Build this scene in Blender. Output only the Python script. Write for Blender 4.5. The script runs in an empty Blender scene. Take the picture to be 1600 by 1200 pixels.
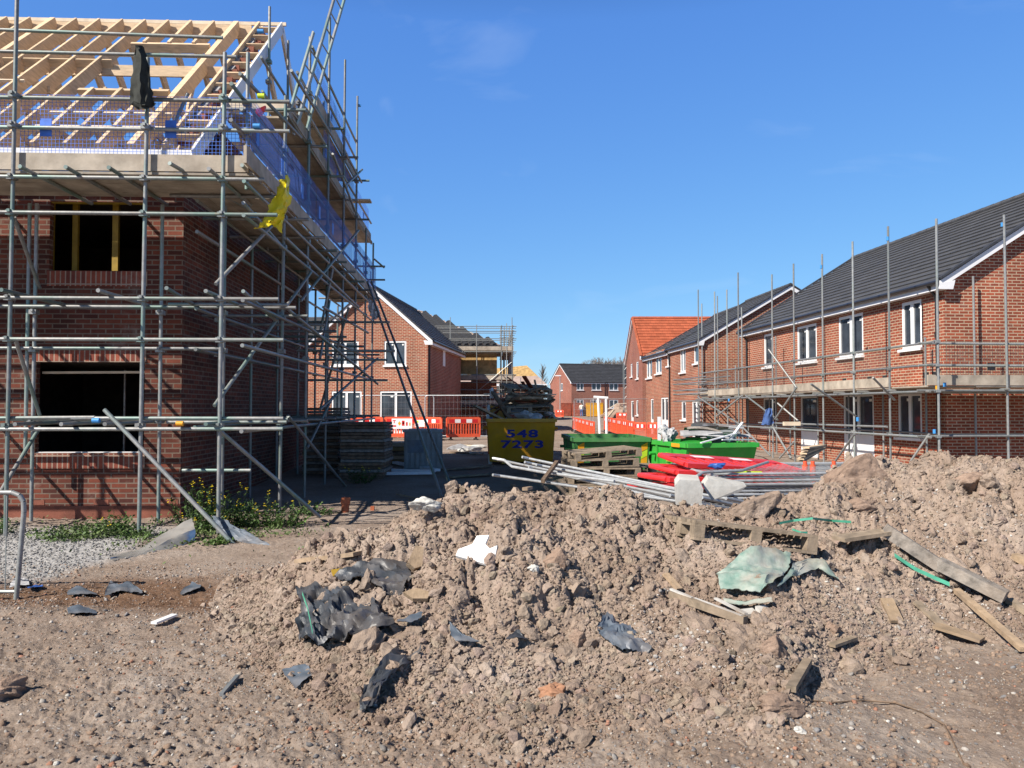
import bpy, bmesh, math, random
import numpy as np
from mathutils import Vector, Matrix

random.seed(11)
SC = bpy.context.scene
COL = SC.collection
EYE = 1.65
FPX = 1250.0
PITCH = math.radians(1.74)
CP, SP = math.cos(PITCH), math.sin(PITCH)
Z = Vector((0, 0, 1))
PI = math.pi

def ray(px, py):
    u, v = (px - 800) / FPX, (600 - py) / FPX
    return Vector((u, CP - v * SP, SP + v * CP))

def P(px, py, d):
    """world point at depth d (metres in front of the camera) measured from the photograph"""
    r = ray(px, py)
    k = d / r.y
    return Vector((r.x * k, d, EYE + r.z * k))

# ------------------------------------------------------------------ mesh helpers
class MB:
    def __init__(s, T=None):
        s.v, s.f, s.T = [], [], T
    def add(s, vs, fs):
        n = len(s.v)
        if s.T:
            s.v.extend(s.T(Vector(p)) for p in vs)
        else:
            s.v.extend(Vector(p) for p in vs)
        s.f.extend(tuple(i + n for i in f) for f in fs)
        return s
    def obox(s, c, ax, ay, az):
        c, ax, ay, az = Vector(c), Vector(ax), Vector(ay), Vector(az)
        vs = [c + ax * i + ay * j + az * k for k in (-1, 1) for j in (-1, 1) for i in (-1, 1)]
        return s.add(vs, [(0, 2, 3, 1), (4, 5, 7, 6), (0, 1, 5, 4), (2, 6, 7, 3), (0, 4, 6, 2), (1, 3, 7, 5)])
    def box(s, x0, x1, y0, y1, z0, z1):
        return s.obox(((x0 + x1) / 2, (y0 + y1) / 2, (z0 + z1) / 2), ((x1 - x0) / 2, 0, 0), (0, (y1 - y0) / 2, 0), (0, 0, (z1 - z0) / 2))
    def beam(s, p0, p1, w, h, up=(0, 0, 1), taper=1.0):
        p0, p1, up = Vector(p0), Vector(p1), Vector(up)
        d = (p1 - p0)
        a = d.normalized()
        side = a.cross(up)
        if side.length < 1e-4:
            side = a.cross(Vector((1, 0, 0)))
        side.normalize()
        n = side.cross(a).normalized()
        return s.obox((p0 + p1) / 2, d / 2, side * w / 2, n * h / 2)
    def tube(s, p0, p1, r=0.0242, n=8, r1=None, caps=True):
        p0, p1 = Vector(p0), Vector(p1)
        a = (p1 - p0)
        if a.length < 1e-6:
            return s
        a.normalize()
        side = a.cross(Z)
        if side.length < 1e-3:
            side = Vector((1, 0, 0))
        side.normalize()
        up = side.cross(a)
        r1 = r if r1 is None else r1
        vs = []
        for p, rr in ((p0, r), (p1, r1)):
            for i in range(n):
                t = 2 * PI * i / n
                vs.append(p + side * math.cos(t) * rr + up * math.sin(t) * rr)
        fs = [(i, (i + 1) % n, n + (i + 1) % n, n + i) for i in range(n)]
        if caps:
            fs += [tuple(range(n))[::-1], tuple(range(n, 2 * n))]
        return s.add(vs, fs)
    def path(s, pts, r, n=6):
        for a, b in zip(pts[:-1], pts[1:]):
            s.tube(a, b, r, n)
        return s
    def prism(s, poly, vec):
        poly = [Vector(p) for p in poly]
        vec = Vector(vec)
        n = len(poly)
        fs = [tuple(range(n))[::-1], tuple(range(n, 2 * n))]
        fs += [(i, (i + 1) % n, n + (i + 1) % n, n + i) for i in range(n)]
        return s.add(poly + [p + vec for p in poly], fs)
    def poly(s, pts):
        return s.add(pts, [tuple(range(len(pts)))])
    def grid(s, rows):
        m = len(rows[0])
        vs = [p for r in rows for p in r]
        fs = [(j * m + i, j * m + i + 1, (j + 1) * m + i + 1, (j + 1) * m + i) for j in range(len(rows) - 1) for i in range(m - 1)]
        return s.add(vs, fs)

OFF = {}

def _link(o, parent=None):
    COL.objects.link(o)
    if parent is not None:
        o.parent = parent
    return o

def raw(name, mb, mat, off, smooth=False, uv=True):
    me = bpy.data.meshes.new(name)
    me.from_pydata([tuple(p - off) for p in mb.v], [], mb.f)
    if uv and len(mb.f) < 60000:
        L = me.uv_layers.new(name='UVMap').data
        for poly in me.polygons:
            n = poly.normal
            if abs(n.z) > 0.97:
                t, q = Vector((1, 0, 0)), Vector((0, 1, 0))
            else:
                t = Vector((-n.y, n.x, 0)).normalized()
                q = n.cross(t)
                if q.z < 0:
                    q = -q
                if abs(t.x) > abs(t.y):
                    if t.x < 0: t = -t
                elif t.y < 0: t = -t
            for li in poly.loop_indices:
                c = me.vertices[me.loops[li].vertex_index].co + off
                L[li].uv = (c.dot(t), c.dot(q))
    if smooth:
        me.polygons.foreach_set('use_smooth', [True] * len(me.polygons))
        try:
            me.set_sharp_from_angle(angle=math.radians(40))
        except Exception:
            pass
    me.materials.append(mat)
    return me

def thing(name, label, cat, loc, group=None):
    o = bpy.data.objects.new(name, None)
    o.empty_display_size = 0.2
    _link(o)
    o.location = loc
    o['label'] = label
    o['category'] = cat
    if group:
        o['group'] = group
    OFF[o.name] = Vector(loc)
    return o

def part(name, mb, mat, parent, smooth=False, label=None):
    off = OFF[parent.name]
    o = bpy.data.objects.new(name, raw(name, mb, mat, off, smooth))
    _link(o, parent)
    OFF[o.name] = off
    if label:
        o['label'] = label
    return o

def solo(name, label, cat, mb, mat, group=None, smooth=False, kind=None):
    mn = Vector((min(p[i] for p in mb.v) for i in range(3)))
    mx = Vector((max(p[i] for p in mb.v) for i in range(3)))
    loc = Vector(((mn.x + mx.x) / 2, (mn.y + mx.y) / 2, mn.z))
    o = bpy.data.objects.new(name, raw(name, mb, mat, loc, smooth))
    _link(o)
    o.location = loc
    OFF[o.name] = loc
    if label: o['label'] = label
    if cat: o['category'] = cat
    if group: o['group'] = group
    if kind: o['kind'] = kind
    return o

def copy_tree(o, label=None, parent=None):
    c = o.copy()
    COL.objects.link(c)
    if parent is not None:
        c.parent = parent
    for ch in [x for x in COL.objects if x.parent == o]:
        copy_tree(ch, None, c)
    if label:
        c['label'] = label
    return c

def place(o, loc, M):
    """set location and rotation (3x3) of a top-level thing"""
    o.rotation_mode = 'QUATERNION'
    o.location = loc
    o.rotation_quaternion = M.to_quaternion()
    return o

def axes(x, y):
    x = Vector(x).normalized()
    z = x.cross(Vector(y)).normalized()
    y = z.cross(x)
    return Matrix((x, y, z)).transposed()

def rotz(a):
    return Matrix.Rotation(math.radians(a), 3, 'Z')

def frame(o, ux, uy):
    o, ux, uy = Vector(o), Vector(ux), Vector(uy)
    return lambda p: o + ux * p[0] + uy * p[1] + Z * p[2]

# ------------------------------------------------------------------ materials
class N:
    def __init__(s, name):
        s.m = bpy.data.materials.new(name)
        s.m.use_nodes = True
        s.t = s.m.node_tree
        s.b = s.t.nodes['Principled BSDF']
        s.out = s.t.nodes['Material Output']
        s.co = s.t.nodes.new('ShaderNodeTexCoord')
    def n(s, typ, **kw):
        x = s.t.nodes.new(typ)
        for k, v in kw.items():
            if isinstance(k, str) and hasattr(x, k):
                setattr(x, k, v)
        return x
    def l(s, a, b):
        s.t.links.new(a, b)
    def noise(s, scale, detail=4, rough=0.55, src='Object', dist=0.0):
        x = s.n('ShaderNodeTexNoise')
        x.inputs['Scale'].default_value = scale
        x.inputs['Detail'].default_value = detail
        x.inputs['Roughness'].default_value = rough
        x.inputs['Distortion'].default_value = dist
        s.l(s.co.outputs[src] if isinstance(src, str) else src, x.inputs['Vector'])
        return x.outputs['Fac']
    def ramp(s, fac, stops):
        x = s.n('ShaderNodeValToRGB')
        el = x.color_ramp.elements
        while len(el) < len(stops):
            el.new(0.5)
        for e, (p, c) in zip(el, stops):
            e.position = p
            e.color = (*c, 1) if len(c) == 3 else c
        s.l(fac, x.inputs['Fac'])
        return x.outputs['Color']
    def mix(s, fac, a, b, mode='MIX'):
        x = s.n('ShaderNodeMix')
        x.data_type = 'RGBA'
        x.blend_type = mode
        for sock, v in ((0, fac), (6, a), (7, b)):
            i = x.inputs[sock]
            if hasattr(v, 'node'):
                s.l(v, i)
            elif sock == 0:
                i.default_value = v
            else:
                i.default_value = (*v, 1)
        return x.outputs[2]
    def bump(s, h, strength=0.4, dist=0.01, nrm=None):
        x = s.n('ShaderNodeBump')
        x.inputs['Strength'].default_value = strength
        x.inputs['Distance'].default_value = dist
        s.l(h, x.inputs['Height'])
        if nrm is not None:
            s.l(nrm, x.inputs['Normal'])
        return x.outputs['Normal']
    def set(s, col=None, rough=None, metal=None, nrm=None, spec=None):
        for k, v in (('Base Color', col), ('Roughness', rough), ('Metallic', metal), ('Normal', nrm), ('Specular IOR Level', spec)):
            if v is None:
                continue
            if hasattr(v, 'node'):
                s.l(v, s.b.inputs[k])
            elif k == 'Base Color':
                s.b.inputs[k].default_value = (*v, 1)
            else:
                s.b.inputs[k].default_value = v
        return s.m

MATS = {}

def gen(name, col, rough=0.7, metal=0.0, var=0.25, scale=6.0, col2=None, bump=0.0, bscale=40.0, stretch=None, spec=0.4, objvar=0.0, dirt=0.0):
    n = N(name)
    src = n.co.outputs['Object']
    if stretch:
        mp = n.n('ShaderNodeMapping')
        mp.inputs['Scale'].default_value = stretch
        n.l(src, mp.inputs['Vector'])
        src = mp.outputs['Vector']
    f = n.noise(scale, 5, 0.6, src)
    a = tuple(max(0, c * (1 - var)) for c in col)
    b = tuple(min(1, c * (1 + var)) for c in (col2 or col))
    c = n.ramp(f, [(0.33, a), (0.67, b)])
    if objvar:
        oi = n.n('ShaderNodeObjectInfo')
        c = n.mix(1.0, c, n.ramp(oi.outputs['Random'], [(0.0, (1 - objvar,) * 3), (1.0, (1, 1, 1))]), 'MULTIPLY')
    if dirt:
        f2 = n.noise(2.3, 6, 0.65)
        c = n.mix(n.ramp(f2, [(0.45, (0, 0, 0)), (0.7, (dirt,) * 3)]), c, (0.2, 0.15, 0.11))
    nr = None
    if bump:
        nr = n.bump(n.noise(bscale, 4, 0.6, src), bump, 0.01)
    MATS[name] = n.set(c, rough, metal, nr, spec)
    return MATS[name]

def brick_mat(name, c1, c2, mortar, mort=0.011, stain=0.35):
    n = N(name)
    t = n.n('ShaderNodeTexBrick')
    t.offset = 0.5
    t.inputs['Scale'].default_value = 1.0
    t.inputs['Brick Width'].default_value = 0.225
    t.inputs['Row Height'].default_value = 0.075
    t.inputs['Mortar Size'].default_value = mort
    t.inputs['Mortar Smooth'].default_value = 0.15
    t.inputs['Bias'].default_value = 0.0
    t.inputs['Color1'].default_value = (*c1, 1)
    t.inputs['Color2'].default_value = (*c2, 1)
    t.inputs['Mortar'].default_value = (*mortar, 1)
    uv = n.co.outputs['UV']
    n.l(uv, t.inputs['Vector'])
    c = t.outputs['Color']
    f = n.noise(0.55, 6, 0.6, uv)
    c = n.mix(1.0, c, n.ramp(f, [(0.3, (1 - stain,) * 3), (0.7, (1.12, 1.1, 1.08))]), 'MULTIPLY')
    f3 = n.noise(9, 5, 0.7, uv)
    c = n.mix(1.0, c, n.ramp(f3, [(0.3, (0.82, 0.8, 0.8)), (0.7, (1.1, 1.1, 1.1))]), 'MULTIPLY')
    # patches of lime bloom
    f4 = n.noise(1.6, 7, 0.7, uv)
    c = n.mix(n.ramp(f4, [(0.57, (0, 0, 0)), (0.78, (0.45, 0.45, 0.45))]), c, (0.40, 0.33, 0.28))
    inv = n.n('ShaderNodeMath', operation='SUBTRACT')
    inv.inputs[0].default_value = 1.0
    n.l(t.outputs['Fac'], inv.inputs[1])
    nr = n.bump(inv.outputs[0], 0.5, 0.006)
    nr = n.bump(n.noise(60, 3, 0.6, uv), 0.2, 0.004, nr)
    MATS[name] = n.set(c, 0.85, 0, nr, 0.25)
    return MATS[name]

def tile_mat(name, col, joint=0.3):
    n = N(name)
    t = n.n('ShaderNodeTexBrick')
    t.inputs['Scale'].default_value = 1.0
    t.inputs['Brick Width'].default_value = joint
    t.inputs['Row Height'].default_value = 0.31
    t.inputs['Mortar Size'].default_value = 0.006
    t.inputs['Color1'].default_value = (*[c * 0.85 for c in col], 1)
    t.inputs['Color2'].default_value = (*[c * 1.15 for c in col], 1)
    t.inputs['Mortar'].default_value = (*[c * 0.45 for c in col], 1)
    n.l(n.co.outputs['UV'], t.inputs['Vector'])
    f = n.noise(1.3, 5, 0.6)
    c = n.mix(1.0, t.outputs['Color'], n.ramp(f, [(0.3, (0.85,) * 3), (0.7, (1.1,) * 3)]), 'MULTIPLY')
    MATS[name] = n.set(c, 0.6, 0, n.bump(n.noise(30, 3), 0.15, 0.005), 0.4)
    return MATS[name]

brick_mat('red_brick', (0.37, 0.088, 0.046), (0.225, 0.056, 0.034), (0.50, 0.38, 0.27), 0.0115)
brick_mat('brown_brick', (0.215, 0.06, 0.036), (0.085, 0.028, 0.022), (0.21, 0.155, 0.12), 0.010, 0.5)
brick_mat('soldier_brick', (0.33, 0.085, 0.05), (0.18, 0.05, 0.036), (0.36, 0.27, 0.21), 0.010, 0.3)
brick_mat('buff_brick', (0.30, 0.085, 0.058), (0.24, 0.066, 0.045), (0.40, 0.27, 0.21), 0.010, 0.2)
# the soldier course stands its bricks upright
_m = MATS['soldier_brick'].node_tree
for _n in _m.nodes:
    if _n.type == 'TEX_BRICK':
        _n.inputs['Brick Width'].default_value = 0.075
        _n.inputs['Row Height'].default_value = 0.235
        _n.offset = 0.0
tile_mat('slate_tile', (0.070, 0.070, 0.074))
tile_mat('slate_tile_far', (0.045, 0.047, 0.055))
tile_mat('orange_tile', (0.40, 0.105, 0.052))
gen('upvc', (0.80, 0.80, 0.80), 0.35, var=0.04, scale=3)
gen('fascia_white', (0.72, 0.72, 0.74), 0.4, var=0.05, scale=3)
gen('black_pvc', (0.022, 0.022, 0.025), 0.35, var=0.2)
gen('glass', (0.045, 0.056, 0.072), 0.05, var=0.4, scale=1.5, spec=0.6)
gen('tape_white', (0.75, 0.75, 0.72), 0.6, var=0.1)
gen('heap_timber', (0.40, 0.29, 0.19), 0.9, var=0.35, scale=7, bump=0.5, bscale=40, objvar=0.3, dirt=0.85)
gen('new_timber', (0.66, 0.49, 0.32), 0.75, var=0.18, scale=4, stretch=(1, 1, 6), bump=0.15, objvar=0.22)
gen('pale_timber', (0.68, 0.56, 0.42), 0.75, var=0.15, scale=5, bump=0.15, objvar=0.15)
gen('board', (0.42, 0.36, 0.29), 0.85, var=0.28, scale=3, bump=0.2, bscale=50, objvar=0.25, dirt=0.4)
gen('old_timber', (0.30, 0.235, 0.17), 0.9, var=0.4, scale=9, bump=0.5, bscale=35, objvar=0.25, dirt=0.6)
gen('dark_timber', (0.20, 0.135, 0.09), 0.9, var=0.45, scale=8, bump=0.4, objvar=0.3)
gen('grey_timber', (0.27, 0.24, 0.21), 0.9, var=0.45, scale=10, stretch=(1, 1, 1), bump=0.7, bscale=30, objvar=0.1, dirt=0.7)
gen('osb', (0.40, 0.26, 0.11), 0.85, var=0.35, scale=3, bump=0.2)
gen('insulation', (0.30, 0.30, 0.31), 0.8, var=0.3, scale=5)
gen('concrete', (0.50, 0.49, 0.46), 0.9, var=0.16, scale=7, bump=0.3, bscale=50, dirt=0.35)
gen('orange_plastic', (0.72, 0.095, 0.035), 0.5, var=0.15, scale=3, dirt=0.15)
gen('red_plastic', (0.60, 0.035, 0.038), 0.42, var=0.15, scale=3, dirt=0.12)
gen('reflective_white', (0.78, 0.77, 0.76), 0.4, var=0.06)
gen('reflective_red', (0.55, 0.02, 0.02), 0.4, var=0.1)
gen('white_plastic', (0.74, 0.75, 0.78), 0.5, var=0.08)
gen('blue_plastic', (0.03, 0.10, 0.36), 0.5, var=0.25)
gen('blue_mesh', (0.06, 0.17, 0.62), 0.5, var=0.2)
gen('grey_mesh', (0.10, 0.085, 0.08), 0.6, var=0.2)
gen('yellow_sheet', (0.72, 0.60, 0.02), 0.32, var=0.2, scale=5)
gen('teal_sheet', (0.20, 0.34, 0.29), 0.55, var=0.3, scale=5, col2=(0.34, 0.35, 0.32), bump=0.4, bscale=14, dirt=0.75)
gen('dirty_white', (0.52, 0.50, 0.47), 0.6, var=0.2, scale=9, dirt=0.8)
gen('teal_strap', (0.06, 0.30, 0.20), 0.5, var=0.25)
gen('black_sheet', (0.045, 0.052, 0.064), 0.45, var=0.35, scale=6, bump=0.6, bscale=16, dirt=0.4)
gen('slate_sheet', (0.10, 0.125, 0.16), 0.5, var=0.3, scale=6, bump=0.35, bscale=12, dirt=0.45)
gen('dark_cloth', (0.028, 0.03, 0.026), 0.9, var=0.35, scale=8, bump=0.5, bscale=30)
gen('pale_sheet', (0.55, 0.54, 0.56), 0.45, var=0.1, scale=6)
gen('sheet_metal', (0.55, 0.53, 0.50), 0.3, 0.6, var=0.18, scale=2.5, bump=0.1, bscale=6)
gen('tape_blue', (0.05, 0.26, 0.60), 0.5, var=0.1)
gen('tank_panel', (0.20, 0.22, 0.235), 0.45, 0.2, var=0.22, scale=3, dirt=0.25)
gen('rubber', (0.025, 0.025, 0.025), 0.8)
gen('green_paint', (0.035, 0.36, 0.045), 0.42, var=0.14, scale=2.5, dirt=0.25)
gen('dull_green_paint', (0.05, 0.20, 0.055), 0.55, var=0.2, scale=2.5, dirt=0.35)
gen('yellow_paint', (0.62, 0.30, 0.012), 0.45, var=0.16, scale=2.5, dirt=0.3)
gen('rust_paint', (0.26, 0.055, 0.03), 0.6, var=0.3, scale=3, dirt=0.3)
gen('blue_letter', (0.02, 0.035, 0.30), 0.5, var=0.15)
gen('amber_letter', (0.42, 0.36, 0.04), 0.5, var=0.2)
gen('amber_paint', (0.75, 0.33, 0.02), 0.45, var=0.1)
gen('lime_paint', (0.55, 0.70, 0.04), 0.45, var=0.1)
gen('clay_pipe', (0.42, 0.12, 0.05), 0.6, var=0.2)
gen('skin', (0.48, 0.27, 0.19), 0.6, var=0.08)
gen('white_cloth', (0.70, 0.68, 0.60), 0.9, var=0.1)
gen('denim', (0.05, 0.10, 0.26), 0.9, var=0.2)
gen('hair', (0.025, 0.018, 0.014), 0.6, var=0.2)
gen('leaf', (0.060, 0.115, 0.022), 0.6, var=0.5, scale=4, objvar=0.3)
gen('weed', (0.085, 0.125, 0.035), 0.65, var=0.5, scale=3)
gen('petal', (0.85, 0.62, 0.02), 0.6, var=0.1)
gen('bark', (0.16, 0.13, 0.105), 0.9, var=0.2)
gen('twig', (0.21, 0.18, 0.16), 0.9, var=0.2)
gen('bag_white', (0.46, 0.46, 0.47), 0.6, var=0.2, scale=5, bump=0.4, bscale=9)
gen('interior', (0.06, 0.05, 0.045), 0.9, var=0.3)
gen('amber_wrap', (0.30, 0.19, 0.02), 0.5, var=0.2)
gen('mud_red', (0.33, 0.17, 0.10), 0.9, var=0.25)

def tube_mat(name, base, patina, amount):
    n = N(name)
    oi = n.n('ShaderNodeObjectInfo')
    vadd = n.n('ShaderNodeVectorMath', operation='ADD')
    n.l(n.co.outputs['Object'], vadd.inputs[0])
    sc = n.n('ShaderNodeVectorMath', operation='SCALE')
    sc.inputs[0].default_value = (17, 31, 23)
    n.l(oi.outputs['Random'], sc.inputs['Scale'])
    n.l(sc.outputs[0], vadd.inputs[1])
    f = n.noise(1.1, 4, 0.6, vadd.outputs[0])
    f2 = n.noise(14, 4, 0.7, vadd.outputs[0])
    c = n.ramp(f2, [(0.3, tuple(x * 0.72 for x in base)), (0.7, tuple(x * 1.15 for x in base))])
    c = n.mix(n.ramp(f, [(0.48, (0, 0, 0)), (0.62, (amount,) * 3)]), c, patina)
    c = n.mix(1.0, c, n.ramp(oi.outputs['Random'], [(0.0, (0.68,) * 3), (1.0, (1.1,) * 3)]), 'MULTIPLY')
    f3 = n.noise(5, 6, 0.7, vadd.outputs[0])
    c = n.mix(n.ramp(f3, [(0.6, (0, 0, 0)), (0.75, (0.7,) * 3)]), c, (0.20, 0.125, 0.085))
    MATS[name] = n.set(c, 0.48, 0.35, n.bump(f2, 0.15, 0.004), 0.45)
tube_mat('scaffold_tube', (0.30, 0.30, 0.295), (0.15, 0.27, 0.235), 0.7)
tube_mat('grey_tube', (0.33, 0.335, 0.33), (0.24, 0.31, 0.29), 0.4)
tube_mat('galvanised', (0.46, 0.48, 0.50), (0.40, 0.40, 0.40), 0.3)

def soil_mat(name, a, b, c_, pebble=0.5, attr=False):
    n = N(name)
    f = n.noise(1.1, 7, 0.62)
    col = n.ramp(f, [(0.3, a), (0.5, b), (0.72, c_)])
    f2 = n.noise(16, 6, 0.7)
    col = n.mix(1.0, col, n.ramp(f2, [(0.28, (0.72, 0.70, 0.68)), (0.72, (1.18, 1.18, 1.18))]), 'MULTIPLY')
    if attr:
        at = n.n('ShaderNodeAttribute')
        at.attribute_name = 'Tint'
        col = n.mix(1.0, col, at.outputs['Color'], 'MULTIPLY')
    if pebble:
        v = n.n('ShaderNodeTexVoronoi')
        v.inputs['Scale'].default_value = 42
        n.l(n.co.outputs['Object'], v.inputs['Vector'])
        f4 = n.noise(1.7, 4, 0.6)
        m1 = n.ramp(v.outputs['Distance'], [(0.2, (1, 1, 1)), (0.3, (0, 0, 0))])
        sep = n.n('ShaderNodeSeparateColor')
        n.l(v.outputs['Color'], sep.inputs[0])
        m2 = n.ramp(sep.outputs[0], [(0.62, (0, 0, 0)), (0.64, (pebble,) * 3)])
        m3 = n.ramp(f4, [(0.4, (0, 0, 0)), (0.6, (1, 1, 1))])
        m = n.mix(1.0, n.mix(1.0, m1, m2, 'MULTIPLY'), m3, 'MULTIPLY')
        pc = n.ramp(sep.outputs[1], [(0.0, (0.30, 0.28, 0.27)), (0.4, (0.46, 0.42, 0.38)), (0.7, (0.34, 0.20, 0.15)), (1.0, (0.62, 0.58, 0.54))])
        col = n.mix(m, col, pc)
    nr = n.bump(n.noise(26, 8, 0.75), 0.8, 0.025)
    nr = n.bump(n.noise(110, 5, 0.7), 0.6, 0.006, nr)
    MATS[name] = n.set(col, 0.95, 0, nr, 0.15)
    return MATS[name]

soil_mat('heap_soil', (0.24, 0.175, 0.136), (0.328, 0.252, 0.202), (0.39, 0.318, 0.268), 0.3)
soil_mat('clod_soil', (0.245, 0.182, 0.142), (0.335, 0.262, 0.211), (0.40, 0.328, 0.276), 0.0, True)
soil_mat('stone_clod', (0.27, 0.185, 0.14), (0.34, 0.245, 0.19), (0.39, 0.30, 0.24), 0.35)
soil_mat('pebble', (0.95, 0.95, 0.95), (1, 1, 1), (1, 1, 1), 0.0, True)

def ground_mat():
    n = N('ground_soil')
    f = n.noise(0.8, 8, 0.62)
    col = n.ramp(f, [(0.3, (0.205, 0.152, 0.12)), (0.5, (0.29, 0.228, 0.185)), (0.7, (0.35, 0.295, 0.255))])
    f2 = n.noise(18, 7, 0.75)
    col = n.mix(1.0, col, n.ramp(f2, [(0.28, (0.68, 0.66, 0.64)), (0.72, (1.2, 1.2, 1.2))]), 'MULTIPLY')
    at = n.n('ShaderNodeAttribute')
    at.attribute_name = 'Wet'            # damp red mud strip and gravel spread, masks made from the terrain
    sep = n.n('ShaderNodeSeparateColor')
    n.l(at.outputs['Color'], sep.inputs[0])
    f5 = n.noise(7, 6, 0.7)
    mud = n.ramp(f5, [(0.3, (0.10, 0.055, 0.032)), (0.7, (0.22, 0.135, 0.088))])
    col = n.mix(sep.outputs[0], col, mud)
    v0 = n.n('ShaderNodeTexVoronoi')
    v0.inputs['Scale'].default_value = 38
    n.l(n.co.outputs['Object'], v0.inputs['Vector'])
    gs = n.n('ShaderNodeSeparateColor')
    n.l(v0.outputs['Color'], gs.inputs[0])
    grav = n.ramp(gs.outputs[0], [(0.0, (0.24, 0.24, 0.25)), (0.5, (0.38, 0.375, 0.37)), (1.0, (0.52, 0.50, 0.48))])
    col = n.mix(sep.outputs[1], col, grav)
    for sc, th in ((30, 0.55), (75, 0.5)):
        v = n.n('ShaderNodeTexVoronoi')
        v.inputs['Scale'].default_value = sc
        n.l(n.co.outputs['Object'], v.inputs['Vector'])
        m1 = n.ramp(v.outputs['Distance'], [(0.2, (1, 1, 1)), (0.32, (0, 0, 0))])
        s2 = n.n('ShaderNodeSeparateColor')
        n.l(v.outputs['Color'], s2.inputs[0])
        m2 = n.ramp(s2.outputs[0], [(th, (0, 0, 0)), (th + 0.02, (0.75,) * 3)])
        m3 = n.ramp(n.noise(1.4, 5, 0.65), [(0.36, (0.05,) * 3), (0.58, (1, 1, 1))])
        m = n.mix(1.0, n.mix(1.0, m1, m2, 'MULTIPLY'), m3, 'MULTIPLY')
        pc = n.ramp(s2.outputs[1], [(0.0, (0.20, 0.19, 0.19)), (0.35, (0.36, 0.32, 0.29)), (0.6, (0.40, 0.23, 0.16)), (0.8, (0.30, 0.30, 0.31)), (1.0, (0.66, 0.63, 0.58))])
        col = n.mix(m, col, pc)
    nr = n.bump(n.noise(22, 8, 0.75), 0.7, 0.03)
    nr = n.bump(v0.outputs['Distance'], 0.35, 0.012, nr)
    nr = n.bump(n.noise(120, 5, 0.7), 0.5, 0.006, nr)
    MATS['ground_soil'] = n.set(col, 0.95, 0, nr, 0.15)
ground_mat()

# ------------------------------------------------------------------ noise for terrain (numpy)
def _h(ix, iy, s):
    x = (ix.astype(np.int64) * 374761393 + iy.astype(np.int64) * 668265263 + s * 974711) & 0xFFFFFFFF
    x = ((x ^ (x >> 13)) * 1274126177) & 0xFFFFFFFF
    x = ((x ^ (x >> 16)) * 2246822519) & 0xFFFFFFFF
    return ((x ^ (x >> 15)) & 0xFFFFFF) / float(0x1000000)

def vnoise(x, y, s=0):
    ix, iy = np.floor(x), np.floor(y)
    fx, fy = x - ix, y - iy
    fx, fy = fx * fx * (3 - 2 * fx), fy * fy * (3 - 2 * fy)
    a, b = _h(ix, iy, s), _h(ix + 1, iy, s)
    c, d = _h(ix, iy + 1, s), _h(ix + 1, iy + 1, s)
    return (a + (b - a) * fx) + ((c + (d - c) * fx) - (a + (b - a) * fx)) * fy

def fbm(x, y, o=4, s=0, g=0.5):
    t, a, m = 0, 1.0, 0
    for i in range(o):
        t = t + a * vnoise(x * 2 ** i, y * 2 ** i, s + i * 7)
        m += a
        a *= g
    return t / m

def lumps(x, y, s=0):
    """rounded clods: height field of overlapping domes, 0..1"""
    ix, iy = np.floor(x), np.floor(y)
    best = np.zeros_like(x)
    for dx in (-1, 0, 1):
        for dy in (-1, 0, 1):
            cx, cy = ix + dx, iy + dy
            jx = cx + _h(cx, cy, s + 1)
            jy = cy + _h(cx, cy, s + 2)
            r = 0.35 + 0.55 * _h(cx, cy, s + 3)
            d2 = ((x - jx) ** 2 + (y - jy) ** 2) / (r * r)
            hh = np.sqrt(np.clip(1 - d2, 0, 1)) * r * (0.55 + 0.45 * _h(cx, cy, s + 4))
            best = np.maximum(best, hh)
    return best

def sstep(a, b, x):
    t = np.clip((x - a) / (b - a), 0, 1)
    return t * t * (3 - 2 * t)

def G(x, y):
    """bare ground level"""
    x, y = np.asarray(x, float), np.asarray(y, float)
    left = 1 - sstep(0.5, 3.0, x)
    r = np.hypot(x, y)
    yy = np.where(y > 0, y, 0)
    z0 = np.interp(yy, [0, 13, 20, 54, 105, 300, 4000], [0, 0, 0.03, 0.24, 0.60, 1.1, 1.3])
    z1 = np.interp(yy, [0, 13, 20, 54, 105, 300, 4000], [0, 0, 0.22, 0.27, 0.60, 1.1, 1.3])
    return z0 + (z1 - z0) * left

CR = np.array([  # photo column, crest row, crest depth, foot row
    (300, 930, 6.0, 1000), (380, 905, 6.0, 1040), (450, 875, 6.2, 1090), (520, 856, 6.3, 1130), (600, 822, 6.6, 1140), (650, 797, 6.8, 1140),
    (700, 780, 7.0, 1140), (760, 762, 7.2, 1145), (850, 772, 7.3, 1145), (950, 782, 7.3, 1120), (1050, 802, 7.3, 1105),
    (1130, 808, 7.4, 1120), (1200, 796, 7.6, 1130), (1280, 772, 8.0, 1065), (1390, 742, 8.4, 1015), (1500, 724, 8.6, 992),
    (1600, 712, 8.8, 985), (2000, 700, 8.8, 985), (4000, 720, 8.8, 985)], float)

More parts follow.
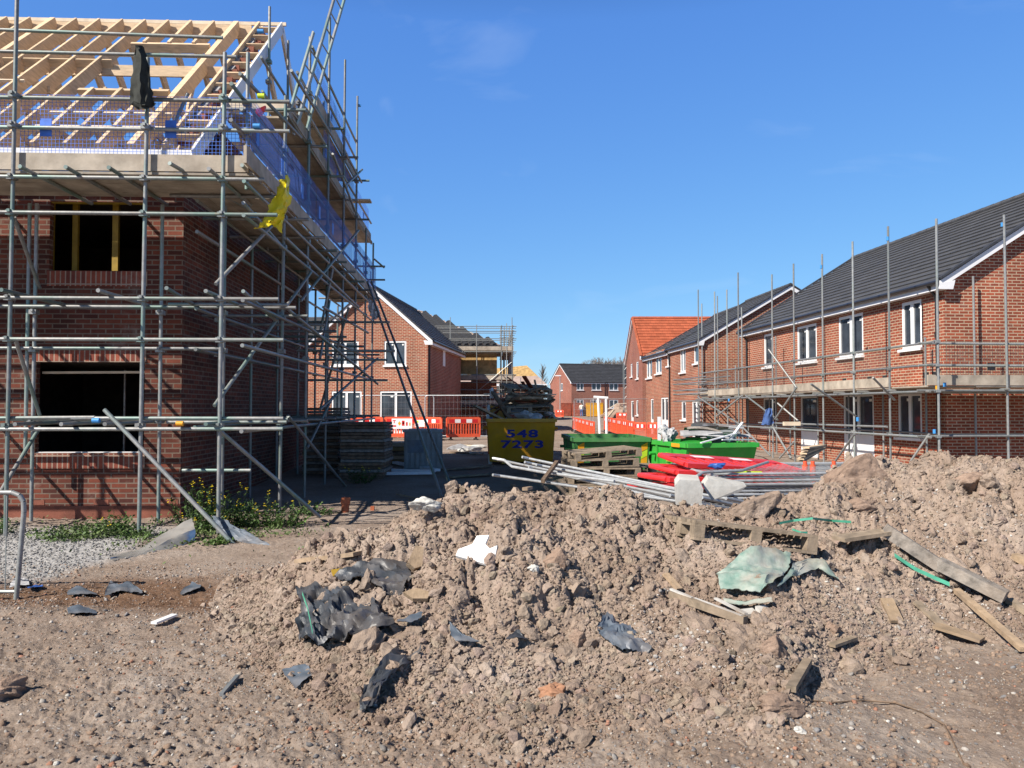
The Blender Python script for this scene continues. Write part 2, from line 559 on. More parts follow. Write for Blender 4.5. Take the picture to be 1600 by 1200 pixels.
def heap(x, y):
    """thickness of the soil heap above the bare ground (without clods)"""
    y = np.maximum(np.asarray(y, float), 0.5)
    px = 800 + FPX * np.asarray(x, float) / y
    cy, cd, fy = (np.interp(px, CR[:, 0], CR[:, i]) for i in (1, 2, 3))
    wob = (fbm(np.asarray(x) * 0.9, y * 0.9, 3, 5) - 0.5)
    fd = EYE * FPX / (fy - 638) + wob * 0.5
    zc = EYE + (638 - cy) / FPX * cd - 0.05
    t = (y - fd) / (cd - fd)
    tf = np.clip(t, 0, 1)
    prof = 0.82 * tf + 0.18 * np.sin(tf * PI / 2) + 0.05 * np.sin(tf * PI * 3 + px * 0.01) * tf * (1 - tf)
    back = 1 - sstep(0.25, 2.3, y - cd)
    m = sstep(330, 600, px)
    ms = 0.25 + 0.75 * m
    core = np.where(t <= 0, 0, zc * prof * back)
    apron = 0.055 * sstep(-0.15, 0.02, t) * back * sstep(0.38, 0.62, fbm(np.asarray(x) * 1.6, y * 1.6, 4, 61) + 0.9 * np.clip(t + 0.10, -0.2, 0.2))
    return np.maximum(core, apron) * sstep(315, 560, px) * (1 - sstep(2050, 2560, px))

def clods(x, y, a):
    """roughness of loose soil, a = 0..1 amount"""
    wx = x + 0.16 * (fbm(x * 5, y * 5, 4, 90) - 0.5)
    wy = y + 0.16 * (fbm(x * 5, y * 5, 4, 91) - 0.5)
    m = 0.22 + 1.25 * sstep(0.32, 0.68, fbm(x * 0.9 + 7, y * 0.9, 3, 47))
    m2 = 0.35 + 1.0 * sstep(0.35, 0.65, fbm(x * 2.1 + 3, y * 2.1, 3, 48))
    h = 0.32 * (fbm(x * 1.1, y * 1.1, 3, 40) - 0.5) + 0.16 * (lumps(wx * 1.15, wy * 1.15, 15) - 0.25)
    h = h + 0.17 * m * (lumps(wx * 2.0, wy * 2.0, 10) - 0.25)
    h = h + 0.125 * m * (lumps(wx * 4.6, wy * 4.6, 20) - 0.25)
    h = h + 0.075 * m2 * (lumps(wx * 10.5, wy * 10.5, 30) - 0.25)
    h = h + 0.045 * m2 * (lumps(wx * 23, wy * 23, 50) - 0.25)
    h = h + 0.022 * (lumps(wx * 48, wy * 48, 60) - 0.25)
    h = h + 0.06 * (fbm(x * 14, y * 14, 4, 95, 0.62) - 0.5) + 0.018 * (fbm(x * 40, y * 40, 3, 96, 0.6) - 0.5)
    crack = np.abs(fbm(x * 2.2, y * 2.2, 3, 70) - 0.5)
    h = h - 0.055 * np.clip(1 - crack / 0.05, 0, 1) * np.clip(m, 0.3, 1.2)
    return h * a

def near_detail(x, y):
    px = 800 + FPX * x / np.maximum(y, 0.5)
    h = 0.07 * (fbm(x * 0.8, y * 0.8, 4, 3) - 0.5)
    # left foreground spoil, a little higher than the muddy strip behind it
    m = sstep(6.6, 5.6, y + 0.35 * x * 0.3) * (1 - sstep(1.4, 2.2, x)) 
    h = h + 0.10 * m
    tq = heap(x, y)
    h = h + 0.0 * tq
    rough = 0.35 + 0.65 * sstep(0.45, 0.65, fbm(x * 0.7, y * 0.7, 3, 33))
    h = h + rough * (0.016 * (lumps(x * 9, y * 9, 81) - 0.2) + 0.020 * (lumps(x * 20, y * 20, 82) - 0.2) + 0.014 * (lumps(x * 42, y * 42, 83) - 0.2))
    clod = sstep(0.55, 0.72, fbm(x * 0.55, y * 0.9, 3, 44)) * sstep(8.6, 6.2, y)
    h = h + clod * (0.035 * (lumps(x * 5.5, y * 5.5, 84) - 0.15))
    return h

def surf(x, y, t):
    return G(x, y) + near_detail(x, y) * (1 - np.clip(t / 0.25, 0, 1)) + t + clods(x, y, np.clip(t / 0.4, 0.0, 1) ** 0.8)

def H(x, y):
    """finished surface: ground or heap, whichever is higher"""
    x, y = np.asarray(x, float), np.asarray(y, float)
    t = heap(x, y)
    return surf(x, y, t)

def hit(px, py, d0=3.0, d1=16.0, lift=0.0):
    """where the sight line through a photo pixel meets the soil"""
    r = ray(px, py)
    d = np.linspace(d0, d1, 1600)
    xs, zs = r.x / r.y * d, EYE + r.z / r.y * d
    hh = H(xs, d) + lift
    k = np.nonzero(zs <= hh)[0]
    i = int(k[0]) if len(k) else len(d) - 1
    return Vector((xs[i], d[i], float(hh[i])))

def ground_z(x, y):
    return float(H(np.array([x]), np.array([y]))[0])

def np_mesh(name, V, Fq, mat, smooth=True, colors=None, attr=None):
    me = bpy.data.meshes.new(name)
    V = np.asarray(V, np.float32)
    Fq = np.asarray(Fq, np.int32)
    k = Fq.shape[1]
    me.vertices.add(len(V))
    me.vertices.foreach_set('co', V.ravel())
    me.loops.add(Fq.size)
    me.loops.foreach_set('vertex_index', Fq.ravel())
    me.polygons.add(len(Fq))
    me.polygons.foreach_set('loop_start', np.arange(0, Fq.size, k, dtype=np.int32))
    me.polygons.foreach_set('loop_total', np.full(len(Fq), k, np.int32))
    me.polygons.foreach_set('use_smooth', np.full(len(Fq), smooth, bool))
    if colors is not None:
        a = me.color_attributes.new(attr, 'FLOAT_COLOR', 'POINT')
        a.data.foreach_set('color', np.asarray(colors, np.float32).ravel())
    me.update(calc_edges=True)
    me.validate()
    me.materials.append(mat)
    return me

def masks(x, y):
    px = 800 + FPX * x / np.maximum(y, 0.5)
    py = 638 + EYE * FPX / np.maximum(y, 0.5)
    wob = (fbm(x * 1.2, y * 1.2, 4, 12) - 0.5)
    mud = sstep(5.6, 6.3, y + wob * 1.2 + 0.10 * x) * sstep(8.3, 7.3, y + wob * 1.2) * sstep(0.0, -1.4, x + wob)
    gr = sstep(-4.1, -4.9, x + 1.6 * wob) * sstep(7.2, 7.9, y + wob) * sstep(11.6, 10.6, y)
    z = np.zeros_like(x)
    on = (y > 0)
    return np.stack([mud * on, gr * on, z, np.ones_like(x)], -1)

def build_ground():
    nc, nr = 760, 430
    px = np.linspace(-330, 1960, nc)
    d = np.geomspace(2.2, 16.0, nr)
    PX, D = np.meshgrid(px, d)
    X = (PX - 800) / FPX * D
    b = np.minimum.reduce([np.clip((PX + 330) / 90, 0, 1), np.clip((1960 - PX) / 90, 0, 1), np.clip((16.0 - D) / 2.5, 0, 1), np.clip((D - 2.2) / 0.25, 0, 1)])
    Zs = G(X, D) + near_detail(X, D) * b
    t = heap(X, D)
    Zs = Zs - 0.12 * sstep(0.004, 0.05, t)
    V = np.stack([X, D, Zs], -1).reshape(-1, 3)
    i = np.arange(nr * nc).reshape(nr, nc)
    Fq = np.stack([i[:-1, :-1], i[:-1, 1:], i[1:, 1:], i[1:, :-1]], -1).reshape(-1, 4)
    # far sheet: rings to the horizon, dipping under the detailed patch
    na = 720
    rr = np.concatenate([[0.6], np.geomspace(1.2, 24, 50), np.geomspace(27, 4500, 46)])
    A = np.linspace(0, 2 * PI, na, endpoint=False)
    R, AA = np.meshgrid(rr, A, indexing='ij')
    X2, Y2 = R * np.sin(AA), R * np.cos(AA)
    P2 = 800 + FPX * X2 / np.maximum(Y2, 0.01)
    ins = np.where(Y2 > 0.05, np.minimum.reduce([np.clip((P2 + 270) / 60, 0, 1), np.clip((1900 - P2) / 60, 0, 1), np.clip((15.2 - Y2) / 2.5, 0, 1), np.clip((Y2 - 1.9) / 0.4, 0, 1)]), 0)
    Z2 = G(X2, Y2) - 0.006 - 0.2 * ins + (fbm(X2 * 0.5, Y2 * 0.5, 3, 9) - 0.5) * 0.08 * np.clip((R - 17) / 6, 0, 1)
    V2 = np.stack([X2, Y2, Z2], -1).reshape(-1, 3)
    j = np.arange(len(rr) * na).reshape(len(rr), na) + len(V)
    jn = np.roll(j, -1, axis=1)
    F2 = np.stack([j[:-1], jn[:-1], jn[1:], j[1:]], -1).reshape(-1, 4)
    VV = np.concatenate([V, V2])
    C = masks(VV[:, 0], VV[:, 1])
    me = np_mesh('ground', VV, np.concatenate([Fq, F2]), MATS['ground_soil'], True, C, 'Wet')
    o = bpy.data.objects.new('ground', me)
    _link(o)
    o['kind'] = 'structure'

def build_heap():
    nc, nr = 1080, 640
    px = np.concatenate([np.linspace(290, 1690, 960), np.linspace(1694, 2600, nc - 960)])
    d = np.geomspace(3.4, 11.4, nr)
    PX, D = np.meshgrid(px, d)
    X = (PX - 800) / FPX * D
    t = heap(X, D)
    Zs = surf(X, D, t) - np.where(t <= 0.004, 0.03, 0)
    keep = t > 0.002
    i = np.arange(nr * nc).reshape(nr, nc)
    kq = keep[:-1, :-1] | keep[:-1, 1:] | keep[1:, 1:] | keep[1:, :-1]
    Fq = np.stack([i[:-1, :-1], i[:-1, 1:], i[1:, 1:], i[1:, :-1]], -1)[kq]
    used = np.unique(Fq)
    remap = np.full(nr * nc, -1, np.int64)
    remap[used] = np.arange(len(used))
    V = np.stack([X, D, Zs], -1).reshape(-1, 3)[used]
    me = np_mesh('soil_heap', V, remap[Fq], MATS['heap_soil'], True)
    o = bpy.data.objects.new('soil_heap', me)
    _link(o)
    o['label'] = 'long heap of lumpy brown clay soil and rubble across the foreground'
    o['category'] = 'soil heap'

def ico(sub):
    bm = bmesh.new()
    bmesh.ops.create_icosphere(bm, subdivisions=sub, radius=1.0)
    V = np.array([v.co[:] for v in bm.verts])
    Fq = np.array([[v.index for v in f.verts] for f in bm.faces])
    bm.free()
    return V, Fq

def scatter(name, pts, sizes, sub, mat, tints, seed, rough=0.35, flat=0.75, sink=0.25, smooth=True):
    rng = np.random.default_rng(seed)
    B, Fq = ico(sub)
    k = len(B)
    var = []
    for q in range(14):
        pn = rng.normal(size=(11, 3))
        pn /= np.linalg.norm(pn, axis=1)[:, None]
        pc = rng.uniform(0.52, 0.95, 11)
        dots = B @ pn.T
        d = np.min(np.where(dots > 0.05, pc[None] / np.maximum(dots, 0.05), 9.0), axis=1)
        d = np.minimum(d, 1.1) * (1 + rough * (fbm(B[:, 0] * 2.7 + q * 9.1, B[:, 1] * 2.7 + B[:, 2] * 3.3 + q * 3.7, 3, q) - 0.5) * 1.6)
        d = d * (1 + rough * 0.35 * (rng.random(k) - 0.5))
        var.append(B * d[:, None])
    var = np.array(var)
    n = len(pts)
    vi = rng.integers(0, 14, n)
    V = var[vi] * sizes[:, None, None] * (1 + 0.35 * (rng.random((n, 1, 3)) - 0.5))
    V[:, :, 2] *= flat
    a = rng.random(n) * 2 * PI
    c, s = np.cos(a)[:, None], np.sin(a)[:, None]
    V = np.stack([V[:, :, 0] * c - V[:, :, 1] * s, V[:, :, 0] * s + V[:, :, 1] * c, V[:, :, 2]], -1)
    tl = (rng.random((n, 2)) - 0.5) * 0.9
    V[:, :, 2] += V[:, :, 0] * tl[:, :1] + V[:, :, 1] * tl[:, 1:]
    V += pts[:, None, :]
    V[:, :, 2] += (sizes * (0.5 - sink) )[:, None]
    Fall = (Fq[None] + (np.arange(n) * k)[:, None, None]).reshape(-1, 3)
    Cc = np.repeat(np.concatenate([tints, np.ones((n, 1))], 1), k, axis=0)
    me = np_mesh(name, V.reshape(-1, 3), Fall, mat, smooth, Cc, 'Tint')
    o = bpy.data.objects.new(name, me)
    _link(o)
    o['kind'] = 'stuff'
    return o

def build_clods():
    rng = np.random.default_rng(5)
    n = 42000
    px = rng.uniform(290, 1900, n)
    d = rng.uniform(3.4, 9.6, n)
    x = (px - 800) / FPX * d
    t = heap(x, d)
    k = (t > 0.012) & (rng.random(n) < 0.95)
    x, d, px = x[k], d[k], px[k]
    s = 0.0095 * (1 - rng.random(len(x))) ** (-0.38)
    s = np.clip(s, 0.008, 0.045)
    z = H(x, d)
    n2 = 70000
    px2 = rng.uniform(290, 1700, n2); d2 = rng.uniform(3.3, 9.4, n2)
    x2 = (px2 - 800) / FPX * d2
    k2 = heap(x2, d2) > 0.01
    x2, d2 = x2[k2], d2[k2]
    t2 = (0.84 + 0.32 * rng.random((len(x2), 1))) * np.ones((1, 3))
    o = scatter('soil_crumbs', np.stack([x2, d2, H(x2, d2)], -1), rng.uniform(0.0045, 0.0125, len(x2)), 1, MATS['clod_soil'], t2, 16, 0.4, 0.9, 0.2, False)
    o['label'] = 'fine crumbs of brown soil covering the heap'
    # big clods sit in the rougher middle of the heap
    tint = 0.86 + 0.26 * rng.random((len(x), 1)) + 0.06 * (rng.random((len(x), 3)) - 0.5)
    o = scatter('soil_clods', np.stack([x, d, z], -1), s, 2, MATS['clod_soil'], tint, 6, 0.5, 0.85, 0.45, False)
    o['label'] = 'loose clods of brown soil crumbled over the heap'
    # crumbs and stones on the open ground
    n = 60000
    px = rng.uniform(-200, 1850, n)
    d = rng.uniform(2.9, 8.6, n) ** 1.0
    x = (px - 800) / FPX * d
    t = heap(x, d)
    dens = sstep(0.40, 0.62, fbm(x * 1.3, d * 1.3, 3, 77))
    k = (t < 0.06) & (rng.random(n) < 0.45 + 0.55 * dens)
    x, d = x[k], d[k]
    s = np.clip(0.0042 * (1 - rng.random(len(x))) ** (-0.42), 0.004, 0.021)
    pal = np.array([(0.33, 0.235, 0.175), (0.30, 0.21, 0.155), (0.34, 0.25, 0.19), (0.30, 0.28, 0.265), (0.24, 0.235, 0.24), (0.50, 0.46, 0.42), (0.42, 0.36, 0.30), (0.38, 0.20, 0.14), (0.62, 0.60, 0.56)])
    c = pal[rng.choice(len(pal), len(x), p=[.22, .22, .16, .10, .08, .07, .08, .04, .03])] * (0.8 + 0.4 * rng.random((len(x), 1)))
    o = scatter('ground_pebbles', np.stack([x, d, H(x, d)], -1), s, 1, MATS['pebble'], c, 8, 0.3, 0.7, 0.3)
    o['label'] = 'small stones and soil crumbs strewn over the trodden ground'
    n = 620
    px = rng.uniform(420, 1800, n)
    d = rng.uniform(3.9, 9.0, n)
    x = (px - 800) / FPX * d
    k = (heap(x, d) > 0.1) & (fbm(x * 0.8, d * 0.8, 3, 123) > 0.45)
    x, d = x[k], d[k]
    s = np.clip(0.038 * (1 - rng.random(len(x))) ** (-0.35), 0.035, 0.11)
    c = (0.88 + 0.24 * rng.random((len(x), 1))) * np.array([[1.0, 1.0, 1.0]])
    o = scatter('large_clods', np.stack([x, d, H(x, d)], -1), s, 3, MATS['clod_soil'], c, 28, 0.45, 0.8, 0.55, False)
    o['label'] = 'larger angular clods half buried over the face of the heap'
    # crumbs rolled out from the foot of the heap
    n = 30000
    px = rng.uniform(250, 1700, n)
    d = rng.uniform(3.2, 7.5, n)
    x = (px - 800) / FPX * d
    near = np.maximum.reduce([heap(x, d + 0.12), heap(x, d + 0.35) * 0.6, heap(x + 0.25, d) * 0.6, heap(x, d + 0.6) * 0.25])
    k = (heap(x, d) < 0.03) & (near > 0.02) & (rng.random(n) < np.clip(near * 3.5, 0.0, 0.75))
    x, d = x[k], d[k]
    s = np.clip(0.008 * (1 - rng.random(len(x))) ** (-0.45), 0.006, 0.05)
    c = (0.84 + 0.3 * rng.random((len(x), 1))) * np.ones((1, 3))
    o = scatter('foot_clods', np.stack([x, d, H(x, d)], -1), s, 2, MATS['clod_soil'], c, 18, 0.5, 0.8, 0.4, False)
    o['label'] = 'clods rolled out on the ground around the foot of the heap'
    # white limestone chips lying in patches on the heap
    n = 9000
    px = rng.uniform(980, 1800, n)
    d = rng.uniform(4.5, 9.2, n)
    x = (px - 800) / FPX * d
    t = heap(x, d)
    dens = sstep(0.56, 0.66, fbm(x * 1.1 + 3, d * 1.1, 3, 99))
    k = (t > 0.05) & (rng.random(n) < dens)
    x, d = x[k], d[k]
    s = np.clip(0.006 * (1 - rng.random(len(x))) ** (-0.4), 0.005, 0.022)
    c = np.array((0.60, 0.57, 0.54)) * (0.6 + 0.5 * rng.random((len(x), 1)))
    o = scatter('limestone_chips', np.stack([x, d, H(x, d)], -1), s, 1, MATS['pebble'], c, 9, 0.3, 0.7, 0.2)
    o['label'] = 'pale stone chips in patches over the right of the heap'
    # grey gravel spread beside the brick wall
    n = 9000
    x = rng.uniform(-8.5, -3.4, n)
    d = rng.uniform(7.0, 11.4, n)
    g = masks(x, d)[:, 1]
    k = rng.random(n) < g
    x, d = x[k], d[k]
    s = rng.uniform(0.009, 0.02, len(x))
    c = np.array((0.31, 0.30, 0.29)) * (0.6 + 0.7 * rng.random((len(x), 1)))
    o = scatter('grey_gravel', np.stack([x, d, H(x, d)], -1), s, 1, MATS['pebble'], c, 10, 0.3, 0.75, 0.25)
    o['label'] = 'pale grey gravel spread on the ground before the left brick wall'

build_ground()
build_heap()
build_clods()
# ------------------------------------------------------------------ building helpers
M = MATS

def wall(mb, O, U, Nv, L, Hh, ops=(), depth=0.10, gable=None):
    """wall with real openings; O lower corner, U along, Nv outward; gable = (u, h) apex above the top edge"""
    O, U, Nv = Vector(O), Vector(U), Vector(Nv)
    us = sorted({0.0, L, *[o[0] for o in ops], *[o[1] for o in ops]})
    zs = sorted({0.0, Hh, *[o[2] for o in ops], *[o[3] for o in ops]})
    pt = lambda u, z, k=0.0: O + U * u + Z * z - Nv * k
    for a, b in zip(us[:-1], us[1:]):
        for c, d in zip(zs[:-1], zs[1:]):
            if any(o[0] <= a + 1e-5 and b <= o[1] + 1e-5 and o[2] <= c + 1e-5 and d <= o[3] + 1e-5 for o in ops):
                continue
            mb.poly([pt(a, c), pt(b, c), pt(b, d), pt(a, d)])
    for a, b, c, d in [o[:4] for o in ops]:
        mb.poly([pt(a, c), pt(a, d), pt(a, d, depth), pt(a, c, depth)])
        mb.poly([pt(b, c), pt(b, c, depth), pt(b, d, depth), pt(b, d)])
        mb.poly([pt(a, d), pt(b, d), pt(b, d, depth), pt(a, d, depth)])
        mb.poly([pt(a, c), pt(a, c, depth), pt(b, c, depth), pt(b, c)])
    if gable:
        mb.poly([pt(0, Hh), pt(L, Hh), pt(gable[0], Hh + gable[1])])

def window(root, O, U, Nv, o, lights=2, door=False, panel=0.40, recess=0.055, name=None, tape=True, sill=True, small=False):
    """white frame with panes and sill in an opening o = (u0,u1,z0,z1)"""
    O, U, Nv = Vector(O), Vector(U), Vector(Nv)
    u0, u1, z0, z1 = o[:4]
    pt = lambda u, z, k=0.0: O + U * u + Z * z - Nv * k
    fw = 0.055
    fd = 0.03
    def bar(mb, a, b, c, d, k=recess, t=fd):
        mb.obox(pt((a + b) / 2, (c + d) / 2, k), U * (b - a) / 2, Nv * t, Z * (d - c) / 2)
    f = MB()
    bar(f, u0, u0 + fw, z0, z1); bar(f, u1 - fw, u1, z0, z1)
    bar(f, u0 + fw, u1 - fw, z1 - fw, z1); bar(f, u0 + fw, u1 - fw, z0, z0 + fw)
    lo = z0 + fw
    inner = []
    w = (u1 - u0 - 2 * fw)
    for i in range(lights):
        a = u0 + fw + w * i / lights
        b = u0 + fw + w * (i + 1) / lights
        if i:
            bar(f, a - fw * 0.5, a + fw * 0.5, lo, z1 - fw, recess, fd)
        # sash
        sw = fw * 0.5
        a2, b2 = a + (fw * 0.5 if i else 0), b - (fw * 0.5 if i < lights - 1 else 0)
        zb = lo
        if door:
            zb = z0 + (z1 - z0) * panel
        bar(f, a2, a2 + sw, zb, z1 - fw, recess - 0.012, fd); bar(f, b2 - sw, b2, zb, z1 - fw, recess - 0.012, fd)
        bar(f, a2 + sw, b2 - sw, z1 - fw - sw, z1 - fw, recess - 0.012, fd); bar(f, a2 + sw, b2 - sw, zb, zb + sw, recess - 0.012, fd)
        if door:
            bar(f, a2, b2, lo, zb, recess - 0.004, fd)
        inner.append((a2 + sw, b2 - sw, zb + sw, z1 - fw - sw))
    fr = part(name or ('door' if door else 'window'), f, M['upvc'], root)
    for a, b, c, d in inner:
        g = MB()
        g.obox(pt((a + b) / 2, (c + d) / 2, recess + 0.004), U * (b - a) / 2, Nv * 0.008, Z * (d - c) / 2)
        part('pane', g, M['glass'], fr)
        if tape:
            t = MB()
            t.obox(pt(a + (b - a) * 0.22, d - (d - c) * 0.10, recess - 0.009), U * (b - a) * 0.10, Nv * 0.002, Z * 0.035)
            part('glass_label', t, M['tape_white'], fr)
    if sill and not door:
        s = MB()
        s.obox(pt((u0 + u1) / 2, z0 - 0.035, -0.03), U * ((u1 - u0) / 2 + 0.05), Nv * 0.06, Z * 0.034)
        part('sill', s, M['upvc'], fr)
    return fr

def slope(mb, A, B, C, D, n, lift=0.035):
    """tiled slope: A,B eave ends, C,D ridge ends (above B, A); n courses, each a real step"""
    A, B, C, D = map(Vector, (A, B, C, D))
    nn = (B - A).cross(D - A).normalized()
    if nn.z < 0: nn = -nn
    for i in range(n):
        t0, t1 = i / n, (i + 1) / n
        a, b = A.lerp(D, t0), B.lerp(C, t0)
        d, c = A.lerp(D, t1), B.lerp(C, t1)
        al, bl = a + nn * lift, b + nn * lift
        mb.poly([al, bl, c, d])
        mb.poly([a, b, bl, al])
        mb.poly([a, al, d]); mb.poly([b, c, bl])
    e = nn * -0.03
    mb.poly([A + e, D + e, C + e, B + e])

def ridge_cap(mb, A, B, r=0.11):
    A, B = Vector(A), Vector(B)
    n = max(2, int((B - A).length / 0.45))
    for i in range(n):
        a, b = A.lerp(B, i / n), A.lerp(B, (i + 0.985) / n)
        mb.tube(a, b, r, 8, r * 0.94)

def simple_house(name, label, origin, ux, uy, L, W, eave, rise, front=(), side=(), brick='red_brick', tile='slate_tile',
                 ncourse=15, group=None, far=False, over=0.16, verge=0.10, downpipes=(), base=0.0, near_gable=True, back_ops=(), tape=True):
    """two-storey gabled house. x runs along the facade (y=0), y into the house. Gable walls at x=0 and x=L."""
    ux, uy = Vector(ux).normalized(), Vector(uy).normalized()
    O = Vector(origin)
    T = frame(O, ux, uy)
    r = thing(name, label, 'house', O, group)
    m = MB()
    wall(m, T((0, 0, base)), ux, -uy, L, eave - base, [(a, b, c - base, d - base) for a, b, c, d, *_ in front])
    wall(m, T((0, 0, base)), uy, -ux, W, eave - base, [(a, b, c - base, d - base) for a, b, c, d, *_ in side], 0.10, (W / 2, rise))
    wall(m, T((L, 0, base)), uy, ux, W, eave - base, [], 0.10, (W / 2, rise))
    wall(m, T((0, W, base)), ux, uy, L, eave - base)
    part('wall', m, M[brick], r)
    for o in front:
        window(r, T((0, 0, 0)), ux, -uy, o, **(o[4] if len(o) > 4 else {}), tape=tape)
    for o in side:
        window(r, T((0, 0, 0)), uy, -ux, o, **(o[4] if len(o) > 4 else {}), tape=tape)
    # roof
    k = rise / (W / 2)
    zo = eave + 0.05 - over * k
    rf = MB()
    a, b = T((-verge, -over, zo)), T((L + verge, -over, zo))
    c, d = T((L + verge, W / 2, eave + 0.05 + rise)), T((-verge, W / 2, eave + 0.05 + rise))
    slope(rf, a, b, c, d, ncourse)
    a2, b2 = T((-verge, W + over, zo)), T((L + verge, W + over, zo))
    slope(rf, a2, b2, c, d, ncourse)
    ro = part('roof', rf, M[tile], r)
    rc = MB()
    ridge_cap(rc, d + Z * 0.02, c + Z * 0.02)
    part('ridge_tiles', rc, M[tile], ro, True)
    # fascia, soffit, gutter
    fm = MB(T)
    fm.box(-verge * 0.9, L + verge * 0.9, -over + 0.012, -over + 0.034, zo - 0.20, zo - 0.025)
    fm.box(-verge * 0.9, L + verge * 0.9, -over + 0.036, -0.002, zo - 0.20, zo - 0.185)
    part('fascia', fm, M['fascia_white'], ro)
    g = MB(T)
    g.tube((-verge, -over - 0.05, zo - 0.03), (L + verge, -over - 0.05, zo - 0.03), 0.055, 8)
    part('gutter', g, M['black_pvc'], ro, True)
    for xx in (-verge, L + verge):
        bm_ = MB(T)
        s = -1 if xx < 0 else 1
        for y0, y1 in ((-over, W / 2), (W + over, W / 2)):
            p0, p1 = Vector((xx + s * 0.006, y0, zo - 0.085)), Vector((xx + s * 0.006, y1, eave + 0.05 + rise - 0.085))
            bm_.prism([p0 + Z * -0.10, p1 + Z * -0.10, p1 + Z * 0.085, p0 + Z * 0.085], (s * 0.022, 0, 0))
            # verge soffit
            bm_.prism([p0 + Z * -0.10, p1 + Z * -0.10, p1 + Z * -0.085, p0 + Z * -0.085], (-s * (verge - 0.0), 0, 0))
        # boxed eave end
        bm_.prism([(xx + s * 0.03, -over - 0.01, zo - 0.20), (xx + s * 0.03, 0.10, zo - 0.20), (xx + s * 0.03, 0.16, zo + 0.02), (xx + s * 0.03, -over - 0.01, zo - 0.06)], (s * 0.008, 0, 0))
        part('bargeboard', bm_, M['fascia_white'], ro)
        vm = MB(T)
        for y0, y1 in ((-over - 0.02, W / 2), (W + over + 0.02, W / 2)):
            p0, p1 = Vector((xx, y0, zo + 0.05)), Vector((xx, y1, eave + 0.05 + rise + 0.05))
            vm.beam(p0, p1, 0.16, 0.05)
        part('verge_cap', vm, M['slate_tile_far'] if tile != 'orange_tile' else M[tile], ro)
    for x in downpipes:
        dm = MB(T)
        dm.tube((x, -0.055, base), (x, -0.055, zo - 0.35), 0.036, 8)
        dm.tube((x, -0.055, zo - 0.35), (x, -over - 0.05, zo - 0.06), 0.036, 8)
        for zz in (base + 1.0, base + 2.6, base + 4.0):
            if zz < zo - 0.5:
                dm.box(x - 0.05, x + 0.05, -0.07, -0.004, zz, zz + 0.04)
        part('downpipe', dm, M['black_pvc'], r, True)
    return r, T

DOOR = dict(door=True, lights=1)
FRENCH = dict(door=True, lights=2)
ONE = dict(lights=1)

# ------------------------------------------------------------------ right-hand terrace
# house A: nearest, scaffolded
A0 = Vector((10.30, 19.0, -0.05))
AU = Vector((-0.0857, 1, 0)).normalized()
AV = Vector((AU.y, -AU.x, 0))
def along(px, org=A0, U=AU):
    """distance along a facade seen at photo column px"""
    u = (px - 800) / FPX
    return (org.x - u * org.y) / (u * U.y - U.x)
zup0, zup1 = 3.22, 4.44
wins = []
for a, b in ((1442, 1410), (1350, 1311), (1277, 1246), (1209, 1194)):
    wins.append((along(a), along(b), zup0, zup1, dict(lights=2 if a > 1215 else 1)))
wins.append((along(1440), along(1402), 0.95, 2.1, dict(lights=2)))
wins.append((along(1365), along(1317), 0.12, 2.12, FRENCH))
wins.append((along(1278), along(1250), 0.12, 2.12, dict(door=True, lights=1)))
wins.append((along(1212), along(1192), 1.0, 2.1, dict(lights=1)))
hA, TA = simple_house('brick_house', 'nearest red brick house on the right, dark tiled roof, scaffold along its front',
    A0, AU, AV, 12.6, 9.1, 4.80, 2.86, wins, downpipes=(0.22, 12.35), ncourse=17, over=0.22, verge=0.16, group='houses of the right-hand terrace')
# black air bricks and putlog openings
for i, (px, py) in enumerate(((1383, 574), (1359, 569), (1320, 573), (1448, 564), (1462, 561))):
    t = along(px)
    q = MB(TA); q.box(t - 0.10, t + 0.10, -0.012, 0.01, 2.52 - 0.06, 2.52 + 0.07)
    part('air_brick', q, M['black_pvc'], hA)
for y in (1.15, 3.3):
    q = MB(TA); q.box(-0.012, 0.01, y - 0.09, y + 0.09, 2.62, 2.78)
    part('air_brick', q, M['black_pvc'], hA)

# house B: a pair set a little forward
B0 = Vector((8.5, 36.0, 0.1))
BU = Vector((-0.06, 1, 0)).normalized()
BV = Vector((BU.y, -BU.x, 0))
aB = lambda px: along(px, B0, BU)
def zB(px, py):
    d = B0.y + aB(px) * BU.y
    return EYE + (638 - py) / FPX * d - B0.z
fr = [(aB(1092), aB(1084.5), zB(1088, 568), zB(1088, 537), ONE), (aB(1071.5), aB(1063), zB(1067, 582), zB(1067, 543), dict(lights=2)),
      (aB(1094), aB(1081), 0.1, zB(1088, 626), FRENCH), (aB(1071.5), aB(1064.5), zB(1068, 656), zB(1068, 626), ONE)]
hB, TB = simple_house('brick_house', 'second red brick house on the right, gable end behind the scaffolded house',
    B0, BU, BV, 5.5, 8.3, 4.62, 2.45, fr, ncourse=14, downpipes=(5.3,), group='houses of the right-hand terrace')
B1 = B0 + BU * 5.52 + Z * 0.0
aB1 = lambda px: along(px, B1, BU)
def zB1(px, py):
    d = B1.y + aB1(px) * BU.y
    return EYE + (638 - py) / FPX * d - B1.z
fr = [(aB1(1047.5), aB1(1042.5), zB1(1045, 572), zB1(1045, 543), ONE), (aB1(1034), aB1(1024.5), zB1(1029, 584), zB1(1029, 549), dict(lights=2)),
      (aB1(1019), aB1(1010.5), zB1(1014, 591), zB1(1014, 559), dict(lights=2)),
      (aB1(1044), aB1(1032.5), 0.1, zB1(1038, 621), FRENCH), (aB1(1021), aB1(1016.5), 0.1, zB1(1019, 623), DOOR)]
hB2, TB2 = simple_house('brick_house', 'third red brick house on the right, just before the orange-roofed house',
    B1, BU, BV, 5.4, 8.3, 4.55, 2.40, fr, ncourse=14, group='houses of the right-hand terrace')
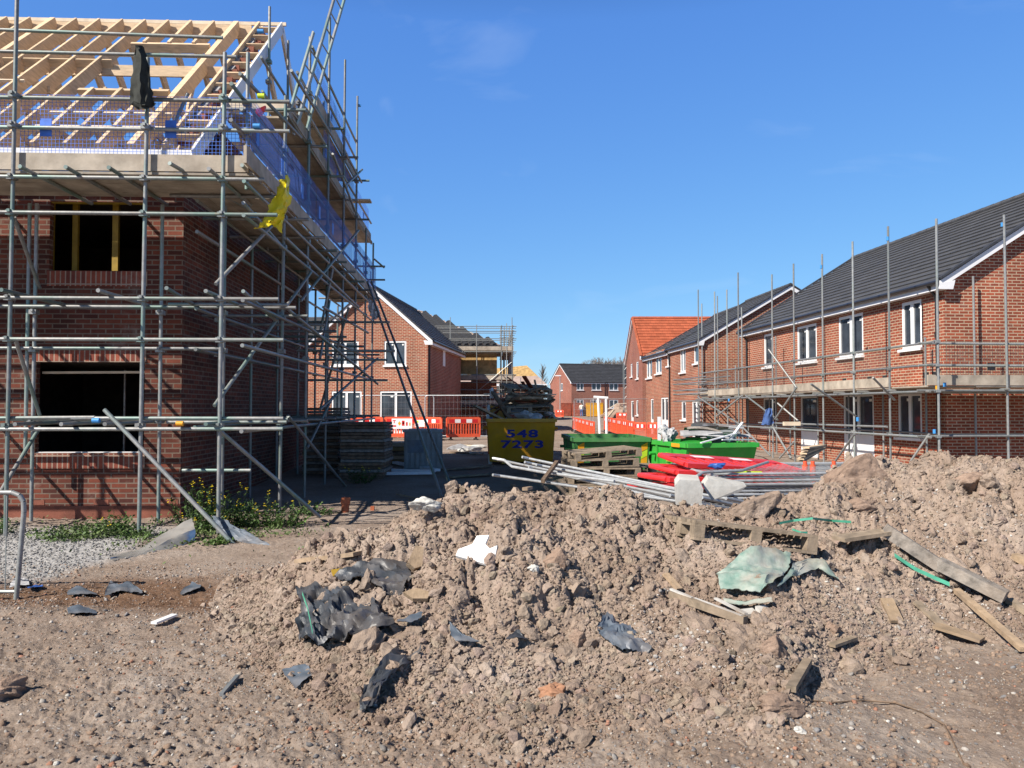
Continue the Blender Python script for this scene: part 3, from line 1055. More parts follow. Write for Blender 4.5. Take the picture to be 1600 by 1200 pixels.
# house C: orange tiles, gable to the road
C0 = Vector((8.22, 50.4, 0.2))
CU = Vector((0, 1, 0)); CV = Vector((1, 0, 0))
def zC(px, py, d):
    return EYE + (638 - py) / FPX * d - C0.z
side = []
for (x0, x1, y0, y1, kw) in ((1.7, 2.7, 582, 562 + 0, ONE), (4.3, 5.2, 590, 569, ONE)):
    pass
sd = [(1.55, 2.5, zC(0, 592, 52.4), zC(0, 565, 52.4), ONE), (4.2, 5.0, zC(0, 589, 55), zC(0, 568, 55), ONE),
      (3.7, 4.9, 0.05, zC(0, 626, 54.5), DOOR), (1.7, 2.6, zC(0, 649, 52.5), zC(0, 625, 52.5), ONE)]
hC, TC = simple_house('brick_house', 'brick house with bright orange tiled roof, its gable towards the road',
    C0, CV, CU, 10.0, 7.0, 4.78, 2.70, [], sd, brick='buff_brick', tile='orange_tile', ncourse=14, group='houses of the right-hand terrace')

# ------------------------------------------------------------------ house D, centre left
D0 = P(668, 638, 38.0); D0.z = 0.2
DV = Vector((0.100, 1, 0)).normalized()           # into the house
DU = Vector((-DV.y, DV.x, 0))                      # along the gable, to the left
def along_g(px, org, U):
    u = (px - 800) / FPX
    return (org.x - u * org.y) / (u * U.y - U.x)
aD = lambda px: along_g(px, D0, DU)
def zD(py, d=38.2): return EYE + (638 - py) / FPX * d - D0.z
ops = [(aD(634.5), aD(600), zD(571), zD(532.5), dict(lights=2)), (aD(560), aD(518), zD(571), zD(532.5), dict(lights=2)),
       (aD(643.5), aD(593.5), 0.1, zD(611), dict(door=True, lights=2, panel=0.12)), (aD(565), aD(518), 0.1, zD(611), dict(door=True, lights=2, panel=0.12))]
# x runs from the gable into the house so that the gable wall is the 'side'
hD, TD = simple_house('brick_house', 'red brick house with white-edged gable and four white windows, behind the left scaffold',
    D0, DV, DU, 9.6, aD(492), zD(527), zD(446) - zD(527) - 0.05, [], ops, ncourse=14, over=0.26, verge=0.14)
q = MB(TD)
q.tube((0.12, -0.07, 0), (0.12, -0.07, zD(532)), 0.036, 8)
part('downpipe', q, M['black_pvc'], hD, True)
q = MB(TD)
q.box(3.9, 4.5, -0.02, 0.03, zD(572, 42), zD(540, 42))
part('window', q, M['upvc'], hD)
# cross wing behind to the left
wing_w = MB(TD)
L_ = 7.0
yy0, yy1 = aD(492) + 0.01, aD(492) + L_
e_ = zD(527)
wing_w.box(3.2, 9.3, yy0, yy1, 0, e_)
part('wing_wall', wing_w, M['red_brick'], hD)
wr = MB()
slope(wr, TD((2.9, yy1, e_)), TD((2.9, aD(580), e_)), TD((6.2, aD(580), e_ + 1.75)), TD((6.2, yy1, e_ + 1.75)), 11)
slope(wr, TD((9.5, yy1, e_)), TD((9.5, aD(580), e_)), TD((6.2, aD(580), e_ + 1.75)), TD((6.2, yy1, e_ + 1.75)), 11)
part('wing_roof', wr, M['slate_tile'], hD)

# ------------------------------------------------------------------ house E: roof half tiled, scaffolded
def tb(mb, *a, **k): mb.tube(*a, **k)
ED = 50.0
E1 = P(776, 638, ED); E1.z = 0.24                   # near right corner
eU = Vector((-1, -0.02, 0)).normalized(); eV = Vector((-0.02, 1, 0)).normalized()
TE = frame(E1, eU, eV)
eh = EYE + (638 - 541) / FPX * ED - E1.z
hE = thing('unfinished_house', 'house with half-tiled hipped roof and stacks of dark tiles beyond the gabled house', 'house', E1)
m = MB()
wall(m, TE((0, 0, 0)), eU, -eV, 11.0, eh, [(3.0, 4.1, 1.0, 2.2), (1.6, 2.6, 3.0, 4.0), (5.0, 6.2, 0.1, 2.2)])
wall(m, TE((0, 0, 0)), eV, -eU, 9.0, eh)
wall(m, TE((11, 0, 0)), eV, eU, 9.0, eh)
part('wall', m, M['red_brick'], hE)
m = MB(TE)
m.box(-0.02, 7.0, -0.03, -0.005, eh - 1.75, eh - 0.28)
part('upper_panel', m, M['osb'], hE)
apex = P(654, 484, ED + 4.5)
apx = Vector(((apex - E1).dot(eU), (apex - E1).dot(eV), apex.z - E1.z))
m = MB()
ov = 0.35
c1, c2, c3 = TE((-ov, -ov, eh)), TE((11 + ov, -ov, eh)), TE((-ov, 9 + ov, eh))
c4 = TE((11 + ov, 9 + ov, eh))
ap = TE(apx)
for a, b in ((c1, c2), (c1, c3), (c2, c4), (c3, c4)):
    m.poly([a, b, ap])
    m.poly([a - Z * 0.06, b - Z * 0.06, ap - Z * 0.06])
rfE = part('roof', m, gen('roof_felt', (0.36, 0.27, 0.235), 0.9, var=0.15, scale=2), hE)
m = MB()
nf = (c2 - c1).cross(ap - c1).normalized()
if nf.z < 0: nf = -nf
for i in range(1, 18):
    t = i / 18
    m.beam(c1.lerp(ap, t) + nf * 0.03, c2.lerp(ap, t) + nf * 0.03, 0.05, 0.035, nf)
part('tile_batten', m, M['new_timber'], rfE)
m = MB(TE)
m.box(-ov, 11 + ov, -ov - 0.03, -ov - 0.005, eh - 0.22, eh - 0.01)
part('fascia', m, M['fascia_white'], rfE)
m = MB(TE)
m.tube((-ov, -ov - 0.08, eh - 0.02), (11 + ov, -ov - 0.08, eh - 0.02), 0.06)
part('gutter', m, M['black_pvc'], rfE)
# stacks of tiles waiting on the battens (lines run parallel to the left hip)
proto = None
hipdir = (ap - c1)
sdir = hipdir - eU * (hipdir.dot(eU) * 0.5)
for col in range(-8, 25):
    s0 = 0.10 + col * 0.44
    for row in range(17):
        t = 0.02 + row * 0.056
        base = TE((-ov + s0, -ov, eh))
        p = base + sdir * t + nf * 0.05
        lx = (p - E1).dot(eU)
        # inside the triangular slope?
        if lx > c2.__sub__(E1).dot(eU) - (c2 - ap).dot(eU) * t - 0.5 or lx < (c1 - E1).dot(eU) + hipdir.dot(eU) * t + 0.15 or t > 0.95:
            continue
        if proto is None:
            mm = MB()
            for k in range(4):
                mm.obox(Vector((0.03 * k, 0.015 * (k % 2), 0.04 + k * 0.035)), (0.10, 0, 0), (0, 0.18, 0), (0, 0, 0.015))
            proto = solo('tile_stack', 'small stack of dark roof tiles on the half-tiled roof', 'tile stack', mm, M['slate_tile_far'], 'tile stacks on the half-tiled roof')
            o = proto
        else:
            o = proto.copy(); COL.objects.link(o)
        yy = sdir.normalized()
        xx = yy.cross(nf).normalized()
        place(o, p, Matrix((xx, yy, nf)).transposed())

# scaffold round house E
sE = thing('scaffold', 'tall tube scaffold with boarded lifts around the half-tiled house in the middle distance', 'scaffold', E1 + Vector((0, -1, 0)), 'scaffolds on the site')
for x in (-0.95, -0.62, -0.3, 1.2, 2.8, 4.4, 6.0):
    for y in (-1.5, -0.35):
        mm = MB(TE); mm.tube((x, y, 0), (x + 0.02, y, eh + (1.3 if y < -1 else -0.1) + 0.35 * math.sin(x * 5)), 0.027, 6)
        part('standard', mm, M['grey_tube'], sE, True)
for y in (1.2, 2.8, 4.5, 6.2, 7.8):
    for x in (-1.02, -0.84, -0.5, -0.28):
        mm = MB(TE); mm.tube((x, y, 0), (x, y, eh + 1.2 + 0.4 * math.sin(y * 3)), 0.027, 6)
        part('standard', mm, M['grey_tube'], sE, True)
for z in (0.6, 1.55, 2.05, 2.55, 3.0, 3.45, eh - 0.45, eh + 0.35, eh + 0.8, eh + 1.1):
    for y in (-1.5, -0.35):
        mm = MB(TE); mm.tube((-1.2, y, z), (6.3, y, z), 0.025, 6)
        part('ledger', mm, M['grey_tube'], sE, True)
    for x in (-0.98, -0.3):
        mm = MB(TE); mm.tube((x, -1.7, z + 0.04), (x, 8.0, z + 0.04), 0.025, 6)
        part('ledger', mm, M['grey_tube'], sE, True)
    for y in (1.2, 2.8, 4.5, 6.2):
        mm = MB(TE); mm.tube((-1.15, y, z), (-0.2, y, z), 0.025, 6)
        part('transom', mm, M['grey_tube'], sE, True)
for z in (1.6, 3.1, eh - 0.42):
    mm = MB(TE); mm.box(-1.0, 6.2, -1.45, -0.4, z + 0.03, z + 0.07)
    part('platform_board', mm, M['board'], sE)
    mm = MB(TE); mm.box(-1.02, 6.2, -1.50, -1.46, z + 0.05, z + 0.30)
    part('toe_board', mm, M['board'], sE)
    mm = MB(TE); mm.box(-0.95, -0.35, -0.3, 8.0, z + 0.03, z + 0.07)
    part('platform_board', mm, M['board'], sE)
for a, b in (((-0.95, -1.55, 0.2), (1.2, -1.55, 2.4)), ((1.2, -1.55, 2.4), (-0.9, -1.55, 4.2)), ((2.8, -1.55, 0.3), (5.6, -1.55, 2.6)), ((-0.98, 1, 0.4), (-0.98, 4.5, 4.2)), ((-0.98, 4.5, 1.0), (-0.98, 7.8, 5.0))):
    mm = MB(TE); mm.tube(a, b, 0.025, 6)
    part('brace', mm, M['grey_tube'], sE, True)

# ------------------------------------------------------------------ house F, far end of the road
FD = 108.0
F0 = P(893, 638, FD); F0.z = 0.62
fU = Vector((1, 0.30, 0)).normalized()              # along the front to the right
fV = Vector((-fU.y, fU.x, 0))
def alF(px):
    u = (px - 800) / FPX
    return (u * F0.y - F0.x) / (fU.x - u * fU.y)
zF = lambda py, d=FD: EYE + (638 - py) / FPX * d - F0.z
f_ops = []
for a, b in ((901, 912), (924.5, 939), (952, 966), (985, 998)):
    f_ops.append((alF(a), alF(b), zF(609.5), zF(597.8), dict(lights=2)))
    f_ops.append((alF(a), alF(b), zF(638), zF(624.5), dict(lights=2)))
s_ops = [(3.4, 4.2, zF(609.5), zF(597.5), ONE)]
hF, TF = simple_house('brick_house', 'long red brick house with plain dark roof at the far end of the road', F0, fU, fV, 17.0, 8.6, zF(596.5), 2.55,
    f_ops, s_ops, tile='slate_tile_far', ncourse=12, brick='buff_brick', tape=False, downpipes=(alF(945), alF(948)))

# house G: scaffolded house with brown felted hip roof, and the low one before it
GD = 84.0
G1 = P(852, 638, GD); G1.z = 0.45
TG = frame(G1, (-1, 0, 0), (0, 1, 0))
hG = thing('unfinished_house', 'low unfinished house with bare tan and brown hipped roof, left of the long far house', 'house', G1)
gz = lambda py, d=GD: EYE + (638 - py) / FPX * d - G1.z
m = MB(TG)
m.box(0.2, 13, 0, 8, 0, gz(601))
part('wall', m, M['brown_brick'], hG)
m = MB()
ga, gb = TG((-0.1, -0.3, gz(600))), TG((13.3, -0.3, gz(600)))
gc, gd = TG((-0.1, 8.3, gz(600))), TG((13.3, 8.3, gz(600)))
pk1 = P(823, 571, GD + 4)
pk2 = pk1 + Vector((-3.2, 0, -0.3))
mid1 = ga.lerp(pk1, 0.42); mid2 = gb.lerp(pk2, 0.42)
m.poly([ga, gb, mid2, mid1])
rl = part('lower_roof', m, M['roof_felt'] if 'roof_felt' in M else M['mud_red'], hG)
m = MB()
m.poly([mid1, mid2, pk2, pk1]); m.poly([ga, mid1, pk1, gc]); m.poly([gc, pk1, pk2, gd]); m.poly([gd, pk2, gb])
part('roof', m, M['osb'], hG)
m = MB(TG)
m.box(-0.2, 13.3, -0.34, -0.31, gz(603.5), gz(600.2))
part('fascia', m, M['fascia_white'], hG)
sG = thing('scaffold', 'low scaffold along the brown-roofed unfinished house in the far distance', 'scaffold', G1 + Vector((-2, -2, 0)), 'scaffolds on the site')
for x in (0.4, 2.6, 4.8, 7.0):
    mm = MB(TG); mm.tube((x, -1.6, 0), (x, -1.6, gz(591)), 0.035, 6); part('standard', mm, M['grey_tube'], sG)
for z in (gz(607), gz(612), gz(618), gz(626)):
    mm = MB(TG); mm.tube((0, -1.6, z), (9, -1.6, z), 0.03, 6); part('ledger', mm, M['grey_tube'], sG)
mm = MB(TG); mm.box(0, 9, -1.55, -0.5, gz(612), gz(611)); part('platform_board', mm, M['dark_timber'], sG)
# ------------------------------------------------------------------ left house under construction
LO = Vector((-5.0, 12.1, 0.0))
lx, ly = Vector((0.99912, 0.0419, 0)), Vector((-0.0419, 0.99912, 0))
TL = frame(LO, lx, ly)
LI = lambda p: Vector(((p - LO).dot(lx), (p - LO).dot(ly), p.z))
hL = thing('unfinished_house', 'red brick house under construction on the left with bare timber roof rafters', 'house', LO)
EV = 4.90       # wall head
def lz(py, d=12.1): return EYE + (638 - py) / FPX * d
def lxp(px, d=12.0): return (px - 800) / FPX * d + 5.0
low = (lxp(55), lxp(222), lz(707), lz(566))
upp = (lxp(72), lxp(222), lz(423), EV - 0.12)
m = MB()
X0, DEP = -7.0, 9.0
wall(m, TL((X0, 0, -0.3)), lx, -ly, -X0, EV + 0.3, [(low[0] - X0, low[1] - X0, low[2] + 0.3, low[3] + 0.3), (upp[0] - X0, upp[1] - X0, upp[2] + 0.3, upp[3] + 0.3),
     (0.9, 2.4, low[2] + 0.3, low[3] + 0.3), (0.9, 2.4, upp[2] + 0.3, upp[3] + 0.3)], 0.11)
# gable side, built up in steps towards the apex
def gable_poly():
    pts = [(0, -0.3), (DEP, -0.3), (DEP, EV)]
    k = (9.72 - 5.39) / 4.5
    y = DEP
    z = EV
    while z < 6.45:
        y -= 0.225 / k * 1.0
        pts.append((y, z)); z += 0.225; pts.append((y, z))
    y2 = (z - EV) / k
    pts.append((y2, z))
    while z > EV + 0.01:
        z -= 0.225
        pts.append((y2, z)); y2 -= 0.225 / k; pts.append((max(y2, 0.0), z))
    return pts
m.poly([TL((0, y, z)) for y, z in gable_poly()])
m.poly([TL((-0.1, y, z)) for y, z in gable_poly()])
wall(m, TL((X0, DEP, -0.3)), lx, ly, -X0, EV + 0.3, [(2.4, 3.0, 2.0, 2.9), (5.0, 5.4, 3.4, 4.2), (1.0, 2.2, 3.3, 4.4)], 0.1)
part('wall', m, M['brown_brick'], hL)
m = MB(TL)
m.box(X0, -0.01, 0.30, 0.34, 0.0, EV); 
# brick corbels / soldier courses over and under the openings
m = MB(TL)
m.box(low[0] - 0.05, low[1] + 0.02, -0.012, 0.02, low[3], low[3] + 0.235)
part('window_head', m, M['soldier_brick'], hL)
m = MB(TL)
m.box(low[0] - 0.02, low[1] + 0.02, -0.016, 0.09, low[2] - 0.235, low[2] - 0.01)
part('window_sill', m, M['soldier_brick'], hL)
m = MB(TL)
m.box(upp[0] - 0.02, upp[1] + 0.02, -0.016, 0.09, upp[2] - 0.235, upp[2] - 0.01)
part('window_sill', m, M['soldier_brick'], hL)
m = MB(TL)
m.box(low[0], low[1], 0.03, 0.09, low[2] - 0.008, low[2] + 0.012)
part('sill_strip', m, M['upvc'], hL)
# red plinth course and weep vents near the ground
m = MB(TL)
m.box(X0, 0.02, -0.02, 0.0, -0.3, 0.19)
part('plinth', m, gen('plinth_brick', (0.20, 0.068, 0.043), 0.85, var=0.25, scale=5, bump=0.3), hL)
for px, py in ((60, 785), (158, 785), (265, 785)):
    p = LI(P(px, py, 12.05))
    q = MB(TL); q.box(p.x - 0.11, p.x + 0.11, -0.006, 0.01, p.z - 0.038, p.z + 0.038)
    part('air_brick', q, M['plinth_brick'], hL)
# dark inside: floors, inner leaf, studs, a few bright cross timbers
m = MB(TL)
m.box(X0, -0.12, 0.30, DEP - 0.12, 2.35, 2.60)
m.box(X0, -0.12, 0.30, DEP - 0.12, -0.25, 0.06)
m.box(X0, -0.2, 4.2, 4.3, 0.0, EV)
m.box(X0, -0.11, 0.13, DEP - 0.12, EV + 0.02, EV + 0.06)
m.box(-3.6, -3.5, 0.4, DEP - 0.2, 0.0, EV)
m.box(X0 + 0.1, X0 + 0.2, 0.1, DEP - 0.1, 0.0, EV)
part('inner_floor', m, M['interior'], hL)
m = MB(TL)
m.box(upp[0] - 0.2, upp[1] + 0.2, 0.02, 0.12, EV - 0.13, EV + 0.02)
part('lintel', m, M['amber_wrap'], hL)
for px, w in ((88, 0.05), (126, 0.04), (187, 0.045)):
    x = lxp(px, 12.6)
    m = MB(TL); m.box(x - w, x + w, 0.36, 0.42, upp[2] - 0.3, EV)
    part('stud', m, M['amber_wrap'], hL)
m = MB(TL)
m.beam((low[0] + 0.02, 0.16, low[3] - 0.155), (low[1] - 0.01, 0.16, low[3] - 0.145), 0.05, 0.035)
part('window_bar', m, M['new_timber'], hL)
m = MB(TL)
x = lxp(198, 12.5)
m.box(x - 0.01, x + 0.01, 0.4, 0.43, low[2], low[3] - 0.1)
part('stud', m, M['grey_timber'], hL)

# --- roof timbers
EY, EZ = -0.45, 5.42                     # eave end of the rafters (outside the wall face)
RY, RZ = 4.55, EYE + (638 - 34) / FPX * 16.65
def onr(y, off=0.0): return EZ + (RZ - EZ) * (y - EY) / (RY - EY) + off
pitch = math.atan2(RZ - EZ, RY - EY)
nrm = Vector((0, -math.sin(pitch), math.cos(pitch)))
rk = [-0.12 - 0.47 * i for i in range(16)]
def rafter(x, y0, y1, w=0.055, h=0.235, mat='new_timber', back=False):
    b = MB(TL)
    if back:
        b.beam((x, 2 * RY - y0, onr(y0)), (x, 2 * RY - y1, onr(y1)), w, h, Vector((0, math.sin(pitch), math.cos(pitch))))
    else:
        b.beam((x, y0, onr(y0)), (x, y1, onr(y1)), w, h, nrm)
    part('rafter', b, M[mat], hL)
for i, x in enumerate(rk):
    dbl = i in (1, 9)
    if i in (2, 3, 4):
        rafter(x, 3.35, RY - 0.03)           # trimmed above the roof opening
        rafter(x, EY, 1.35)                    # and below it
    else:
        rafter(x, EY, RY - 0.03, 0.10 if dbl else 0.045)
    rafter(x, EY + 0.2, RY - 0.03, back=True)
m = MB(TL); m.beam((X0, RY, RZ + 0.06), (0.42, RY, RZ + 0.06), 0.045, 0.07)
part('ridge_board', m, M['pale_timber'], hL)
m = MB(TL); m.box(X0, -0.3, RY - 0.022, RY + 0.022, RZ - 0.26, RZ + 0.02)
part('ridge_board', m, M['new_timber'], hL)
# white gable rafter (bargeboard) front and rear
for back in (False, True):
    b = MB(TL)
    f = (lambda y: 2 * RY - y) if back else (lambda y: y)
    n2 = Vector((0, math.sin(pitch), math.cos(pitch))) if back else nrm
    b.beam((0.34, f(EY - 0.12), onr(EY - 0.12)), (0.34, f(RY), onr(RY)), 0.03, 0.21, n2)
    part('bargeboard', b, M['fascia_white'], hL)
    b = MB(TL)
    b.beam((0.30, f(EY), onr(EY, 0.01)), (0.30, f(RY), onr(RY, 0.01)), 0.045, 0.12, n2)
    part('rafter', b, M['pale_timber'], hL)
# gable ladder noggings with insulation and brick infill
for k in range(11):
    y = EY + 0.35 + k * 0.44
    b = MB(TL); b.beam((-0.10, y, onr(y, 0.03)), (0.29, y, onr(y, 0.03)), 0.045, 0.11, nrm)
    part('nogging', b, M['new_timber'], hL)
rng = random.Random(3)
b = MB(TL)
for k in range(26):
    y = EY + 0.5 + k * 0.17
    b.obox((0.0 + rng.uniform(-0.03, 0.03), y, onr(y, -0.10)), (0.07, 0, 0), Vector((0, 0.1, 0.03 * rng.random())), (0, 0.01, 0.06 + 0.03 * rng.random()))
part('infill_brick', b, M['plinth_brick'], hL)
b = MB(TL)
for k in range(15):
    y = EY + 0.6 + k * 0.29
    b.obox((-0.05 + rng.uniform(-0.02, 0.02), y, onr(y, -0.03)), (0.04, 0, 0), (0, 0.11, 0.09), (0, -0.03, 0.04))
part('insulation_strip', b, M['insulation'], hL)
# trimmers round the opening, purlins, binders
for (xa, xb, y, off, w, h, mt) in ((-2.25, -0.75, 3.35, 0, 0.09, 0.17, 'new_timber'), (-2.25, -0.62, 2.75, 0.09, 0.045, 0.05, 'pale_timber'), (-2.25, -0.75, 1.35, 0, 0.09, 0.17, 'new_timber'),
        (-2.3, -0.4, 0.55, 0.06, 0.05, 0.05, 'pale_timber'), (-2.3, -0.2, 0.15, 0.02, 0.05, 0.09, 'pale_timber'), (-4.2, -2.25, 2.55, 0.0, 0.045, 0.17, 'new_timber'), (-5.2, -3.3, 1.6, 0.09, 0.045, 0.045, 'pale_timber'), (-5.2, -3.2, 1.0, 0.09, 0.045, 0.045, 'pale_timber')):
    b = MB(TL); b.beam((xa, y, onr(y, off)), (xb, y, onr(y, off)), w, h, nrm)
    part('trimmer', b, M[mt], hL)
for x in rk[::2]:
    b = MB(TL); b.beam((x + 0.05, 1.6, onr(1.6, -0.05)), (x + 0.05, 2 * RY - 1.6, onr(1.6, -0.05)), 0.045, 0.13)
    part('ceiling_tie', b, M['new_timber'], hL)
for (x, y0, z0, y1, z1) in ((-1.2, 2.2, EV, 4.3, RZ - 0.4), (-2.6, 6.5, EV, 4.6, RZ - 0.4), (-3.9, 2.2, EV, 4.3, RZ - 0.5)):
    b = MB(TL); b.beam((x, y0, z0), (x, y1, z1), 0.045, 0.10)
    part('strut', b, M['new_timber'], hL)
for (y) in (2.6, 6.6):
    b = MB(TL); b.beam((X0, y, onr(y if y < RY else 2 * RY - y, -0.14)), (-0.1, y, onr(y if y < RY else 2 * RY - y, -0.14)), 0.05, 0.2)
    part('purlin', b, M['new_timber'], hL)
b = MB(TL); b.box(X0, -0.1, -0.06, 0.12, EV, EV + 0.10); b.box(X0, -0.1, DEP - 0.12, DEP, EV, EV + 0.10)
part('wall_plate', b, M['new_timber'], hL)
b = MB(TL)
b.box(X0, 0.33, EY - 0.03, EY - 0.005, EZ - 0.19, EZ + 0.02)
part('fascia', b, M['fascia_white'], hL)

# ------------------------------------------------------------------ scaffold on the left house
SL = thing('scaffold', 'tall tube scaffold with boards and blue mesh guards around the left unfinished house', 'scaffold', TL((0.5, -1.6, 0)), 'scaffolds on the site')
R_ = 0.0265
def coupler(mb, p, s=0.052):
    p = Vector(p)
    mb.obox(p, (s, 0, 0), (0, s, 0), (0, 0, s * 0.62))
    mb.obox(p + Vector((0.0, -0.035, 0.02)), (s * 0.35, 0, 0), (0, s * 0.9, 0), (0, 0, s * 0.35))
def stnd(x, y, z0, z1, zs=(), lean=(0, 0), foot=True):
    mb = MB(TL)
    x2, y2 = x + lean[0], y + lean[1]
    mb.tube((x, y, z0), (x2, y2, z1), R_, 10)
    for z in zs:
        t = (z - z0) / (z1 - z0)
        coupler(mb, (x + lean[0] * t, y + lean[1] * t - 0.02, z))
    if foot:
        mb.box(x - 0.075, x + 0.075, y - 0.075, y + 0.075, z0 - 0.002, z0 + 0.008)
    return part('standard', mb, M['scaffold_tube'], SL, True)
def rail(name, a, b, ends=True):
    mb = MB(TL)
    mb.tube(a, b, R_, 10)
    return part(name, mb, M['scaffold_tube'], SL, True)
zl = [1.42, 2.55, 3.09, 4.21, 4.68, 5.37, 5.77]
gz0 = lambda x, y: 0.0
# front outer row
yo = -1.6
stnd(-1.64, yo, -0.05, 8.6, zl, (0.02, 0)); stnd(0.06, yo, -0.05, 6.31, zl, (0.03, 0)); stnd(1.08, yo, -0.05, 6.40, zl, (0.02, 0)); stnd(-3.3, yo, -0.05, 6.4, zl); stnd(-5.0, yo, -0.05, 6.4, zl)
# front inner row
yi = -0.38
for x in (-3.4, -1.98, -0.17, 0.74):
    stnd(x, yi, -0.05, 4.65, (1.46, 2.5, 3.05))
stnd(-2.08, yi, 1.0, 4.65, foot=False)
# side rows
YS = [0.5, 2.3, 4.2, 6.1, 8.0, 9.7, 11.2]
tops = [6.65, 8.45, 9.75, 9.7, 9.6, 6.6, 6.5]
for y, zt in zip(YS, tops):
    stnd(1.36, y, -0.02, zt, [z for z in zl if z < zt] + [6.5, 7.4] * (zt > 7.6), (0.04, 0))
    stnd(0.36, y + 0.1, -0.02, 4.65 if y > 9 or y < 1 else 6.45, (1.46, 2.5, 3.05))
stnd(1.36, -1.45, 4.6, EYE + (638 - 80) / FPX * 10.8, (5.37, 5.77), foot=False)
stnd(0.40, 3.3, 4.7, 9.5, (5.8, 8.0, 8.4), foot=False); stnd(0.55, 4.2, 4.7, 9.25, (5.8, 7.5), foot=False)
stnd(0.62, 4.9, 6.5, 8.3, (7.5, 8.2), foot=False); stnd(1.05, 5.4, 6.5, 8.45, (7.5, 8.2), foot=False)
# front ledgers
for z, x1 in ((1.38, 1.92), (2.55, 1.92), (3.09, 1.85), (4.21, 1.82), (4.68, 1.65)):
    rail('ledger', (-6.0, yo - 0.055, z), (x1, yo - 0.055, z))
for z, x1 in ((1.49, 1.7), (3.13, 1.8), (2.52, 0.7)):
    rail('ledger', (-6.0, yi - 0.055, z), (x1, yi - 0.055, z))
rail('ledger', (-0.85, yo + 0.05, 1.52), (1.9, yo + 0.05, 1.515))
rail('ledger', LI(P(285, 735, 11.9)), LI(P(392, 735, 11.9)))
rail('ledger', (-5.0, yo + 0.05, 1.50), (-0.55, yo + 0.05, 1.53))
for z, x1 in ((5.37, 1.95), (5.77, 1.95)):
    rail('guard_rail', (-6.0, yo + 0.055, z), (x1, yo + 0.055, z))
rail('guard_rail', (-6.0, -0.6, EYE + (638 - 76) / FPX * 11.5), (0.95, -0.6, EYE + (638 - 80) / FPX * 11.5))
rail('guard_rail', (-6.0, -0.2, EYE + (638 - 38) / FPX * 11.9), (0.62, -0.2, EYE + (638 - 50) / FPX * 11.9))
stnd(-0.4, -0.5, 4.8, 6.35, foot=False, lean=(0.55, 0.2))
# side ledgers
for z in (1.38, 2.5, 3.09, 4.21, 4.66):
    rail('ledger', (1.41, -1.75, z - 0.03), (1.41, 11.6, z - 0.03))
    rail('ledger', (0.41, -0.6, z), (0.41, 11.4, z))
for z in (5.33, 5.80):
    rail('guard_rail', (1.31, -2.0, z + 0.02), (1.31, 11.5, z))
for z, y0, y1 in ((6.50, 0.9, 11.3), (7.08, 2.0, 11.2), (7.50, 1.6, 8.4), (8.05, 2.9, 8.4), (8.5, 2.8, 8.4)):
    rail('guard_rail', (1.33, y0, z), (1.33, y1, z))
for z, y0, y1 in ((7.55, 2.6, 8.0), (8.15, 2.5, 6)):
    rail('guard_rail', (0.46, y0, z), (0.46, y1, z))
# cross tubes between the rows
for z in (1.45, 3.15, 4.73):
    for x in (-5.2, -3.9, -2.74, -1.35, -0.78, -0.24, 1.02) if z != 3.15 else (-2.7, -1.55, -0.35, 1.0):
        rail('transom', (x, yo - 0.35, z), (x, -0.05, z + 0.01))
    for y in (-0.6, 0.8, 2.2, 3.4, 4.6, 5.8, 7.2, 8.6, 10.2):
        rail('transom', (0.02, y, z), (1.72, y, z))
for y in (0.6, 2.4, 4.3, 6.2, 8.1):
    rail('transom', (0.2, y, 6.46), (1.7, y, 6.46))
for y in (4.3, 6.2, 8.1):
    rail('transom', (0.2, y, 7.46), (1.7, y, 7.46))
# tubes sticking out beyond the corner

for a, b in (((265, 255, 10.3), (395, 330, 12.6)), ((378, 258, 10.5), (440, 322, 12.5)), ((380, 317, 10.5), (440, 385, 12.6)), ((375, 115, 10.6), (470, 215, 13.5)), ((377, 170, 10.6), (450, 255, 13.0)),
             ((260, 450, 10.4), (330, 492, 12.4)), ((380, 455, 10.6), (430, 500, 12.4)), ((455, 110, 12.8), (520, 215, 15.5))):
    rail('brace', LI(P(*a)), LI(P(*b)))
# sloping braces
for a, b in (((24, 530, 10.6), (62, 648, 11.6)), ((0, 770, 10.4), (62, 668, 11.6)), ((22, 340, 10.5), (62, 450, 11.7)), ((163, 640, 9.9), (372, 858, 9.75)), ((432, 345, 11.7), (337, 444, 10.6)), ((486, 425, 13.8), (335, 634, 10.7)),
             ((340, 670, 10.7), (500, 808, 11.9)), ((446, 372, 12.6), (560, 480, 17.5)), ((446, 480, 12.6), (590, 600, 19.0)), ((545, 480, 17), (500, 640, 17.2)),
             ((560, 360, 17.5), (470, 470, 14.2)), ((450, 650, 12.8), (540, 760, 16)), ((500, 640, 15), (590, 560, 19)), ((555, 330, 18), (520, 240, 16)), ((505, 480, 15.2), (575, 520, 19.3)), ((520, 420, 16.3), (500, 520, 16.2)),
             ((565, 285, 20), (540, 240, 18)), ((540, 290, 18), (566, 265, 20)), ((500, 560, 15.5), (515, 470, 16.5)), ((480, 700, 14.4), (520, 620, 15.9)), ((585, 405, 22), (600, 418, 22.4))):
    rail('brace', LI(P(*a)), LI(P(*b)))
for a, b in (((574, 440, 19.4), (690, 776, 14.1)), ((580, 440, 20.3), (703, 756, 15.0))):
    rail('raking_brace', LI(P(*a)), LI(P(*b)))
for py in (437, 416):
    a = LI(P(560, py, 22.5)); rail('transom', (a.x - 0.6, a.y, a.z), (a.x + 0.75, a.y, a.z))
for py, d in ((503, 17), (562, 17.5), (594, 17.5), (548, 16)):
    a = LI(P(480, py, d)); rail('transom', (a.x - 0.2, a.y, a.z), (a.x + 1.75, a.y, a.z))
for px, z1 in ((393, 4.6), (434, 4.6), (466, 4.6)):
    pass
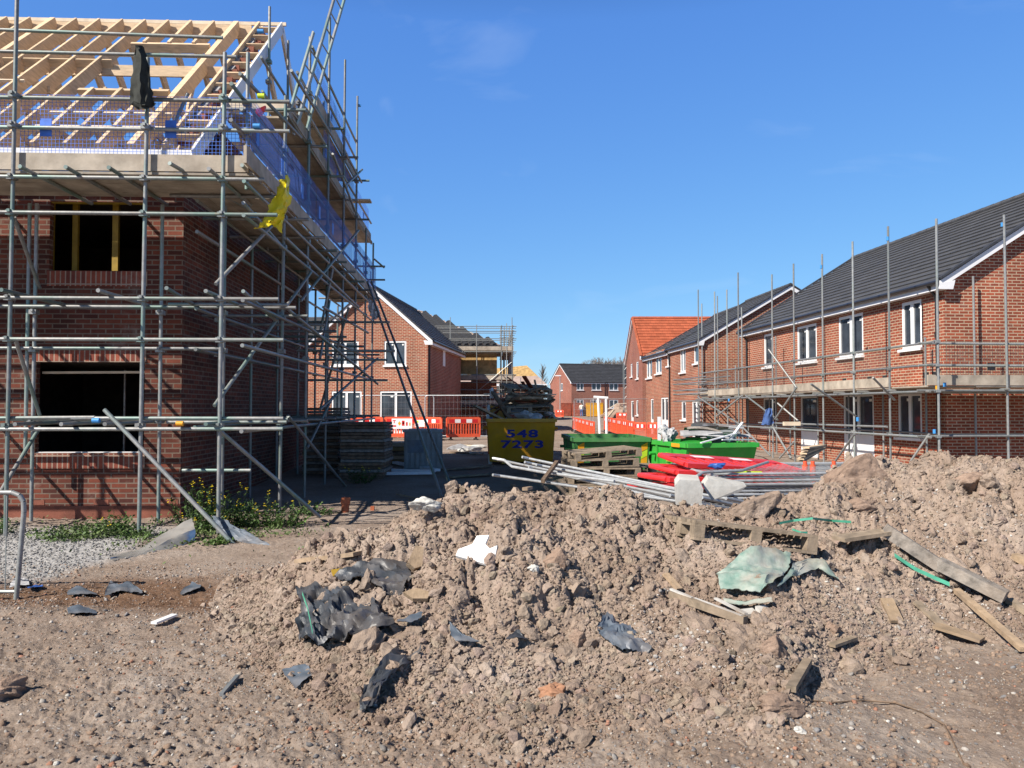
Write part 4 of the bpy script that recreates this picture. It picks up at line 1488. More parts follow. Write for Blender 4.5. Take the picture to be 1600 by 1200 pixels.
# boards
def board(name, x0, x1, y0, y1, z0, z1, mat='board'):
    b = MB(TL); b.box(x0, x1, y0, y1, z0, z1)
    return part(name, b, M[mat], SL)
for k in range(5):
    y = -1.53 + k * 0.232
    board('platform_board', -6.0, 1.48 - 0.02 * (k % 2), y, y + 0.225, 4.765 + 0.003 * (k % 2), 4.80 + 0.003 * (k % 2))
    x = 0.24 + k * 0.228
    board('platform_board', x, x + 0.222, -0.36 + 0.01 * k, 11.4, 4.772 + 0.003 * (k % 2), 4.806 + 0.003 * (k % 2))
    board('platform_board', x, x + 0.222, 1.0 + 0.03 * k, 11.2, 6.50, 6.535)
board('platform_board', 1.385, 1.455, -1.53, 11.4, 4.772, 4.806)
for k in range(4):
    x = 0.34 + k * 0.235
    board('platform_board', x, x + 0.226, 3.4, 8.3, 7.50, 7.535)
    y = 0.95 + k
board('platform_board', -0.1, 0.22, 0.9, 1.16, 6.55, 6.585, 'pale_timber')
board('toe_board', -6.0, 1.40, yo + 0.06, yo + 0.098, 4.81, 5.035)
board('toe_board', 1.46, 1.50, -1.95, 11.5, 4.812, 5.04)
board('toe_board', 1.29, 1.33, 0.95, 11.2, 6.54, 6.77)
board('toe_board', 0.25, 1.28, 0.9, 0.94, 6.54, 6.70, 'pale_timber')
board('toe_board', 1.29, 1.33, 3.3, 8.3, 7.54, 7.78)
board('platform_board', 1.2, 1.75, 7.9, 8.2, 6.9, 6.94, 'pale_timber')
# blue mesh brick guards
def guard(a, b, h, step=0.05, mat='blue_mesh', t=0.0024, parent=None, clips=True):
    mb = MB()
    a, b = Vector(a), Vector(b)
    L = (b - a).length
    u = (b - a) / L
    n = Vector((-u.y, u.x, 0))
    k = int(L / step)
    for i in range(k + 1):
        p = a + u * (i * L / k)
        mb.obox(p + Z * h / 2, u * t, n * t * 0.6, Z * h / 2)
    k = int(h / step)
    for i in range(k + 1):
        mb.obox((a + b) / 2 + Z * (i * h / k), u * L / 2, n * t * 0.55, Z * t)
    if clips:
        for f in (0.2,):
            mb.obox(a + u * L * f + Z * h * 0.45, u * 0.075, n * 0.004, Z * 0.12)
    return part('mesh_guard', mb, M[mat], parent or SL)
for x0, x1 in ((-4.7, -3.15), (-3.1, -1.66), (-1.60, 0.02), (0.10, 1.42)):
    guard(TL((x0, yo + 0.10, 5.03)), TL((x1, yo + 0.10, 5.03)), 0.80)
for y0 in (-1.5, -0.1, 1.3, 2.8, 4.2, 5.7, 7.2, 8.7, 10.1):
    guard(TL((1.44, y0, 5.05)), TL((1.44, y0 + 1.4, 5.05)), 0.78)
for y0 in (4.3, 5.7, 7.0, 8.4, 9.8):
    guard(TL((1.27, y0, 6.75)), TL((1.27, y0 + 1.3, 6.75)), 0.7)
for y0 in (3.5, 4.9, 6.3):
    guard(TL((1.27, y0, 7.75)), TL((1.27, y0 + 1.35, 7.75)), 0.7)
for px, py, d, mt in ((150, 657, 10.45, 'tape_blue'), (396, 336, 10.6, 'tape_blue'), (281, 662, 10.4, 'amber_paint'), (401, 197, 10.6, 'tape_blue'), (407, 49, 12, 'tape_blue'), (408, 150, 10.65, 'lime_paint'), (561, 165, 20.2, 'tape_blue')):
    p = P(px, py, d)
    b = MB(); b.tube(p - lx * 0.045, p + lx * 0.045, 0.034, 10)
    part('tape_band', b, M[mt], SL, True)

# ladders
def ladder(label, p0, p1, off, group):
    r = thing('ladder', label, 'ladder', p0, group)
    p0, p1, off = Vector(p0), Vector(p1), Vector(off)
    for o in (Vector((0, 0, 0)), off):
        b = MB(); b.beam(p0 + o, p1 + o, 0.03, 0.075, off)
        part('stile', b, M['scaffold_tube'], r)
    n = int((p1 - p0).length / 0.26)
    for i in range(1, n):
        b = MB(); q = p0.lerp(p1, i / n)
        b.tube(q, q + off, 0.014, 6)
        part('rung', b, M['grey_tube'], r)
    return r
ladder('short aluminium ladder tied to the top scaffold lift of the left house', P(446, 197, 13.3), P(490, 50, 13.3), (0.02, 0.42, 0), 'ladders on the left scaffold')
ladder('long ladder rising out of the top of the picture from the left scaffold', P(467, 188, 13.9), P(530, -30, 13.9), (0.02, 0.46, 0), 'ladders on the left scaffold')

# cloths and sheets hanging on the scaffold
def sheet(name, label, cat, pts_rows, mat, wob=0.02, seed=1, sub=4, group=None, thick=0.004):
    """draped sheet through a coarse grid of points, refined with folds"""
    rows = [[Vector(p) for p in r] for r in pts_rows]
    def up(rs):
        out = []
        for r in rs:
            q = []
            for a, b in zip(r[:-1], r[1:]):
                for i in range(sub):
                    q.append(a.lerp(b, i / sub))
            q.append(r[-1]); out.append(q)
        return out
    g = up(rows)
    g = [list(c) for c in zip(*up([list(c) for c in zip(*g)]))]
    rg = random.Random(seed)
    for j, r in enumerate(g):
        for i, p in enumerate(r):
            p = p + Vector((rg.uniform(-1, 1), rg.uniform(-1, 1), rg.uniform(-1, 1))) * wob
            p = p + Vector((0, math.sin(i * 1.9 + j * 0.7 + seed), 0.5 * math.sin(i * 1.3 - j * 1.1))) * wob
            r[i] = p
    mb = MB()
    mb.grid(g)
    back = [[p + Vector((0, thick, -thick)) for p in r] for r in g]
    mb.grid(back)
    m, n = len(g[0]), len(g)
    for (A, B) in ((g[0], back[0]), (g[-1], back[-1])):
        mb.grid([A, B])
    mb.grid([[r[0] for r in g], [r[0] for r in back]]); mb.grid([[r[-1] for r in g], [r[-1] for r in back]])
    return solo(name, label, cat, mb, mat, group, smooth=True)
d = 10.38
sheet('jacket', 'dark work jacket hung over the top of a scaffold tube on the left', 'jacket',
    [[P(213, 72, d), P(217, 70, d - 0.06), P(224, 74, d)], [P(208, 90, d), P(218, 88, d - 0.10), P(231, 95, d)], [P(205, 125, d), P(219, 125, d - 0.10), P(236, 128, d)], [P(202, 158, d), P(220, 160, d - 0.1), P(240, 160, d)], [P(206, 166, d), P(222, 172, d - 0.07), P(244, 163, d)]],
    M['dark_cloth'], 0.015, 4)
d = 11.05
sheet('yellow_sheet', 'torn bright yellow plastic sheet hanging from the left scaffold platform', 'plastic sheet',
    [[P(436, 282, d), P(445, 276, d - 0.1), P(454, 279, d)], [P(434, 298, d), P(446, 300, d - 0.15), P(454, 300, d)], [P(421, 322, d), P(438, 326, d - 0.15), P(450, 322, d)], [P(408, 345, d), P(430, 342, d - 0.1), P(445, 344, d)], [P(400, 358, d), P(422, 352, d - 0.05), P(440, 364, d)]],
    M['yellow_sheet'], 0.022, 7)
d = 19.0
sheet('white_sheet', 'pale plastic sheet flapping at the far end of the left scaffold', 'plastic sheet',
    [[P(576, 466, d), P(583, 470, d), P(588, 478, d)], [P(575, 480, d), P(583, 484, d), P(592, 484, d)], [P(578, 490, d), P(585, 493, d), P(594, 492, d)], [P(582, 500, d), P(588, 498, d), P(592, 496, d)]],
    M['pale_sheet'], 0.02, 3)
b = MB(); c = P(405, 176, 12.2)
for k in range(3):
    b.obox(c + Vector((0.02 * k, 0, 0.02 * k)), (0.045, 0.02, 0.03), (0, 0.03, 0), (0.01, 0, 0.06 - 0.01 * k))
solo('red_glove', 'small red cloth tied to the guard rail of the left scaffold', 'cloth', b, M['red_plastic'])

# ------------------------------------------------------------------ scaffold on house A
SA = thing('scaffold', 'lower tube scaffold with one boarded lift along the nearest right-hand house', 'scaffold', TA((3, -1.5, 0)), 'scaffolds on the site')
def pA(name, a, b, r=0.0255, lab=None):
    mb = MB(TA); mb.tube(a, b, r, 8)
    return part(name, mb, M['grey_tube'], SA, True)
def bA(name, x0, x1, y0, y1, z0, z1, mat='board'):
    mb = MB(TA); mb.box(x0, x1, y0, y1, z0, z1)
    return part(name, mb, M[mat], SA)
yo2, yi2 = -1.45, -0.30
OA = TA((0, yo2, 0))
def aS(px, y=yo2):
    o = TA((0, y, 0))
    return along(px, o)
def zS(px, py, y=yo2):
    o = TA((0, y, 0)); t = along(px, o)
    return EYE + (638 - py) / FPX * (o.y + t * AU.y) - A0.z
zplat = zS(1460, 604)
tops = [(1466, 340), (1390, 352), (1334, 376), (1286, 396), (1241, 411), (1207, 428), (1154, 425), (1117, 455)]
for px, py in tops:
    x = aS(px)
    mb = MB(TA)
    mb.tube((x, yo2, 0), (x, yo2 + 0.02, zS(px, py)), 0.026, 8)
    for z in (zplat - 0.1, 1.1, zplat + 0.45, zplat + 0.95):
        coupler(mb, (x, yo2 - 0.01, z), 0.045)
    mb.box(x - 0.08, x + 0.08, yo2 - 0.08, yo2 + 0.08, -0.01, 0.01)
    part('standard', mb, M['grey_tube'], SA, True)
for x in (0.3, 2.2, 4.0, 5.9, 7.9, 9.6, 11.6, 12.9):
    pA('standard', (x, yi2, 0), (x, yi2, zplat + (1.25 if x in (0.3, 12.9) else -0.05)))
# gable return
for px, py, yb in ((1092, 452, -1.3), (1122, 462, -0.5), (1137, 452, -0.9), (1160, 480, -0.4), (1094, 474, -0.3), (1213, 525, -0.4)):
    o_ = TA((0, yb, 0)); x_ = min(along(px, o_), 17.0); q_ = o_ + AU * x_
    pA('standard', (x_, yb, 0), (x_, yb, EYE + (638 - py) / FPX * q_.y - A0.z))
for z_ in (zplat + 0.15, zplat + 0.32, zplat + 0.6, zplat + 0.8, zplat - 0.15):
    pA('ledger', (12.9, -1.5, z_), (17.3, -1.5, z_)); pA('ledger', (13.2, -0.4, z_ + 0.03), (17.0, -0.4, z_ + 0.03))
    pA('transom', (16.8, -1.7, z_), (16.8, 0.6, z_))
YR = -1.55
for y, zt in ((0.40, EYE + (638 - 332) / FPX * 17.6), (3.0, 4.6), (5.4, 6.5)):
    pA('standard', (YR, y, 0), (YR, y, zt))
pA('standard', (-0.2, 0.6, 0), (-0.2, 0.6, EYE + (638 - 428) / FPX * 18.9))
pA('standard', (-0.35, 3.2, 0), (-0.35, 3.2, 4.4))
for z in (1.08, zplat - 0.10):
    pA('ledger', (-1.75, yo2 - 0.05, z), (14.2, yo2 - 0.05, z))
    pA('ledger', (-0.4, yi2, z + 0.02), (14.0, yi2, z + 0.02))
    pA('ledger', (YR - 0.05, -1.7, z + 0.02), (YR - 0.05, 8.0, z + 0.02))
    pA('ledger', (-0.35, -0.3, z), (-0.35, 8.0, z))
pA('ledger', (0.2, yo2 + 0.1, 1.26), (8.0, yo2 + 0.1, 1.22))
for z in (zplat + 0.48, zplat + 0.96):
    pA('guard_rail', (-1.7, yo2 + 0.05, z), (13.9, yo2 + 0.05, z))
    pA('guard_rail', (YR + 0.05, -1.6, z - 0.01), (YR + 0.05, 8.0, z - 0.01))
for i in range(12):
    x = -0.2 + i * 1.2
    pA('transom', (x, yo2 - 0.2, zplat - 0.05), (x, 0.0, zplat - 0.05))
for y in (0.3, 1.6, 2.9, 4.2, 5.5):
    pA('transom', (YR - 0.2, y, zplat - 0.05), (-0.02, y, zplat - 0.05))
for k in range(6):
    y = yo2 + 0.05 + k * 0.23
    bA('platform_board', -1.45, 13.9, y, y + 0.224, zplat, zplat + 0.036)
    x = YR + 0.05 + k * 0.23
    bA('platform_board', x, x + 0.224, yi2 + 0.02, 8.2, zplat + 0.002, zplat + 0.038)
bA('toe_board', 0.0, 3.9, yo2 + 0.03, yo2 + 0.068, zplat + 0.04, zplat + 0.265)
bA('toe_board', 3.92, 10.0, yo2 + 0.03, yo2 + 0.068, zplat + 0.04, zplat + 0.265)
bA('toe_board', 10.0, 13.9, yo2 + 0.03, yo2 + 0.068, zplat + 0.03, zplat + 0.255)
bA('toe_board', YR + 0.03, YR + 0.068, -1.4, 8.2, zplat + 0.04, zplat + 0.265)
for i in range(9):
    x0 = 0.05 + i * 1.52
    guard(TA((x0, yo2 + 0.09, zplat + 0.26)), TA((x0 + 1.46, yo2 + 0.09, zplat + 0.26)), 0.74, 0.06, 'grey_mesh', 0.0028, SA, False)
for i in range(4):
    y0 = -1.3 + i * 1.5
    guard(TA((YR + 0.09, y0, zplat + 0.26)), TA((YR + 0.09, y0 + 1.44, zplat + 0.26)), 0.74, 0.06, 'grey_mesh', 0.0028, SA, False)
LA = lambda p: Vector(((p - A0).dot(AU), (p - A0).dot(AV), p.z - A0.z))
for a, b in (((1267, 600, 17.8), (1337, 650, 18.4)), ((1364, 590, 17.3), (1398, 625, 17.9)), ((1201, 546, 21.5), (1245, 606, 20.8)), ((1245, 605, 20.6), (1211, 655, 21.6)), ((1165, 618, 24), (1215, 656, 22)), ((1090, 620, 28), (1157, 664, 25)), ((1157, 664, 25), (1204, 712, 22.6)),
             ((1208, 668, 21.8), (1236, 716, 20.8)), ((1241, 690, 20.4), (1218, 716, 21.2)), ((1335, 678, 17.8), (1304, 722, 18.6)), ((1452, 678, 17.2), (1422, 722, 17.6)), ((1215, 630, 22), (1250, 660, 21.4)), ((1160, 618, 24.3), (1120, 650, 26))):
    pA('brace', LA(P(*a)), LA(P(*b)), 0.0245)
for px, py, d, mt in ((1340, 655, 17.9, 'tape_blue'), (1460, 674, 17.05, 'tape_blue'), (1476, 601, 17.2, 'tape_blue'), (1464, 606, 17.0, 'amber_paint'), (1387, 373, 17.9, 'tape_blue'), (1566, 351, 17.62, 'tape_blue'), (1283, 417, 21, 'tape_blue'), (1139, 625, 26.8, 'tape_blue')):
    p = P(px, py, d)
    b = MB(); b.tube(p - Z * 0.045, p + Z * 0.045, 0.032, 8)
    part('tape_band', b, M[mt], SA, True)
for k, (px, py, d) in enumerate(((1224, 640, 21.6), (1219, 655, 21.6))):
    pass
b = MB(); c = P(1237, 662, 20.9)
b.obox(c, AU * 0.05, AV * 0.22, Z * 0.05)
solo('timber_block', 'short yellow timber lying across the lower scaffold tubes of the right house', 'timber', b, M['pale_timber'])
d = 22.0
sheet('blue_jacket', 'dark blue jacket hung on the scaffold before the right house', 'jacket',
    [[P(1196, 640, d), P(1202, 637, d), P(1207, 640, d)], [P(1193, 652, d), P(1202, 650, d - 0.1), P(1208, 652, d)], [P(1190, 663, d), P(1200, 664, d - 0.1), P(1208, 661, d)]], M['denim'], 0.015, 9)
# ------------------------------------------------------------------ skips
def skip(name, label, loc, ux, w, l, h, paint, rise=(0, 0), bottom=0.52, group='skips on the site', lean=0.0):
    """open-topped skip: x across (width w, centred), y along (length l, from the near end)"""
    r = thing(name, label, 'skip', loc, group)
    ux = Vector(ux).normalized(); uy = Vector((-ux.y, ux.x, 0))
    T = frame(loc, ux, uy)
    hw, bw = w / 2, w / 2 - 0.05
    th = 0.02
    ht = lambda y: h + rise[0] + (rise[1] - rise[0]) * y / l
    m = MB(T)
    e = bottom
    def shell(k):
        a = hw - k; b = bw - k
        return [(-a, k, ht(0)), (a, k, ht(0)), (a, l - k, ht(l)), (-a, l - k, ht(l)),
                (-b, e + k * 0.5, 0.06 + k), (b, e + k * 0.5, 0.06 + k), (b, l - e - k * 0.5, 0.06 + k), (-b, l - e - k * 0.5, 0.06 + k)]
    for k in (0, th):
        m.add(shell(k), [(0, 1, 5, 4), (1, 2, 6, 5), (2, 3, 7, 6), (3, 0, 4, 7), (4, 5, 6, 7)])
    body = part('body', m, M[paint], r)
    m = MB(T)
    zs = 0.045
    c = [(-hw, 0, ht(0)), (hw, 0, ht(0)), (hw, l, ht(l)), (-hw, l, ht(l))]
    for a, b in zip(c, c[1:] + c[:1]):
        m.beam(Vector(a) - Z * 0.03, Vector(b) - Z * 0.03, 0.075, 0.085)
    part('rim', m, M[paint], r)
    m = MB(T)
    for s in (-1, 1):
        for y in (l * 0.33, l * 0.67):
            m = MB(T)
            m.beam((s * (hw + 0.015), y, ht(y) - 0.08), (s * (bw + 0.02), y, 0.10), 0.06, 0.05, (1, 0, 0))
            part('stiffener', m, M[paint], r)
    for s in (-1, 1):
        for y in (l * 0.27, l * 0.73):
            m = MB(T)
            m.tube((s * (hw - 0.02), y, h - 0.25), (s * (hw + 0.13), y, h - 0.25), 0.035, 10)
            part('lifting_lug', m, M[paint], r, True)
    m = MB(T)
    for s in (-1, 1):
        m.box(s * 0.45 - 0.04, s * 0.45 + 0.04, e + 0.02, l - e - 0.02, 0.0, 0.06)
    part('skid', m, M[paint], r)
    return r, T, body

def lettering(parent, text, origin, ux, uz, width, height, mat, name='lettering', bold=0.035):
    """raised painted characters on a plate; origin is the lower left corner"""
    cu = bpy.data.curves.new('lettering', 'FONT')
    cu.body = text
    cu.size = 1.0
    cu.offset = bold
    cu.resolution_u = 3
    cu.space_character = 1.12
    o = bpy.data.objects.new('lettering_curve', cu)
    COL.objects.link(o)
    dg = bpy.context.evaluated_depsgraph_get()
    me = bpy.data.meshes.new_from_object(o.evaluated_get(dg))
    bpy.data.objects.remove(o)
    ux, uz = Vector(ux).normalized(), Vector(uz).normalized()
    n = ux.cross(uz)
    xs = [v.co.x for v in me.vertices]; ys = [v.co.y for v in me.vertices]
    x0, x1, y0, y1 = min(xs), max(xs), min(ys), max(ys)
    mb = MB()
    vs = [Vector(origin) + ux * ((v.co.x - x0) / (x1 - x0) * width) + uz * ((v.co.y - y0) / (y1 - y0) * height) for v in me.vertices]
    mb.add([v + n * 0.004 for v in vs], [tuple(p.vertices) for p in me.polygons])
    bpy.data.meshes.remove(me)
    return part(name, mb, M[mat], parent)

def on_end(T, w, h, e, zfrac):
    """point frame on the sloping near end of a skip"""
    a, b = T((0, 0, h)), T((0, e, 0.06))
    up = (a - b).normalized()
    return lambda x, s: T((x, 0, 0)) - T((0, 0, 0)) + b + up * s, up, (a - b).length

# yellow skip with the telephone number
ykl = P(815, 638, 20.0); ykl.z = 0.24
yk, TY, _ = skip('skip', 'yellow skip with a blue telephone number on its end, heaped with pallets and timber', ykl, (1, 0.02, 0), 1.70, 3.4, 1.14, 'yellow_paint', (0, 0.36), 0.30)
f, up, ln = on_end(TY, 1.7, 1.14, 0.30, 0)
nrm_y = Vector((1, 0.02, 0)).normalized().cross(up)
for t, w, s in (('548', 0.80, ln - 0.48), ('7273', 1.07, ln - 0.76)):
    lettering(yk, t, f(-w / 2 + 0.02, s) + nrm_y * 0.004, (1, 0.02, 0), up, w, 0.21, 'blue_letter', bold=0.03)
# green skips
g1 = P(957, 638, 16.6); g1.z = 0.0
gk1, TG1, _ = skip('skip', 'dull green skip behind a stack of pallets with hazard stripes on its corners', g1, (1, 0.03, 0), 1.58, 2.6, 1.03, 'dull_green_paint', bottom=0.22)
f1, up1, ln1 = on_end(TG1, 1.58, 1.03, 0.22, 0)
for s in (-1, 1):
    for k in range(3):
        q = MB()
        x0 = s * 0.66 - 0.055
        z0 = 0.40 + k * 0.15
        n1 = Vector((1, 0.03, 0)).normalized().cross(up1) * 0.005
        q.poly([f1(x0, z0) + n1, f1(x0 + 0.13, z0 + 0.07) + n1, f1(x0 + 0.13, z0 + 0.21) + n1, f1(x0, z0 + 0.14) + n1])
        part('hazard_stripe', q, M['amber_paint' if k % 2 == 0 else 'lime_paint'], gk1)
g2 = P(1129, 638, 15.2); g2.z = -0.02
g2x = Vector((0.966, 0.22, 0)).normalized()
gk2, TG2, b2 = skip('skip', 'bright green skip piled with grey plastic waste, nearest to the heap', g2, g2x, 1.46, 2.05, 1.00, 'green_paint', bottom=0.35)
# faded amber lettering and hazard plate
for k, (y0, w, z) in enumerate(((0.55, 0.42, 0.74), (0.65, 0.30, 0.62), (0.62, 0.32, 0.52), (0.62, 0.34, 0.36))):
    q = MB(TG2)
    for j in range(5):
        ya = y0 + j * w / 5
        q.poly([(-0.745, ya, z), (-0.745, ya + w / 6.5, z), (-0.747, ya + w / 6.5, z + 0.055), (-0.747, ya, z + 0.055)])
    part('lettering', q, M['amber_letter'], gk2)
f2, up2, ln2 = on_end(TG2, 1.46, 1.0, 0.35, 0)
n2 = g2x.cross(up2) * 0.006
for k in range(3):
    q = MB(); z0 = 0.38 + k * 0.13
    q.poly([f2(-0.66, z0 + 0.06) + n2, f2(-0.53, z0) + n2, f2(-0.53, z0 + 0.13) + n2, f2(-0.66, z0 + 0.19) + n2])
    part('hazard_stripe', q, M['amber_paint' if k != 1 else 'lime_paint'], gk2)
q = MB(TG2); q.box(-0.775, -0.765, 0.25, 0.62, 0.925, 0.995)
part('rim_mark', q, M['amber_paint'], gk2)
q = MB(); q.poly([f2(0.42, 0.62) + n2, f2(0.62, 0.62) + n2, f2(0.62, 0.70) + n2, f2(0.42, 0.70) + n2])
part('hazard_stripe', q, M['lime_paint'], gk2)
# far skips
for px, d, w, paint, lab in ((884.5, 106, 1.35, 'rust_paint', 'rusty red skip at the far end of the road, left one of the pair'), (901, 105, 1.4, 'rust_paint', 'rusty red skip at the far end of the road beside the walking man'), (929, 101, 2.15, 'yellow_paint', 'empty yellow skip at the far end of the road, right of the walking man')):
    p = P(px, 638, d); p.z = float(G(p.x, p.y))
    skip('skip', lab, p, (1, -0.12, 0), w, 3.2, 1.75, paint, bottom=0.25)

# ------------------------------------------------------------------ pallets and timber
def pallet(label, loc, Mx, mat='old_timber', group='wooden pallets on the site', first=[None]):
    if first[0] is None:
        r = thing('pallet', label, 'pallet', (0, 0, 0), group)
        for nm, ys, z0, z1, hw in (('top_deck', [-0.45 + i * 0.15 for i in range(7)], 0.122, 0.144, 0.05), ('bottom_deck', [-0.45, 0.0, 0.45], 0.0, 0.022, 0.05)):
            m = MB()
            for y in ys:
                m.box(-0.6, 0.6, y - hw, y + hw, z0, z1)
            part(nm, m, M[mat], r)
        for x in (-0.55, 0.0, 0.55):
            m = MB()
            m.box(x - 0.05, x + 0.05, -0.5, 0.5, 0.10, 0.121)
            for y in (-0.43, 0.0, 0.43):
                m.box(x - 0.05, x + 0.05, y - 0.07, y + 0.07, 0.023, 0.099)
            part('bearer', m, M[mat], r)
        first[0] = r
        place(r, loc, Mx)
        return r
    r = copy_tree(first[0], label)
    for ch in [x for x in COL.objects if x.parent == r]:
        if mat != 'old_timber':
            ch.data = ch.data.copy(); ch.data.materials[0] = M[mat]
    place(r, loc, Mx)
    return r
EA = lambda yaw=0, pitch=0, roll=0: (Matrix.Rotation(math.radians(yaw), 3, 'Z') @ Matrix.Rotation(math.radians(pitch), 3, 'X') @ Matrix.Rotation(math.radians(roll), 3, 'Y'))
p0 = P(936, 638, 14.4)
for k in range(6):
    pallet(['weathered pallet at the very bottom of the stack before the green skip', 'weathered pallet second from the bottom of the stack before the green skip', 'weathered pallet in the middle of the stack before the green skip', 'weathered pallet fourth up in the stack before the green skip', 'weathered pallet second from the top of the stack before the green skip', 'weathered pallet on the very top of the stack before the green skip'][k],
        Vector((p0.x + 0.04 * (k % 2), 14.3 + 0.03 * k, 0.02 + k * 0.15)), EA(3 * k - 5, 0, -4 if k == 5 else (-1.5 if k == 4 else 0)))
p0 = P(985, 638, 15.3)
for k in range(4):
    pallet(['lowest weathered pallet of the shorter stack between the green skips', 'second weathered pallet of the shorter stack between the green skips', 'third weathered pallet of the shorter stack between the green skips', 'top weathered pallet of the shorter stack between the green skips'][k],
        Vector((p0.x + 0.03 * k, 14.95, 0.02 + k * 0.146)), EA(8 + 6 * k, 0, 2 if k == 3 else 0))
for k, (px, py, d, yaw, pit, lab) in enumerate(((826, 641, 21.0, 4, 6, 'brown pallet lying lowest in the yellow skip'), (828, 627, 21.4, -7, -3, 'brown pallet in the middle of the yellow skip pile'), (822, 612, 21.6, 12, 9, 'brown pallet topmost in the yellow skip pile'))):
    pallet(lab, P(px, py, d), EA(yaw, pit, -2 + k * 2), 'old_timber')
pl = pallet('half-buried broken pallet sticking out of the middle of the soil heap', Vector((0, 0, 0)), EA())
c = hit(1150, 846)
rx = Vector((1, 0.10, -0.135)).normalized()
ry = (c - Vector((0, 0, EYE))).normalized() + Vector((0, 0, 0.035))
place(pl, c + ry * 0.36 + Vector((0, 0, -0.035)), axes(rx, ry))
pl.scale = (0.84, 0.8, 1.05)
def stick(label, a, b, w, h, mat, name='plank', cat='plank', group=None, up=(0, 0, 1)):
    m = MB(); m.beam(a, b, w, h, up)
    # ragged split end
    return solo(name, label, cat, m, M[mat], group)
for (x0, y0, d0, x1, y1, d1, w, h, mt, lab) in (
    (741, 634, 19.6, 794, 660, 20.2, 0.16, 0.05, 'old_timber', 'long grey plank leaning out over the left edge of the yellow skip'),
    (770, 612, 20.9, 797, 654, 20.4, 0.14, 0.04, 'dark_timber', 'dark red-brown board leaning inside the left of the yellow skip'),
    (776, 622, 21.3, 806, 655, 20.5, 0.12, 0.04, 'dark_timber', 'second dark board leaning inside the yellow skip'),
    (757, 616, 21.5, 786, 615.5, 21.3, 0.10, 0.045, 'pale_timber', 'pale board end sticking out left on top of the yellow skip'),
    (783, 613, 21.8, 797, 613, 21.6, 0.10, 0.045, 'new_timber', 'short pale board lying on the yellow skip pile'),
    (849, 616, 21.0, 866, 616.5, 21.4, 0.14, 0.03, 'pale_timber', 'pale board sticking out right on top of the yellow skip'),
    (848, 619.5, 21.0, 864, 619.5, 21.3, 0.14, 0.03, 'new_timber', 'second pale board sticking out right below the first on the yellow skip'),
    (853, 660, 20.3, 864, 648, 20.9, 0.03, 0.03, 'pale_timber', 'thin pale stick leaning in the right corner of the yellow skip'),
    (793, 650, 20.5, 858, 650, 20.9, 0.10, 0.08, 'rust_paint', 'rust-brown beam lying across the inside of the yellow skip'),
    (783, 632, 20.8, 800, 624, 21.6, 0.10, 0.05, 'old_timber', 'short timber offcut wedged against the pallets in the yellow skip')):
    stick(lab, P(x0, y0, d0), P(x1, y1, d1), w, h, mt, group='timber in the yellow skip')
rg = random.Random(44)
for k in range(34):
    px, py = rg.uniform(782, 858), rg.uniform(606, 648)
    if py < 618 and not (792 < px < 850): continue
    c = P(px, py, rg.uniform(20.7, 22.2))
    v = Vector((rg.uniform(-1, 1), rg.uniform(-0.6, 0.6), rg.uniform(-0.55, 0.55))).normalized() * rg.uniform(0.22, 0.6)
    v.x = max(-0.45, min(0.45, v.x))
    stick('broken brown timber tangled in the heaped load of the yellow skip', c - v, c + v, rg.uniform(0.05, 0.14), rg.uniform(0.02, 0.06), rg.choice(['old_timber', 'dark_timber', 'dark_timber', 'heap_timber', 'rust_paint']), 'broken_timber', 'timber', 'broken timbers in the yellow skip')
m = MB(); m.path([P(768, 622, 21), P(768.5, 610, 21), P(767, 607, 21)], 0.055, 10)
solo('plastic_pipe', 'short white plastic pipe standing on the left of the yellow skip', 'pipe', m, M['white_plastic'], smooth=True)

def blob(c, r, seed, sub=3, rough=0.35, sq=(1, 1, 1)):
    B, Fq = ico(sub)
    rg = np.random.default_rng(seed)
    pn = rg.normal(size=(13, 3)); pn /= np.linalg.norm(pn, axis=1)[:, None]
    pc = rg.uniform(0.6, 0.98, 13)
    dt = B @ pn.T
    d = np.minimum(np.min(np.where(dt > 0.05, pc[None] / np.maximum(dt, 0.05), 9), axis=1), 1.15)
    d = d * (1 + rough * (fbm(B[:, 0] * 2.1 + seed, B[:, 1] * 2.1 + B[:, 2] * 2.7 + seed * 2.3, 4, seed) - 0.5))
    V = B * d[:, None] * r * np.array(sq)
    m = MB(); m.add([Vector(v) + Vector(c) for v in V], [tuple(int(i) for i in f) for f in Fq])
    return m
for i, (px, py, d, r) in enumerate(((806, 648, 20.7, 0.22), (822, 650, 20.6, 0.20), (837, 652, 20.5, 0.17), (813, 643, 21.0, 0.24), (855, 646, 20.8, 0.09))):
    solo('rubbish_bag', 'crumpled pale rubbish bag inside the yellow skip under the pallets', 'bag', blob(P(px, py, d), r, 30 + i, 3, 0.9, (1.2, 1, 0.7)), M['bag_white'], 'rubbish bags in the yellow skip', True)

